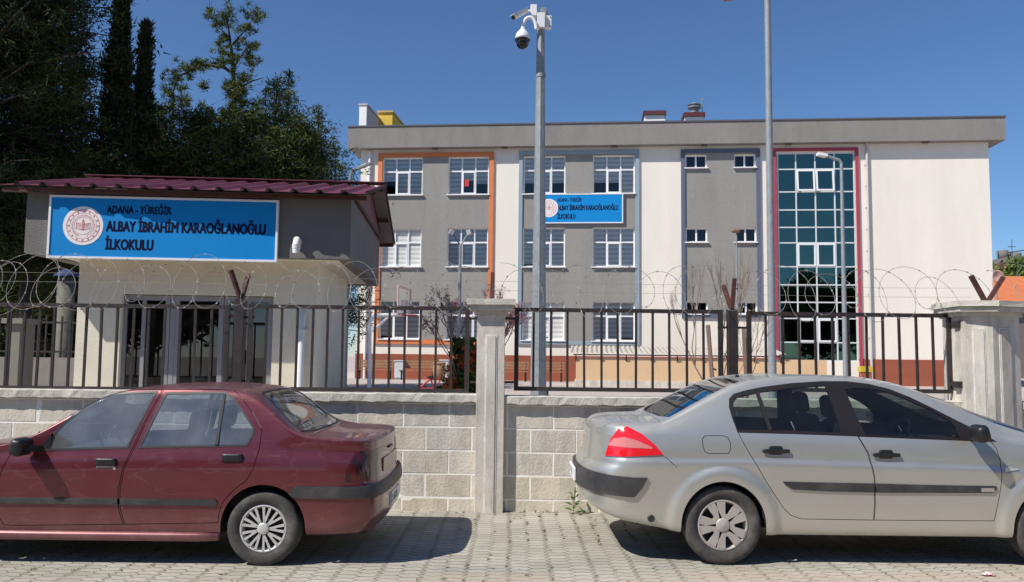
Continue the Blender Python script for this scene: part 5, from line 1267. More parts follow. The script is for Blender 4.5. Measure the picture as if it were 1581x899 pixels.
class Car:
    """shell built from longitudinal tables; X = world x, Y = world y, Z = height"""
    def __init__(s, yside, wm, x0, x1, T, Rl, B, belt, p0=(5, .4), p1=(5, .4), e0=None, e1=None, tumble=.45, zref=1.0, wtab=None, deckf=.93):
        s.ys = yside; s.wm = wm; s.yc = yside + wm; s.x0 = x0; s.x1 = x1; s.T = pchip(T); s.R = pchip(Rl); s.B = pchip(B); s.belt = pchip(belt)
        s.p0, s.p1, s.e0, s.e1, s.tumble, s.zref, s.deckf = p0, p1, e0 and pchip(e0), e1 and pchip(e1), tumble, zref, deckf
        s.wtab = pchip(wtab) if wtab else (lambda x: 1.)
    def inset(s, z):
        return s.wm * (.02 if z < .9 else min(.36, .05 + .40 * (z - .92)))
    def tr(s, P, centre=False, sc_=1.):
        out = []
        for px, py in P:
            Y = s.ys
            for _ in range(4): p = at(px, py, Y); Y = s.yc if centre else s.ys + max(0, s.inset(p.z))
            out.append((p.x, p.z))
        return out
    def W(s, x):
        w_ = s.wm * s.wtab(x)
        for end, (p, L_), sg_ in ((s.x0, s.p0, -1), (s.x1, s.p1, 1)):
            q = (x - (end - sg_ * L_)) * sg_ / L_
            if q > 0: w_ *= max(0., 1 - min(1, q) ** p) ** (1 / 2.3)
        return w_
    def section(s, x):
        W = s.W(x); B, T = s.B(x), s.T(x); Rr = min(s.R(x), T - .004); b = min(s.belt(x), Rr - .05)
        yr = W * min(s.deckf, s.deckf - s.tumble * max(0, Rr - s.zref))
        m1 = B + (b - B) * .30; m2 = B + (b - B) * .62; m3 = B + (b - B) * .84
        # (y, z) from the sill up to the centre line
        if s.crease: mc = B + (b - B) * .745; mid = [(W * 1.0, m2), (W * .999, mc - .022), (W * .984, mc + .022), (W * .974, B + (b - B) * .87), (W * .950, b)]
        else: mid = [(W * 1.0, m2), (W * .992, m3), (W * .955, b)]
        return [(W * .90, B), (W * .965, B + .035), (W * .99, m1)] + mid + [
                (W * .955 * .66 + yr * .34 + W * .006, b + (Rr - b) * .36), (W * .955 * .28 + yr * .72 + W * .008, b + (Rr - b) * .74), (yr, Rr),
                (yr * .90, Rr + (T - Rr) * .42), (yr * .62, Rr + (T - Rr) * .80), (yr * .3, Rr + (T - Rr) * .96), (0, T)]
    SUB = 5; crease = False
    def row(s, x):
        P = s.section(x); n = len(P); out = []
        def cr_(a, b_, c, d, t): return .5 * ((2 * b_) + (-a + c) * t + (2 * a - 5 * b_ + 4 * c - d) * t * t + (-a + 3 * b_ - 3 * c + d) * t ** 3)
        for i in range(n - 1):
            a, b_, c = P[max(0, i - 1)], P[i], P[i + 1]; d = P[i + 2] if i + 2 < n else (-P[i][0], P[i][1])
            for k in range(s.SUB):
                t = k / s.SUB; out.append((max(0, cr_(a[0], b_[0], c[0], d[0], t)), cr_(a[1], b_[1], c[1], d[1], t)))
        out.append(P[-1]); return out
    def shear(s, x, z):
        if s.e1:
            q = max(0, min(1, (x - (s.x1 - .55)) / .55)); x += s.e1(z) * q * q * (3 - 2 * q)
        if s.e0:
            q = max(0, min(1, ((s.x0 + .55) - x) / .55)); x += s.e0(z) * q * q * (3 - 2 * q)
        return x
    def surf_y(s, x, z):
        P = s.row(x); 
        for i in range(len(P) - 1):
            if P[i][1] <= z <= P[i + 1][1]:
                t = (z - P[i][1]) / max(1e-6, P[i + 1][1] - P[i][1]); return s.yc - (P[i][0] * (1 - t) + P[i + 1][0] * t)
        return s.ys
    def shell(s):
        fr = [1, .985, .96, .93, .89, .84, .78, .70, .6, .48, .34, .18, .06, 0]
        def ends(end, p, L_, sg_): return [end - sg_ * L_ + sg_ * L_ * max(0, 1 - f ** 2.3) ** (1 / p) for f in fr]
        a = ends(s.x0, *s.p0, -1); c = ends(s.x1, *s.p1, 1)
        lo, hi = max(a), min(c); n = int((hi - lo) / .03); xs = sorted(set([round(v, 5) for v in a + c] + [round(lo + (hi - lo) * i / n, 5) for i in range(n + 1)]))
        ys_ = [xs[0]]
        for x in xs[1:]:
            if x - ys_[-1] > .0008: ys_.append(x)
        ys_[-1] = xs[-1]
        bm = bmesh.new(); rows = []
        for x in ys_:
            r_ = s.row(x); full = [(-y, z) for y, z in r_] + [(y, z) for y, z in r_[-2::-1]]
            rows.append([bm.verts.new((s.shear(x, z), s.yc + y, z)) for y, z in full])
        for i in range(len(rows) - 1):
            for j in range(len(rows[0]) - 1): bm.faces.new((rows[i][j], rows[i + 1][j], rows[i + 1][j + 1], rows[i][j + 1]))
        bmesh.ops.remove_doubles(bm, verts=bm.verts[:], dist=.0004)
        bmesh.ops.recalc_face_normals(bm, faces=bm.faces[:])
        t = max(bm.faces, key=lambda f: f.calc_center_median().z)
        if t.normal.z < 0: bmesh.ops.reverse_faces(bm, faces=bm.faces[:])
        return bm

def knife(bm, P, closed, ax, filt):
    """cut the shell along a polyline seen along one axis. ax 'y': P in (x,z); 'z': P in (x,y); 'x': P in (y,z)"""
    n = len(P); ij = {'y': (0, 2), 'z': (0, 1), 'x': (1, 2)}[ax]; dirv = {'y': Vector((0, 1, 0)), 'z': Vector((0, 0, 1)), 'x': Vector((1, 0, 0))}[ax]
    for k in range(n if closed else n - 1):
        a, c = P[k], P[(k + 1) % n]; A = Vector((0, 0, 0)); D = Vector((0, 0, 0)); A[ij[0]], A[ij[1]] = a; D[ij[0]], D[ij[1]] = c[0] - a[0], c[1] - a[1]
        L_ = D.length
        if L_ < 1e-6: continue
        no = D.cross(dirv).normalized(); Dn = D / L_; sel = []
        for f in bm.faces:
            ds = []; ts = []
            for v in f.verts: q = v.co - A; ds.append(q.dot(no)); ts.append(q.dot(Dn))
            if min(ds) < -1e-5 and max(ds) > 1e-5 and max(ts) > -.002 and min(ts) < L_ + .002 and filt(f): sel.append(f)
        if sel:
            ed = set(); vs = set()
            for f in sel: ed.update(f.edges); vs.update(f.verts)
            bmesh.ops.bisect_plane(bm, geom=sel + list(ed) + list(vs), dist=1e-5, plane_co=A, plane_no=no)
def take(bm, faces):
    """copy faces into a new bmesh and delete them from the old one"""
    nb = bmesh.new(); mp = {}
    for f in faces:
        vs = []
        for v in f.verts:
            if v not in mp: mp[v] = nb.verts.new(v.co)
            vs.append(mp[v])
        try: nb.faces.new(vs)
        except ValueError: pass
    bmesh.ops.delete(bm, geom=faces, context='FACES'); return nb
def islands(bm):
    bmesh.ops.remove_doubles(bm, verts=bm.verts[:], dist=1e-5); left = set(bm.faces); out = []
    while left:
        f = left.pop(); grp = [f]; st = [f]
        while st:
            g_ = st.pop()
            for e in g_.edges:
                for h_ in e.link_faces:
                    if h_ in left: left.discard(h_); grp.append(h_); st.append(h_)
        if len(grp) < 6: continue
        nb = bmesh.new(); mp = {}
        for g_ in grp: nb.faces.new([mp.setdefault(v, None) or mp.__setitem__(v, nb.verts.new(v.co)) or mp[v] for v in g_.verts])
        out.append(nb)
    bm.free(); return out
def thick(bm, d_out, d_in):
    """give a surface thickness: outer skin moved out, inner skin (material 1) moved in"""
    bmesh.ops.remove_doubles(bm, verts=bm.verts[:], dist=1e-5); bm.normal_update()
    vs = list(bm.verts); fs = list(bm.faces); be = [e for e in bm.edges if len(e.link_faces) == 1]
    inn = {v: bm.verts.new(v.co - v.normal * d_in) for v in vs}
    for f in fs:
        try: g_ = bm.faces.new([inn[v] for v in reversed(f.verts)]); g_.material_index = 1; g_.smooth = True
        except ValueError: pass
    for e in be:
        a, c = e.verts; f = e.link_faces[0]
        lv = [l.vert for l in f.loops]; i = lv.index(a)
        if lv[(i + 1) % len(lv)] == c: a, c = c, a
        e.smooth = False
        try: g_ = bm.faces.new((a, c, inn[c], inn[a])); g_.material_index = 1 if d_out == 0 else 0; g_.smooth = False
        except ValueError: pass
    if d_out:
        nn = {v: v.normal.copy() for v in vs}
        for v in vs: v.co += nn[v] * d_out
def bm_ob(bm, name, mats, parent, o, sharp=True):
    for f in bm.faces:
        if f.material_index == 0: f.smooth = True
    me = bpy.data.meshes.new(name); bm.to_mesh(me); bm.free()
    for v in me.vertices: v.co -= Vector(o)
    for m_ in mats: me.materials.append(m_)
    ob = bpy.data.objects.new(name, me); col.objects.link(ob); ob.parent = parent; return ob

def wheel(root, o, cx, Yout, r, rimr, width, capfn, sgn, mt, mrim):
    """tyre with tread and rim; outer face towards -y when sgn = -1"""
    w_ = empty_part('wheel', root, (cx - o[0], Yout - o[1] - sgn * width / 2, r - o[2]))
    b = MB(); h = width / 2; q = sgn
    prof = [(rimr, -h * .72), (rimr + .012, -h * .86), (rimr + (r - rimr) * .45, -h * 1.0), (r - .022, -h * .93), (r - .006, -h * .78), (r, -h * .6)]
    for gx in (-.45, -.05, .35): prof += [(r, h * (gx - .10)), (r - .007, h * (gx - .07)), (r - .007, h * (gx + .03)), (r, h * (gx + .06))]
    prof += [(r, h * .6), (r - .006, h * .78), (r - .022, h * .93), (rimr + (r - rimr) * .45, h), (rimr + .012, h * .86), (rimr, h * .72)]
    b.lathe(prof, (0, 0, 0), 'y', 72)
    # flatten the contact patch slightly
    b.v = [(x, y, max(z, -r + .006)) for x, y, z in b.v]
    ty = b.build('tyre', mt, w_)
    b = MB(); f = q * h
    b.lathe([(rimr, -f * .7), (rimr - .02, -f * .6), (rimr - .03, f * .3), (rimr - .012, f * .66), (rimr, f * .74), (rimr + .004, f * .70)], (0, 0, 0), 'y', 64)
    b.cur = 1; b.lathe([(rimr - .02, f * .25), (.09, f * .30), (.001, f * .32)], (0, 0, 0), 'y', 48); b.cur = 0
    capfn(b, rimr, f)
    b.build('rim', [mrim, M_dark], w_)
    return w_
def empty_part(name, parent, loc):
    e = bpy.data.objects.new(name, None); col.objects.link(e); e.parent = parent; e.location = loc; e.empty_display_size = .1; return e
def polar_prism(b, pts, y0, y1, crown=0.):
    """pts (r, angle) polygon, front face at y0"""
    P = [(r * math.sin(a), r * math.cos(a)) for r, a in pts]; b.prism(P, y0, y1)
def cap_twin(b, rr, f):          # nine pairs of slim spokes
    y0, y1 = f * .80, f * .62
    b.lathe([(rr + .004, f * .70), (rr - .004, f * .80), (rr - .016, f * .80), (rr - .018, f * .62)], (0, 0, 0), 'y', 64)
    b.lathe([(.046, f * .62), (.046, f * .84), (.036, f * .90), (.001, f * .91)], (0, 0, 0), 'y', 36)
    for k in range(9):
        a = 2 * math.pi * k / 9 + .15
        for s_ in (-1, 1):
            c = a + s_ * .155; polar_prism(b, [(.04, a + s_ * .04 - .12), (.04, a + s_ * .04 + .16), (rr - .012, c + .062), (rr - .012, c - .062)], y0, y1)
        polar_prism(b, [(rr * .36, a - .2), (rr * .36, a + .2), (rr * .55, a + .12), (rr * .55, a - .12)], y0 * .97, y1)
def cap_five(b, rr, f):          # ten broad fingers in five pairs
    y0, y1 = f * .84, f * .62
    b.lathe([(rr + .004, f * .70), (rr - .002, f * .80), (rr - .016, f * .82), (rr - .018, f * .62)], (0, 0, 0), 'y', 64)
    b.lathe([(.060, f * .62), (.058, f * .84), (.05, f * .90), (.001, f * .915)], (0, 0, 0), 'y', 40)
    for k in range(10):
        a = 2 * math.pi * k / 10; s_ = .085 if k % 2 else -.085; c = a + s_
        n_ = 6; L_ = [(.05 + (rr - .062) * t / n_, c - (.33 - .13 * t / n_)) for t in range(n_ + 1)]; R_ = [(.05 + (rr - .062) * t / n_, c + (.33 - .13 * t / n_)) for t in range(n_, -1, -1)]
        P = [(r_, a_ * 1.0 - 0) for r_, a_ in L_] + R_
        w0 = .046; w1 = .072
        dx = lambda r_: (w0 + (w1 - w0) * (r_ - .05) / (rr - .06)) / 2
        P = [(r_, c - math.asin(min(.9, dx(r_) / r_))) for r_ in [.055, .09, .13, rr - .014]] + [(r_, c + math.asin(min(.9, dx(r_) / r_))) for r_ in [rr - .014, .13, .09, .055]]
        polar_prism(b, P, y0, y1)
    for k in range(5):
        a = 2 * math.pi * (k * 2 + .5) / 10 + 0; polar_prism(b, [(.05, a - .25), (.05, a + .25), (.095, a + .16), (.095, a - .16)], y0 * .985, y1)
    b.lathe([(.022, f * .918), (.018, f * .93), (.001, f * .932)], (0, 0, 0), 'y', 4, smooth=False)

M_tyre = mat('tyre_rubber', (.045, .043, .040), .85, var=.15, vs_=9, dirt=(.15, .135, .12), dirt_amt=.7, dirt_s=6, bump=.2, bs=80)
M_hub1 = mat('silver_hubcap', (.58, .58, .57), .38, metal=.35, var=.08, vs_=9)
M_hub2 = mat('dusty_hubcap', (.43, .40, .375), .5, metal=.3, var=.12, vs_=9)
def paint(name, c, rough, metal, dust, dust_amt, zdust=.55, scuff=0.):
    """car paint with clear coat, road dust that settles on upward faces and low on the doors"""
    M = mat(name, c, rough, metal=metal, var=.05, vs_=1.5, coat=.7); t = M.node_tree; N = t.nodes; L = t.links; b = N['Principled BSDF']
    src = b.inputs['Base Color'].links[0].from_socket
    ge = N.new('ShaderNodeNewGeometry'); tc = N.new('ShaderNodeTexCoord'); sp = N.new('ShaderNodeSeparateXYZ'); L.new(ge.outputs['Normal'], sp.inputs[0]); so_ = N.new('ShaderNodeSeparateXYZ'); L.new(tc.outputs['Object'], so_.inputs[0])
    up = N.new('ShaderNodeMapRange'); up.inputs[1].default_value = .35; up.inputs[2].default_value = 1.0; up.inputs[3].default_value = 0; up.inputs[4].default_value = .65; L.new(sp.outputs[2], up.inputs[0])
    lo = N.new('ShaderNodeMapRange'); lo.inputs[1].default_value = zdust; lo.inputs[2].default_value = .15; lo.inputs[3].default_value = 0; lo.inputs[4].default_value = .8; L.new(so_.outputs[2], lo.inputs[0])
    n = N.new('ShaderNodeTexNoise'); n.inputs['Scale'].default_value = 5; n.inputs['Detail'].default_value = 10; n.inputs['Roughness'].default_value = .7; L.new(tc.outputs['Object'], n.inputs['Vector'])
    mx = N.new('ShaderNodeMath'); mx.operation = 'MAXIMUM'; L.new(up.outputs[0], mx.inputs[0]); L.new(lo.outputs[0], mx.inputs[1])
    ad = N.new('ShaderNodeMath'); ad.operation = 'ADD'; ad.inputs[1].default_value = .22; L.new(mx.outputs[0], ad.inputs[0])
    nn = N.new('ShaderNodeMapRange'); nn.inputs[1].default_value = .25; nn.inputs[2].default_value = .75; nn.inputs[3].default_value = .5; nn.inputs[4].default_value = 1.25; L.new(n.outputs[0], nn.inputs[0])
    mu = N.new('ShaderNodeMath'); mu.operation = 'MULTIPLY'; L.new(ad.outputs[0], mu.inputs[0]); L.new(nn.outputs[0], mu.inputs[1])
    m2 = N.new('ShaderNodeMath'); m2.operation = 'MULTIPLY'; m2.use_clamp = True; m2.inputs[1].default_value = dust_amt; L.new(mu.outputs[0], m2.inputs[0])
    c_ = N.new('ShaderNodeMix'); c_.data_type = 'RGBA'; L.new(m2.outputs[0], c_.inputs[0]); L.new(src, c_.inputs[6]); c_.inputs[7].default_value = (*dust, 1); L.new(c_.outputs[2], b.inputs['Base Color'])
    if scuff:      # thin wandering scratches and faded patches in the lacquer
        mp = N.new('ShaderNodeMapping'); mp.inputs['Scale'].default_value = (.9, .9, 3.2); L.new(tc.outputs['Object'], mp.inputs[0])
        ns = N.new('ShaderNodeTexNoise'); ns.inputs['Scale'].default_value = 1.6; ns.inputs['Detail'].default_value = 4; L.new(mp.outputs[0], ns.inputs['Vector'])
        a1 = N.new('ShaderNodeMath'); a1.operation = 'SUBTRACT'; a1.inputs[1].default_value = .5; L.new(ns.outputs[0], a1.inputs[0])
        a2 = N.new('ShaderNodeMath'); a2.operation = 'ABSOLUTE'; L.new(a1.outputs[0], a2.inputs[0])
        a3 = N.new('ShaderNodeMapRange'); a3.inputs[1].default_value = .0; a3.inputs[2].default_value = .012; a3.inputs[3].default_value = scuff; a3.inputs[4].default_value = 0; L.new(a2.outputs[0], a3.inputs[0])
        a4 = N.new('ShaderNodeMath'); a4.operation = 'MULTIPLY'; L.new(a3.outputs[0], a4.inputs[0]); L.new(n.outputs[0], a4.inputs[1])
        c2 = N.new('ShaderNodeMix'); c2.data_type = 'RGBA'; L.new(a4.outputs[0], c2.inputs[0]); L.new(c_.outputs[2], c2.inputs[6]); c2.inputs[7].default_value = (.42, .25, .25, 1); L.new(c2.outputs[2], b.inputs['Base Color'])
    ct = N.new('ShaderNodeMath'); ct.operation = 'MULTIPLY_ADD'; ct.inputs[1].default_value = -.9; ct.inputs[2].default_value = .75; ct.use_clamp = True; L.new(m2.outputs[0], ct.inputs[0]); L.new(ct.outputs[0], b.inputs['Coat Weight'])
    rr = N.new('ShaderNodeMath'); rr.operation = 'MULTIPLY_ADD'; rr.inputs[1].default_value = .5; rr.inputs[2].default_value = rough; rr.use_clamp = True; L.new(m2.outputs[0], rr.inputs[0]); L.new(rr.outputs[0], b.inputs['Roughness'])
    mt = N.new('ShaderNodeMath'); mt.operation = 'MULTIPLY_ADD'; mt.inputs[1].default_value = -metal; mt.inputs[2].default_value = metal; mt.use_clamp = True; L.new(m2.outputs[0], mt.inputs[0]); L.new(mt.outputs[0], b.inputs['Metallic'])
    b.inputs['Coat Roughness'].default_value = .05
    return M
M_rubber = mat('window_rubber', (.018, .017, .016), .5, var=.1)
M_seat = mat('seat_cloth', (.045, .047, .055), .9, var=.15, vs_=8)
M_trimg = mat('dark_trim', (.035, .035, .037), .5, var=.2, vs_=5, dirt=(.10, .095, .09), dirt_amt=.5, dirt_s=5)
def interior(root, o, car, xf, xr, xs_front, xs_rear, dirx, zf, rad=.26, M_s=None):
    """cabin floor, seats, dashboard, wheel; dirx = +1 when the car faces +x"""
    M_s = M_s or M_seat
    yc, wm = car.yc, car.wm
    b = MB(); b.box(min(xf, xr), max(xf, xr), yc - wm * .85, yc + wm * .85, .28, .32); b.box(xf, xf + dirx * .02, yc - wm * .85, yc + wm * .85, .3, car.belt(xf) - .06); b.box(xr, xr - dirx * .02, yc - wm * .85, yc + wm * .85, .3, car.belt(xr) - .02); b.build('cabin_floor', M_dark, root, o)
    for sy in (-1, 1):
        b = MB(); x = xs_front; y = yc + sy * wm * .43
        b.rbox((x + dirx * .05, y, .52), (.5, .48, .2), .08)
        b.rbox((x - dirx * .26, y, zf - .36), (.16, .48, .64), .07, M=Matrix.Rotation(-dirx * .22, 3, 'Y'))
        b.build('seat', M_s, root, o)
        h = MB(); h.rbox((x - dirx * .37, y, zf + .06), (.11, .28, .20), .05, M=Matrix.Rotation(-dirx * .15, 3, 'Y'))
        for q in (-.06, .06): h.tube([(x - dirx * .34, y + q, zf - .12), (x - dirx * .36, y + q, zf + .03)], .007, 6)
        h.build('headrest', M_s, root, o)
    b = MB(); x = xs_rear; b.rbox((x + dirx * .05, yc, .50), (.5, wm * 1.6, .2), .08); b.rbox((x - dirx * .25, yc, zf - .38), (.16, wm * 1.55, .56), .07, M=Matrix.Rotation(-dirx * .3, 3, 'Y')); b.build('rear_bench', M_s, root, o)
    for sy in (-1, 1):
        h = MB(); h.rbox((x - dirx * .36, yc + sy * wm * .42, zf - .01), (.11, .26, .17), .05); h.build('headrest', M_s, root, o)
    b = MB(); b.rbox((xf - dirx * .22, yc, car.belt(xf) - .13), (.42, wm * 1.66, .24), .08); b.build('dashboard', M_s, root, o)
    b = MB(); b.box(min(xr, xr - dirx * .45), max(xr, xr - dirx * .45), yc - wm * .8, yc + wm * .8, car.belt(xr) - .06, car.belt(xr) - .03); b.build('parcel_shelf', M_s, root, o)
    yw = yc + (wm * .43 if dirx > 0 else -wm * .43)
    b = MB(); cx = xf - dirx * .50; cz = car.belt(xf) - .02; R_ = .18; P = []
    tilt = .45
    for k in range(24):
        t = 2 * math.pi * k / 24; P.append((cx + dirx * math.sin(tilt) * R_ * math.cos(t), yw + R_ * math.sin(t), cz + math.cos(tilt) * R_ * math.cos(t)))
    b.tube(P, .014, 8, closed=True); b.tube([(cx, yw, cz), (cx + dirx * .3, yw, cz - .12)], .03, 8); b.tube([P[6], P[18]], .014, 6); b.build('steering_wheel', M_black, root, o)
def underbody(root, o, car, arches, zb=.24, r0_=.12, r1_=.12):
    b = MB(); xs = [car.x0 + r0_] + sorted(q for a in arches for q in (a[0] - a[1], a[0] + a[1])) + [car.x1 - r1_]
    for i in range(0, len(xs), 2): b.box(xs[i], xs[i + 1], car.yc - car.wm * .86, car.yc + car.wm * .86, zb, zb + .05)
    b.box(xs[0], xs[-1], car.yc - car.wm * .60, car.yc + car.wm * .60, zb + .001, zb + .06)
    for (cx, r_) in arches:
        for sy in (-1, 1):
            V = []; n = 18; y0_ = car.yc + sy * car.wm * .965; y1_ = car.yc + sy * car.wm * .58
            for k in range(n + 1):
                t = math.pi * k / n; V += [(cx + (r_ + .012) * math.cos(t), y0_, .30 + (r_ + .02) * math.sin(t)), (cx + (r_ + .012) * math.cos(t), y1_, .30 + (r_ + .02) * math.sin(t))]
            b.add(V, [(2 * k, 2 * k + 2, 2 * k + 3, 2 * k + 1) for k in range(n)])
            b.add([V[2 * k + 1] for k in range(n + 1)], [list(range(n + 1))])
    for cx, _ in arches: b.tube([(cx, car.yc - car.wm * .7, .29), (cx, car.yc + car.wm * .7, .29)], .035, 8)
    b.build('underbody', M_dark, root, o)
def strip_poly(P): return P

# ---------------------------------------------------------------- the maroon saloon (faces left)
def A1(P): return [(x / 2.395, 540 + y / 2.395) for x, y in P]
def build_red():
    c = Car(6.65, .845, -5.28, -1.03,
            T=[(-5.28, .70), (-5.1, .78), (-4.5, .885), (-3.98, .955), (-3.86, .98), (-3.50, 1.19), (-3.22, 1.345), (-3.0, 1.392), (-2.6, 1.405), (-2.25, 1.385), (-2.09, 1.345), (-1.66, 1.035), (-1.58, 1.018), (-1.2, 1.005), (-1.06, .99), (-1.03, .97)],
            Rl=[(-5.28, .66), (-5.1, .74), (-4.5, .855), (-4.02, .925), (-3.84, 1.0), (-3.54, 1.175), (-3.27, 1.31), (-3.08, 1.352), (-2.6, 1.365), (-2.22, 1.345), (-2.10, 1.31), (-1.66, 1.02), (-1.5, .995), (-1.2, .985), (-1.06, .965), (-1.03, .95)],
            B=[(-5.28, .30), (-4.9, .22), (-4.3, .20), (-1.9, .20), (-1.6, .235), (-1.2, .25), (-1.03, .27)],
            belt=[(-5.28, .6), (-4.6, .78), (-4.0, .865), (-2.0, .905), (-1.5, .90), (-1.03, .88)],
            p0=(4, .5), p1=(7, .32), e1=[(.2, -.10), (.30, -.04), (.38, 0), (.60, 0), (.64, -.035), (.95, -.05)], e0=[(.2, .05), (.4, 0), (.7, .06)], tumble=.50, deckf=.945)
    bm = c.shell()
    root = empty('parked_car', (-2.6, c.yc, 0), 'dusty maroon saloon parked at left, seen from its rear quarter', 'car'); o = root.location
    side = lambda f: abs(f.calc_center_median().y - c.yc) > .36 and abs(f.normal.y) > .25
    glassR = c.tr(A1([(522, 357), (540, 322), (575, 250), (607, 185), (620, 165), (832, 163), (862, 183), (900, 237), (936, 292), (932, 315), (910, 350), (700, 354)]))
    glassF = c.tr(A1([(170, 367), (200, 322), (250, 268), (320, 212), (375, 180), (412, 168), (572, 160), (548, 205), (510, 280), (468, 358)]))
    doorR = c.tr(A1([(606, 148), (548, 252), (490, 370), (462, 440), (447, 520), (447, 590), (462, 646), (806, 640), (812, 600), (828, 560), (850, 535), (882, 505), (912, 485), (938, 440), (958, 370), (970, 295), (940, 240), (890, 172), (858, 148)]))
    doorF = c.tr(A1([(600, 148), (542, 252), (483, 370), (456, 440), (440, 520), (440, 590), (456, 646), (60, 650), (15, 648), (-20, 590), (-5, 500), (15, 430), (45, 368), (100, 318), (200, 235), (300, 178), (380, 152), (430, 146)]))
    wc = -1.945; ar = .335
    arch = [(wc + ar * math.cos(t), .30 + ar * math.sin(t) * 1.0) for t in [math.pi * k / 26 for k in range(27)]] + [(wc - ar - .005, .05), (wc + ar + .03, .05)]
    wf = wc - 2.54
    archf = [(x - 2.54, z) for x, z in arch]
    for P in (glassR, glassF): knife(bm, P, True, 'y', side); knife(bm, pl_offset(P, -.016, True), True, 'y', side); knife(bm, pl_offset(P, .016, True), True, 'y', side)
    gap = .0028
    for P in (doorR, doorF):
        for d in (-gap, gap): knife(bm, pl_offset(P, d, True), True, 'y', side)
    low = lambda f: abs(f.calc_center_median().y - c.yc) > .30 and f.calc_center_median().z < .8
    for P in (arch, archf): knife(bm, P, True, 'y', low)
    # bumper, tail lamp, rub strip
    bx = -1.76
    strip = [(bx, .545), (bx + .06, .625), (-.8, .630), (-.8, .535), (bx + .03, .537)]
    lowb = [(bx + .02, .535), (-1.655, .38), (-1.60, .10)]
    lamp = [(-1.305, .665), (-1.295, .76), (-1.235, .895), (-.8, .90), (-.8, .665)]
    allf = lambda f: f.calc_center_median().x > -1.95
    knife(bm, strip, True, 'y', allf); knife(bm, lamp, True, 'y', allf)
    for d in (-gap, gap): knife(bm, pl_offset(lowb, d), False, 'y', allf)
    back = lambda f: f.calc_center_median().x > -1.35
    for sy in (-1, 1): knife(bm, [(c.yc + sy * .40, .5), (c.yc + sy * .40, 1.0)], False, 'x', back)
    # boot lid lines and number plate recess
    lid = [(-1.62, c.yc - .60), (-1.62, c.yc + .60)]
    rub = [(-5.0, .47), (-5.0, .515), (-2.32, .515), (-2.30, .49), (-2.32, .47)]
    rside = lambda f: side(f) and f.calc_center_median().x < -2.2
    knife(bm, rub, True, 'y', rside)
    sill = [(-5.1, .255), (-2.29, .255)]
    for d in (-.002, .002): knife(bm, pl_offset(sill, d), False, 'y', rside)
    # rear and front screens from above
    def scr(f): n_ = f.normal; q = f.calc_center_median(); return q.z > .9 and n_.z > .15 and abs(q.y - c.yc) < .78
    rw = [(-1.705, c.yc - .665), (-2.055, c.yc - .515), (-2.085, c.yc - .44), (-2.095, c.yc), (-2.085, c.yc + .44), (-2.055, c.yc + .515), (-1.705, c.yc + .665), (-1.655, c.yc + .45), (-1.645, c.yc), (-1.655, c.yc - .45)]
    fw_ = [(-3.84, c.yc - .68), (-3.33, c.yc - .53), (-3.27, c.yc), (-3.33, c.yc + .53), (-3.84, c.yc + .68), (-3.90, c.yc)]
    for P in (rw, fw_): knife(bm, P, True, 'z', scr); knife(bm, pl_offset(P, .02, True), True, 'z', scr); knife(bm, pl_offset(P, -.02, True), True, 'z', scr)
    lidp = [(-1.60, c.yc - .70), (-1.60, c.yc + .70)]
    bon = [(-3.98, c.yc - .74), (-3.98, c.yc + .74)]
    for P in (lidp, bon):
        for d in (-gap, gap): knife(bm, pl_offset(P, d), False, 'z', lambda f: f.normal.z > .5 and f.calc_center_median().z > .8)
    sidel = [[(-1.60, c.yc + s_ * .70), (-1.1, c.yc + s_ * .66)] for s_ in (-1, 1)] + [[(-3.98, c.yc + s_ * .74), (-5.1, c.yc + s_ * .66)] for s_ in (-1, 1)]
    for P in sidel:
        for d in (-gap, gap): knife(bm, pl_offset(P, d), False, 'z', lambda f: f.normal.z > .35 and f.calc_center_median().z > .66)
    # classify
    reg = {k: [] for k in ('rear_window', 'windscreen', 'glassF', 'glassR', 'trim', 'gap', 'arch', 'strip', 'lamp', 'rub', 'doorF', 'doorR', 'lower')}
    rwo = pl_offset(rw, .02, True) if abs(pl_offset(rw, .02, True)[0][1] - c.yc) > .665 else pl_offset(rw, -.02, True)
    fwo = max((pl_offset(fw_, .02, True), pl_offset(fw_, -.02, True)), key=lambda P: max(abs(q[1] - c.yc) for q in P))
    def outer(P, d):
        a, b_ = pl_offset(P, d, True), pl_offset(P, -d, True); return a if max(q[0] for q in a) > max(q[0] for q in b_) else b_
    gRo, gFo = outer(glassR, .016), outer(glassF, .016)
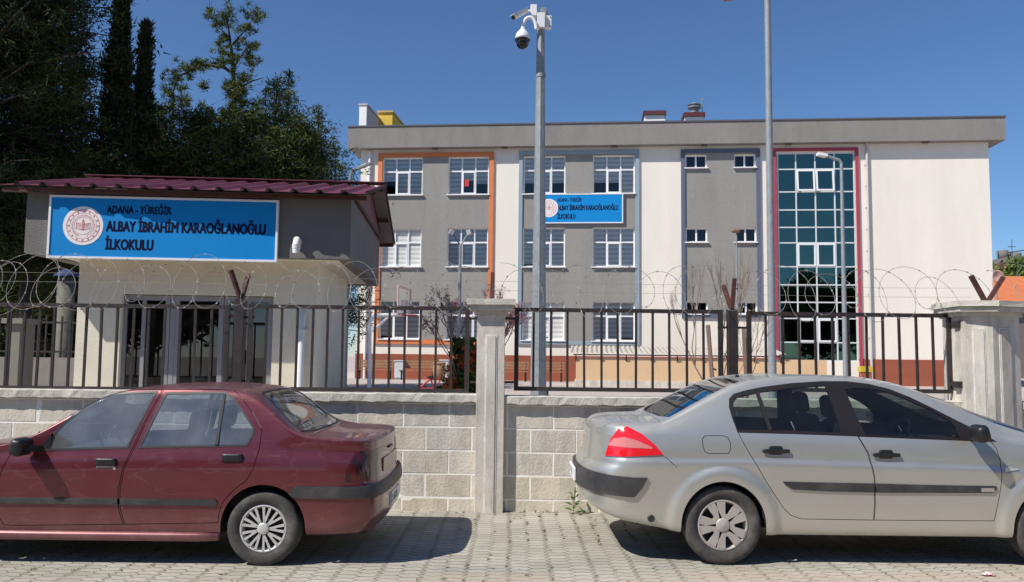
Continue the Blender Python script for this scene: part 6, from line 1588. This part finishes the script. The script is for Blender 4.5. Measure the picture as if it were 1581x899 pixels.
    for f in bm.faces:
        q = f.calc_center_median(); x, y, z = q; s_ = abs(y - c.yc); hor = f.normal.z
        k = None
        if s_ > .3 and z < .8 and (inpoly(x, z, arch) or inpoly(x, z, archf)): k = 'arch'
        elif scr(f) and z > .93 and inpoly(x, y, rw): k = 'rear_window'
        elif scr(f) and z > .93 and inpoly(x, y, fw_): k = 'windscreen'
        elif scr(f) and z > .93 and (inpoly(x, y, rwo) or inpoly(x, y, fwo)): k = 'trim'
        elif hor > .35 and z > .66 and (min(seg_d(x, y, P) for P in sidel) < gap or (z > .8 and hor > .5 and min(seg_d(x, y, lidp), seg_d(x, y, bon)) < gap)): k = 'gap'
        elif x > -1.95 and inpoly(x, z, strip): k = 'strip'
        elif x > -1.4 and s_ > .40 and inpoly(x, z, lamp): k = 'lamp'
        elif x > -1.95 and seg_d(x, z, lowb) < gap: k = 'gap'
        elif side(f):
            if inpoly(x, z, glassR): k = 'glassR'
            elif inpoly(x, z, glassF): k = 'glassF'
            elif inpoly(x, z, gRo) or inpoly(x, z, gFo): k = 'trim'
            elif seg_d(x, z, doorR, True) < gap * .9 or seg_d(x, z, doorF, True) < gap * .9: k = 'gap'
            elif x < -2.2 and inpoly(x, z, rub): k = 'rub'
            elif x < -2.29 and seg_d(x, z, sill) < .0019: k = 'gap'
            elif inpoly(x, z, doorR): k = 'doorR'
            elif inpoly(x, z, doorF): k = 'doorF'
        if k is None and x > bx and z < .54: k = 'lower'
        if k: reg[k].append(f)
    M_paint = paint('maroon_paint', (.120, .007, .016), .27, .5, (.34, .24, .22), .36, scuff=.22)
    M_in = M_dark
    M_gl = glass('car_glass', (.66, .72, .75), .03, dust=(.62, .64, .66), dust_amt=.20, k=2.4)
    M_lampd = mat('smoked_red_lamp', (.022, .006, .007), .18, var=.5, vs_=14, coat=.4, dirt=(.16, .008, .010), dirt_amt=.8, dirt_s=5)
    got = {}
    for k, fs in reg.items():
        fs = [f for f in fs if f.is_valid]; got[k] = take(bm, fs)
    def split(bmx, f):      # near and far half
        a = bmesh.new(); b_ = bmesh.new()
        for g_ in bmx.faces:
            t = a if g_.calc_center_median().y < c.yc else b_
            t.faces.new([t.verts.new(v.co) for v in g_.verts])
        for t in (a, b_): bmesh.ops.remove_doubles(t, verts=t.verts[:], dist=1e-5)
        return a, b_
    thick(bm, 0, .012); bm_ob(bm, 'body', [M_paint, M_in], root, o)
    doors = []
    for k in ('doorF', 'doorR'):
        for h_ in split(got[k], None): thick(h_, 0, .012); doors.append(bm_ob(h_, 'door', [M_paint, M_in], root, o))
    for k, d_ in (('glassF', 0), ('glassR', 2)):
        for i, h_ in enumerate(split(got[k], None)): bm_ob(h_, 'window', [M_gl], doors[d_ + i], (0, 0, 0) if False else o)
    for h_ in islands(got['trim']): thick(h_, .003, .012); bm_ob(h_, 'window_rubber', [M_rubber, M_rubber], root, o)
    bm_ob(got['rear_window'], 'rear_window', [glass('red_rear_glass', (.34, .38, .40), .04, dust=(.40, .36, .32), dust_amt=.14, k=1.2)], root, o); bm_ob(got['windscreen'], 'windscreen', [M_gl], root, o)
    thick(got['lower'], .006, .012); bump_ = bm_ob(got['lower'], 'bumper', [M_paint, M_in], root, o)
    thick(got['strip'], .020, .012); bm_ob(got['strip'], 'bumper_strip', [M_trimg, M_trimg], bump_, o)
    for h_ in split(got['lamp'], None): thick(h_, .004, .012); bm_ob(h_, 'tail_lamp', [M_lampd, M_in], root, o)
    for h_ in islands(got['rub']):
        far = sum(v.co.y for v in h_.verts) / len(h_.verts) > c.yc; back_ = sum(v.co.x for v in h_.verts) / len(h_.verts) > -3.2
        thick(h_, .014, .010); bm_ob(h_, 'rub_strip', [M_trimg, M_trimg], doors[(2 if back_ else 0) + far], o)
    got['gap'].free(); got['arch'].free()
    # divider in the rear door glass
    (xa, za), (xb, zb) = c.tr(A1([(830, 166), (801, 352)]))
    for sy in (1, -1):
        ya, yb = c.surf_y(xa, za), c.surf_y(xb, zb)
        if sy < 0: ya, yb = 2 * c.yc - ya, 2 * c.yc - yb
        b = MB(); b.beam((xa, ya - sy * .004, za), (xb, yb - sy * .004, zb), .024, .016, up=Vector((0, 1, 0))); b.build('window_divider', M_rubber, doors[2 if sy > 0 else 3], o)
    # handles
    for (P, d_) in ((A1([(355, 401), (431, 430)]), 0), (A1([(822, 385), (897, 415)]), 2)):
        (xa, za), (xb, zb) = c.tr(P); zm = (za + zb) / 2
        for i, sy in enumerate((1, -1)):
            y_ = c.surf_y((xa + xb) / 2, zm); y_ = y_ if sy > 0 else 2 * c.yc - y_
            b = MB(); b.rbox(((xa + xb) / 2, y_ - sy * .006, zm), (abs(xb - xa), .03, abs(za - zb)), .010); b.build('door_handle', M_black, doors[d_ + i], o)
            b = MB(); b.box(xa + .01, xb - .005, y_ - sy * .006, y_ - sy * .0, zm - abs(za - zb) * .5 - .014, zm - abs(za - zb) * .5 - .004)
            b.lathe([(.010, y_ - sy * .008), (.001, y_ - sy * .010)], (xb - .01, 0, zm - abs(za - zb) * .5 - .018), 'y', 14); b.build('handle_trim', M_hub1, doors[d_ + i], o)
    # mirrors
    (xm, zm), = c.tr(A1([(122, 352)]))
    for sy in (1, -1):
        ym = c.yc - sy * (c.wm + .10); b = MB()
        b.rbox((xm - .01, ym, zm + .0), (.10, .20, .135), .035, M=Matrix.Rotation(.2, 3, 'Y')); b.beam((xm + .05, c.yc - sy * (c.wm - .06), zm - .03), (xm + .0, ym, zm - .01), .07, .05); b.build('door_mirror', M_black, doors[0 if sy > 0 else 1], o)
        b = MB(); b.prism([(xm + .01, zm - .07), (xm + .14, zm - .055), (xm + .03 + .115, zm + .09)], c.yc - sy * (c.wm * .955), c.yc - sy * (c.wm * .93)); b.build('mirror_foot', M_black, doors[0 if sy > 0 else 1], o)
    for sy in (1, -1):
        b = MB(); b.rbox((-3.24, c.yc - sy * (c.wm - .030), .222), (1.92, .085, .075), .034, n=10); b.build('sill', M_paint, root, o)
    # wipers
    b = MB(); b.tube([(-3.98, c.yc - .35, .965), (-3.93, c.yc - .5, .985), (-3.84, c.yc - .66, 1.005)], .010, 6); b.tube([(-3.98, c.yc + .2, .975), (-3.9, c.yc - .1, 1.0)], .010, 6); b.build('wiper', M_black, root, o)
    # plate, lock and badge area on the tail
    xe = -1.03
    b = MB(); b.bbox(xe - .004, xe + .012, c.yc - .26, c.yc + .26, .38, .49, .003); pt = b.build('number_plate', M_swhite, bump_, o)
    me = text_mesh('plate_text', '21 BB 008', .09, .9, .0, .001)
    for v in me.vertices: v.co = Vector((0, v.co.x, v.co.z))
    ob = mesh_ob('plate_text', me, M_ink, pt, Vector((xe + .0145, c.yc - .21, .405)) - o)
    b = MB(); b.box(xe - .002, xe + .0135, c.yc - .258, c.yc - .225, .382, .488); b.build('plate_band', mat('plate_blue', (.02, .08, .4), .5), pt, o)
    # trunk panel with recess between the lamps
    b = MB(); b.bbox(-1.098, -1.066, c.yc - .40, c.yc + .40, .69, .80, .006); b.build('tail_panel', paint('maroon_panel', (.12, .02, .025), .3, .3, (.3, .24, .22), .5), root, o)
    b = MB(); b.bbox(-1.095, -1.062, c.yc - .10, c.yc + .10, .855, .872, .004); b.lathe([(.001, -1.10), (.012, -1.104)], (0, c.yc, .90), 'x', 12) if False else None; b.build('boot_handle', M_black, root, o)
    interior(root, o, c, -3.86, -1.72, -3.02, -2.20, -1, 1.02)
    underbody(root, o, c, [(wc, ar), (wf, ar)])
    for cx in (wc, wf):
        for sy in (1, -1):
            w_ = wheel(root, o, cx, c.ys + .012 if sy > 0 else c.yc + c.wm - .012, .288, .186, .175, cap_twin, -sy, M_tyre, M_hub1)
            if sy < 0: pass
    b = MB(); b.tube([(-1.5, c.yc + .35, .23), (-1.12, c.yc + .38, .24)], .025, 10); b.build('exhaust', M_rust, root, o)
    # headlamps and grille at the unseen front
    for sy in (-1, 1): b = MB(); b.rbox((-5.17, c.yc + sy * .56, .62), (.14, .36, .14), .05); b.build('headlight', M_bb, root, o)
    b = MB(); b.rbox((-5.24, c.yc, .62), (.06, .66, .10), .03); b.build('grille', M_black, root, o)
    b = MB(); b.rbox((-5.27, c.yc, .44), (.14, 1.55, .16), .06); b.build('front_bumper', M_trimg, root, o)
build_red()

# ---------------------------------------------------------------- the silver saloon (faces right)
def A2(P): return [(860 + x / 2.193, 540 + y / 2.193) for x, y in P]
def build_silver():
    c = Car(6.86, .875, .60, 5.10, T=[(0, 0), (1, 1)], Rl=[(0, 0), (1, 1)], B=[(0, 0), (1, 1)], belt=[(0, 0), (1, 1)])
    def prt(P, Yd): return [((q := at(*A2([p])[0], Yd)).x, q.z) for p in P]
    topc = [(q.x, q.z) for q in [at(*A2([p])[0], c.yc) for p in [(470, 118), (545, 98), (640, 84), (740, 79), (850, 79), (950, 83), (1050, 94), (1130, 110), (1200, 133)]]]
    c.T = pchip([(.60, 1.07), (.63, 1.10), (.75, 1.135), (1.0, 1.15), (1.27, 1.155)] + [(1.33, 1.175), (1.55, 1.275), (1.80, 1.385), (2.02, 1.460), (2.22, 1.500), (2.45, 1.522), (2.8, 1.533), (3.1, 1.525), (3.35, 1.492), (3.6, 1.42), (3.9, 1.315), (4.2, 1.20), (4.42, 1.12), (4.6, 1.075), (4.9, .96), (5.06, .82), (5.10, .76)])
    rail = c.tr(A2([(385, 233), (480, 182), (600, 124), (660, 107), (740, 98), (850, 94), (950, 99), (1050, 111), (1130, 130), (1200, 155), (1280, 190), (1350, 224), (1430, 262), (1490, 287), (1540, 300)]))
    Rl = [(.60, 1.03), (.64, 1.06), (.75, 1.09), (1.0, 1.105), (1.2, 1.115)] + [(x, z) for x, z in rail] 
    while Rl[5][0] - Rl[4][0] < .03: Rl.pop(4)
    lx = Rl[-1][0]; Rl += [(4.75, .98), (4.98, .84), (5.10, .70)] if lx < 4.65 else [(lx + .2, .9), (5.10, .70)]
    c.R = pchip(Rl)
    T_ = c.T; Rf = c.R
    c.T = lambda x: max(T_(x), Rf(x) + .012)
    c.B = pchip([(.60, .52), (.66, .45), (.78, .385), (.95, .33), (1.2, .285), (1.5, .24), (2.2, .235), (4.0, .235), (4.6, .25), (5.10, .30)])
    c.belt = pchip([(.60, .98), (1.2, 1.02), (1.9, 1.045), (2.6, 1.03), (3.8, 1.0), (4.3, .96), (5.10, .66)])
    c.p0 = (3.6, .55); c.p1 = (3.2, .7); c.e0 = pchip([(.30, .0), (.62, 0), (.74, .015), (.80, .07), (1.08, .10)]); c.e1 = pchip([(.25, -.05), (.45, 0), (.6, 0), (.9, -.1)])
    c.crease = True; c.tumble = .46; c.zref = 1.08; c.deckf = .90; c.wtab = pchip([(.6, .985), (1.7, 1.0), (3.5, 1.0), (5.1, .97)])
    c.inset = lambda z: c.wm * (.02 if z < .95 else min(.36, .045 + .42 * (z - 1.03))) if z < .95 or z > 1.03 else c.wm * .045
    bm = c.shell()
    root = empty('parked_car', (2.9, c.yc, 0), 'silver grey saloon with red tail lamp parked at right, in front of the wide pillar', 'car'); o = root.location
    side = lambda f: abs(f.calc_center_median().y - c.yc) > .36 and abs(f.normal.y) > .22
    frame = c.tr(A2([(610, 278), (594, 235), (583, 195), (584, 168), (600, 151), (640, 139), (700, 127), (800, 114), (900, 108), (985, 108), (1060, 117), (1130, 134), (1200, 162), (1270, 196), (1340, 232), (1400, 262), (1445, 285), (1490, 312), (1395, 308), (1200, 300), (970, 291), (800, 284)]))
    gR = c.tr(A2([(610, 271), (600, 235), (597, 200), (600, 176), (614, 162), (690, 145), (800, 131), (912, 123), (925, 160), (945, 225), (962, 282), (800, 275)]))
    gF = c.tr(A2([(1045, 290), (1012, 220), (978, 135), (1020, 130), (1085, 135), (1140, 150), (1190, 170), (1270, 205), (1330, 240), (1352, 262), (1366, 301), (1200, 296)]))
    doorR = c.tr(A2([(612, 280), (640, 330), (680, 400), (712, 455), (742, 500), (765, 535), (790, 560), (825, 573), (1071, 577), (1073, 520), (1070, 430), (1052, 350), (1018, 293), (800, 285)]))
    doorF = c.tr(A2([(1021, 294), (1055, 350), (1073, 430), (1076, 520), (1074, 577), (1480, 580), (1495, 500), (1503, 440), (1502, 380), (1488, 335), (1472, 312), (1300, 305)]))
    lamp = c.tr(A2([(172, 367), (180, 340), (190, 305), (212, 272), (240, 263), (290, 288), (330, 322), (359, 356)])) 
    strip_n = c.tr(A2([(205, 428), (255, 433), (306, 434), (290, 465), (262, 499), (210, 496)]))
    strip = [(.3, .605), (.3, .775), (.78, .745), (.93, .72)]
    # side part of the strip traced, then carried round the back
    xs_, zs_ = [p[0] for p in strip_n], [p[1] for p in strip_n]
    strip = [(.3, .70), strip_n[0], strip_n[1], strip_n[2], strip_n[3], strip_n[4], strip_n[5], (.3, .545)]
    strip[0] = (.3, strip_n[0][1] + .035); strip[-1] = (.3, strip_n[5][1] + .03)
    fuel = [(x, z) for x, z in c.tr(A2([(500, 292), (560, 291), (578, 297), (586, 315), (587, 340), (580, 352), (515, 352), (500, 345), (493, 325), (492, 303)]))]
    (wx, _), = c.tr(A2([(562, 582)]))
    wc = wx; ar = .345
    arch = [(wc + ar * math.cos(t), .315 + ar * 1.04 * math.sin(t)) for t in [math.pi * k / 26 for k in range(27)]] + [(wc - ar - .01, .05), (wc + ar + .02, .05)]
    wf = wc + 2.70; archf = [(x + 2.70, z) for x, z in arch]
    flare = [(wc + (ar + .085) * math.cos(t), .315 + (ar * 1.04 + .085) * math.sin(t)) for t in [math.pi * k / 26 for k in range(27)]]
    for P in (frame, gR, gF): knife(bm, P, True, 'y', side)
    gap = .0026
    for P in (doorR, doorF, fuel):
        for d in (-gap, gap): knife(bm, pl_offset(P, d, True), True, 'y', side)
    low = lambda f: abs(f.calc_center_median().y - c.yc) > .30 and f.calc_center_median().z < .85
    for P in (arch, archf): knife(bm, P, True, 'y', low)
    rear = lambda f: f.calc_center_median().x < 1.35
    knife(bm, strip, True, 'y', rear); knife(bm, lamp, True, 'y', lambda f: rear(f) and abs(f.calc_center_median().y - c.yc) > .3)
    seam = c.tr(A2([(359, 357), (385, 380), (412, 404)]))
    for d in (-gap, gap): knife(bm, pl_offset(seam, d), False, 'y', lambda f: side(f) and rear(f))
    (ra, rz_), (rb, _), (rc_, rzb), (rd, _) = c.tr(A2([(762, 447), (1485, 463), (800, 474), (1475, 484)]))
    rub = c.tr(A2([(762, 446), (900, 449), (1071, 452), (1250, 457), (1480, 461), (1487, 467), (1472, 484), (1100, 483), (900, 478), (795, 472), (775, 460)]))
    knife(bm, rub, True, 'y', side)
    def scr(f): n_ = f.normal; q = f.calc_center_median(); return q.z > 1.05 and n_.z > .15 and abs(q.y - c.yc) < .78
    rw = [(1.335, c.yc - .66), (1.60, c.yc - .60), (1.86, c.yc - .545), (1.99, c.yc - .48), (2.03, c.yc), (1.99, c.yc + .48), (1.86, c.yc + .545), (1.60, c.yc + .60), (1.335, c.yc + .66), (1.30, c.yc + .4), (1.29, c.yc), (1.30, c.yc - .4)]
    fw_ = [(4.36, c.yc - .70), (3.9, c.yc - .62), (3.52, c.yc - .54), (3.42, c.yc), (3.52, c.yc + .54), (3.9, c.yc + .62), (4.36, c.yc + .70), (4.45, c.yc)]
    for P in (rw, fw_): knife(bm, P, True, 'z', scr)
    top_ = lambda f: f.normal.z > .4 and f.calc_center_median().z > .7
    lines = [[(1.255, c.yc - .70), (1.25, c.yc), (1.255, c.yc + .70)], [(4.5, c.yc - .76), (4.5, c.yc + .76)]] + [[(1.255, c.yc + s_ * .70), (.80, c.yc + s_ * .60)] for s_ in (-1, 1)] + [[(4.5, c.yc + s_ * .76), (5.0, c.yc + s_ * .62)] for s_ in (-1, 1)]
    for P in lines:
        for d in (-gap, gap): knife(bm, pl_offset(P, d), False, 'z', top_)
    keys = ('rear_window', 'windscreen', 'gF', 'gR', 'frame', 'gap', 'arch', 'strip', 'lamp', 'rub', 'doorF', 'doorR', 'fuel'); reg = {k: [] for k in keys}
    for f in bm.faces:
        q = f.calc_center_median(); x, y, z = q; s_ = abs(y - c.yc); k = None
        if s_ > .3 and z < .85 and (inpoly(x, z, arch) or inpoly(x, z, archf)): k = 'arch'
        elif scr(f) and inpoly(x, y, rw): k = 'rear_window'
        elif scr(f) and inpoly(x, y, fw_): k = 'windscreen'
        elif top_(f) and min(seg_d(x, y, P) for P in lines) < gap: k = 'gap'
        elif x < 1.35 and inpoly(x, z, strip): k = 'strip'
        elif x < 1.35 and s_ > .3 and inpoly(x, z, lamp): k = 'lamp'
        elif side(f):
            if inpoly(x, z, gR): k = 'gR'
            elif inpoly(x, z, gF): k = 'gF'
            elif inpoly(x, z, frame): k = 'frame'
            elif min(seg_d(x, z, doorR, True), seg_d(x, z, doorF, True), seg_d(x, z, fuel, True), seg_d(x, z, seam) * 3) < gap * .9: k = 'gap'
            elif inpoly(x, z, rub): k = 'rub'
            elif inpoly(x, z, doorR): k = 'doorR'
            elif inpoly(x, z, doorF): k = 'doorF'
            elif inpoly(x, z, fuel): k = 'fuel'
        if k: reg[k].append(f)
    M_paint = paint('silver_paint', (.525, .525, .485), .30, .70, (.46, .42, .35), .36, .6)
    M_gl = glass('clear_car_glass', (.72, .79, .76), .02, dust=(.5, .5, .5), dust_amt=.02, k=.8, base=.01)
    M_glr = glass('tinted_rear_glass', (.06, .075, .09), .02, dust=(.5, .5, .5), dust_amt=.02, k=.9, base=0.)
    M_redl = mat('bright_red_lens', (.70, .012, .02), .15, var=.08, vs_=18, coat=.8)
    got = {k: take(bm, [f for f in fs if f.is_valid]) for k, fs in reg.items()}
    def split(bmx):
        a = bmesh.new(); b_ = bmesh.new()
        for g_ in bmx.faces:
            t = a if g_.calc_center_median().y < c.yc else b_
            t.faces.new([t.verts.new(v.co) for v in g_.verts])
        for t in (a, b_): bmesh.ops.remove_doubles(t, verts=t.verts[:], dist=1e-5)
        return a, b_
    # wheel arch flares: move the skin out around the arches
    for B_ in [bm] + [got[k] for k in ('doorR', 'doorF')]:
        for v in B_.verts:
            for cx in (wc, wf):
                d_ = math.hypot(v.co.x - cx, (v.co.z - .315) / 1.04)
                if abs(v.co.y - c.yc) > .5 and v.co.z < .9 and d_ < ar + .12:
                    t = (d_ - ar) / .105; k_ = 1 if t < .75 else max(0, 1 - (t - .75) / .35); v.co.y += (1 if v.co.y > c.yc else -1) * .030 * k_ * (1 if t > -.1 else 0)
    thick(bm, 0, .012); bm_ob(bm, 'body', [M_paint, M_dark], root, o)
    doors = []
    for k in ('doorF', 'doorR'):
        for h_ in split(got[k]): thick(h_, 0, .012); doors.append(bm_ob(h_, 'door', [M_paint, M_dark], root, o))
    for k, d_ in (('gF', 0), ('gR', 2)):
        for i, h_ in enumerate(split(got[k])): bm_ob(h_, 'window', [M_gl], doors[d_ + i], o)
    M_bp = mat('brown_black_frame', (.015, .012, .012), .45, var=.2)
    for h_ in split(got['frame']): thick(h_, .004, .014); bm_ob(h_, 'window_frame', [M_bp, M_bp], root, o)
    bm_ob(got['rear_window'], 'rear_window', [M_glr], root, o); bm_ob(got['windscreen'], 'windscreen', [M_gl], root, o)
    thick(got['strip'], .022, .012); bp_ = bm_ob(got['strip'], 'bumper_strip', [M_trimg, M_trimg], root, o)
    (lx0, lz0), (lx1, lz1), (lx2, lz2), (lx3, lz3) = c.tr(A2([(185, 320), (215, 298), (320, 335), (240, 330)]))
    for i, h_ in enumerate(split(got['lamp'])):
        thick(h_, .010, .012); lo_ = bm_ob(h_, 'tail_lamp', [M_redl, M_redl], root, o)
    for h_ in islands(got['rub']):
        far = sum(v.co.y for v in h_.verts) / len(h_.verts) > c.yc; back_ = sum(v.co.x for v in h_.verts) / len(h_.verts) < 2.75
        thick(h_, .012, .010); bm_ob(h_, 'rub_strip', [M_trimg, M_trimg], doors[(2 if back_ else 0) + far], o)
    for h_ in split(got['fuel']): 
        if len(h_.faces) and sum(v.co.y for v in h_.verts) / len(h_.verts) < c.yc: thick(h_, 0, .01); bm_ob(h_, 'fuel_flap', [M_paint, M_dark], root, o)
        else: thick(h_, 0, .01); bm_ob(h_, 'side_patch', [M_paint, M_dark], root, o)
    got['gap'].free(); got['arch'].free()
    # clear lens band inside the near tail lamp
    clear = c.tr(A2([(184, 330), (198, 305), (232, 298), (270, 308), (325, 333), (322, 337), (230, 333)]))
    bmx = c.shell(); nf = lambda f: f.calc_center_median().x < 1.35 and f.calc_center_median().y < c.yc - .3
    knife(bmx, clear, True, 'y', nf); fs = [f for f in bmx.faces if nf(f) and inpoly(f.calc_center_median().x, f.calc_center_median().z, clear)]
    cl = take(bmx, fs); bmx.free()
    if len(cl.faces):
        thick(cl, .0125, .002); bm_ob(cl, 'clear_lens', [mat('pale_lens', (.62, .20, .18), .15, coat=.8), M_redl], lo_ if False else root, o)
    for (P, d_) in ((A2([(740, 343)]), 2), (A2([(1113, 356)]), 0)):
        (xh, zh), = c.tr(P)
        for i, sy in enumerate((1, -1)):
            y_ = c.surf_y(xh, zh); y_ = y_ if sy > 0 else 2 * c.yc - y_
            b = MB(); b.rbox((xh, y_ - sy * .020, zh), (.225, .020, .034), .010); b.rbox((xh, y_ - sy * .003, zh + .004), (.11, .016, .072), .008); b.build('door_handle', M_black, doors[d_ + i], o)
    # quarter light divider
    (xa, za), (xb, zb) = c.tr(A2([(681, 147), (722, 274)]))
    for sy in (1, -1):
        ya, yb = c.surf_y(xa, za), c.surf_y(xb, zb)
        if sy < 0: ya, yb = 2 * c.yc - ya, 2 * c.yc - yb
        b = MB(); b.beam((xa, ya - sy * .003, za), (xb, yb - sy * .003, zb), .030, .014, up=Vector((0, 1, 0))); b.build('window_divider', M_bp, doors[2 if sy > 0 else 3], o)
    # B pillar cover slightly proud
    (xm, zm), = c.tr(A2([(1412, 278)]))
    for sy in (1, -1):
        ym = c.yc - sy * (c.wm + .10); b = MB(); b.rbox((xm - .045, ym, zm), (.11, .19, .14), .045, M=Matrix.Rotation(-.25, 3, 'Y')); b.beam((xm - .02, c.yc - sy * (c.wm - .08), zm - .05), (xm - .03, ym, zm - .04), .05, .04); b.build('door_mirror', M_black, doors[0 if sy > 0 else 1], o)
    # side repeater on the wing, tow eye cover, aerial, emblem, plate
    (xs1, zs1), (xs2, zs2) = c.tr(A2([(1514, 405), (1562, 404)]))
    y_ = c.surf_y(xs1, zs1); b = MB(); b.add([(xs1, y_ - .012, zs1 - .018), (xs2, y_ - .006, zs1 - .002), (xs2, y_ - .006, zs1 + .004), (xs1, y_ - .012, zs1 + .018), (xs1, y_ + .01, zs1 - .018), (xs2, y_ + .01, zs1 - .002), (xs2, y_ + .01, zs1 + .004), (xs1, y_ + .01, zs1 + .018)], [(0, 1, 2, 3), (7, 6, 5, 4), (0, 4, 5, 1), (1, 5, 6, 2), (2, 6, 7, 3), (3, 7, 4, 0)]); b.build('side_repeater', M_hub1, root, o)
    (xt, zt), = c.tr(A2([(319, 572)])); y_ = c.surf_y(xt, zt); b = MB(); b.lathe([(.018, y_ - .012), (.028, y_ - .014), (.030, y_ + .004)], (xt, 0, zt), 'y', 20); b.lathe([(.018, y_ - .008), (.001, y_ - .008)], (xt, 0, zt), 'y', 20); b.build('tow_eye_cover', M_trimg, root, o)
    b = MB(); b.tube([(2.1, c.yc, c.T(2.1) - .005), (2.1, c.yc, c.T(2.1) + .02)], .018, 10); b.tube([(2.1, c.yc, c.T(2.1) + .015), (1.98, c.yc, c.T(2.1) + .22)], .004, 6); b.build('aerial', M_black, root, o)
    b = MB(); b.bbox(.568, .585, c.yc - .26, c.yc + .26, .575, .685, .003); pt = b.build('number_plate', M_swhite, root, o)
    me = text_mesh('plate_text', '01 TR 58', .09, .9, .0, .001)
    for v in me.vertices: v.co = Vector((0, -v.co.x, v.co.z))
    mesh_ob('plate_text', me, M_ink, pt, Vector((.5655, c.yc + .22, .60)) - o)
    (xp, zp), = c.tr(A2([(1450, 474)])); y_ = c.surf_y(xp, zp); b = MB(); b.box(xp - .045, xp + .06, y_ - .0145, y_ - .0125, zp - .016, zp + .016); b.build('strip_badge', mat('worn_badge', (.30, .26, .25), .5, var=.3, vs_=20), root, o)
    interior(root, o, c, 4.25, 1.42, 3.18, 2.18, 1, 1.20)
    # rear view mirror inside
    b = MB(); b.rbox((3.62, c.yc, 1.36), (.04, .22, .06), .018); b.beam((3.62, c.yc, 1.36), (3.60, c.yc, 1.42), .02, .02); b.build('inner_mirror', M_black, root, o)
    underbody(root, o, c, [(wc, ar), (wf, ar)], .30, .45, .36)
    for cx in (wc, wf):
        for sy in (1, -1): wheel(root, o, cx, c.ys + .0 if sy > 0 else c.yc + c.wm, .317, .205, .20, cap_five, -sy, M_tyre, M_hub2)
    for sy in (-1, 1): b = MB(); b.rbox((4.84, c.yc + sy * .50, .72), (.26, .28, .13), .05); b.build('headlight', M_bb, root, o)
    b = MB(); b.rbox((5.06, c.yc, .45), (.06, .55, .12), .03); b.build('grille', M_black, root, o)
build_silver()
# ================================================================ small growth and litter on the pavement
rg = npa(99)
def scatter_tufts(name, pts, hts, m_, label):
    C = np.repeat(pts, 9, 0); Hh = np.repeat(hts, 9); n = len(C); a = rg.uniform(0, 6.28, n); d = np.stack([np.cos(a) * .55, np.sin(a) * .55, np.ones(n)], 1); d /= np.linalg.norm(d, axis=1)[:, None]
    base = C + np.stack([rg.normal(0, .008, n), rg.normal(0, .008, n), np.zeros(n)], 1); s_ = np.stack([-np.sin(a), np.cos(a), np.zeros(n)], 1) * .0028
    v = np.stack([base - s_, base + s_, base + d * Hh[:, None]], 1).reshape(-1, 3)
    me = bpy.data.meshes.new(name); me.from_pydata(v.tolist(), [], [(3 * i, 3 * i + 1, 3 * i + 2) for i in range(n)]); me.materials.append(m_)
    o = bpy.data.objects.new(name, me); col.objects.link(o); tag(o, kind='stuff'); o['label'] = label; return o
n = 900
xk = np.round(rg.uniform(-6, 6, n) / .165) * .165 + rg.normal(0, .012, n); yk = 6.0 + 3.1 * rg.random(n)
keep = (np.sin(xk * 1.7 + 1) + np.sin(yk * 2.3 + xk) + rg.normal(0, .5, n)) > .3
xk, yk = xk[keep], yk[keep]
scatter_tufts('joint_grass', np.stack([xk, yk, np.full(len(xk), .0)], 1), rg.uniform(.008, .026, len(xk)), leaf_mat('joint_grass_green', (.10, .12, .04), (.20, .20, .08)), 'tiny grass and moss tufts in the paving joints')
n = 160; xw = rg.uniform(-7, 5, n); xw = xw[(np.sin(xw * 2.1) + rg.normal(0, .4, n)) > .2]
scatter_tufts('wall_foot_grass', np.stack([xw, np.full(len(xw), 9.085) + rg.normal(0, .012, len(xw)), np.zeros(len(xw))], 1), rg.uniform(.015, .06, len(xw)), leaf_mat('dry_grass', (.16, .15, .06), (.26, .23, .10)), 'thin dry grass along the foot of the block wall')
# dry leaves
b = MB(); r = random.Random(8)
for _ in range(150):
    x, y = r.uniform(-5.5, 5.5), 9.08 - abs(r.gauss(0, .5)) if r.random() < .6 else r.uniform(6, 9); a = r.uniform(0, 6.28); l_ = r.uniform(.012, .03); c_, s_ = math.cos(a) * l_, math.sin(a) * l_
    b.add([(x - c_, y - s_, .004), (x - s_ * .4, y + c_ * .4, .010), (x + c_, y + s_, .005), (x + s_ * .4, y - c_ * .4, .009)], [(0, 1, 2, 3)])
o = b.build('fallen_leaves', mat('dry_leaf', (.22, .15, .07), .9, var=.4, vs_=9)); tag(o, kind='stuff'); o['label'] = 'small dry leaves scattered over the paving'
# crumpled wrapper in front of the silver car
p = onplane(1524, 889, Vector((0, 0, 0)), Vector((0, 0, 1))); b = MB(); n = 7
V = [[(p.x + (i - 3) * .016 + r.uniform(-.004, .004), p.y + (j - 3) * .012 + r.uniform(-.004, .004), .006 + r.uniform(0, .016)) for j in range(n)] for i in range(n)]
for i in range(n - 1):
    for j in range(n - 1): b.cur = 1 if r.random() < .35 else 0; b.quad(V[i][j], V[i + 1][j], V[i + 1][j + 1], V[i][j + 1])
o = b.build('paper_wrapper', [M_white, mat('wrapper_pink', (.55, .12, .16), .5)], None, (p.x, p.y, 0), recalc=False); tag(o, 'crumpled pink and white wrapper on the ground before the silver car', 'litter')
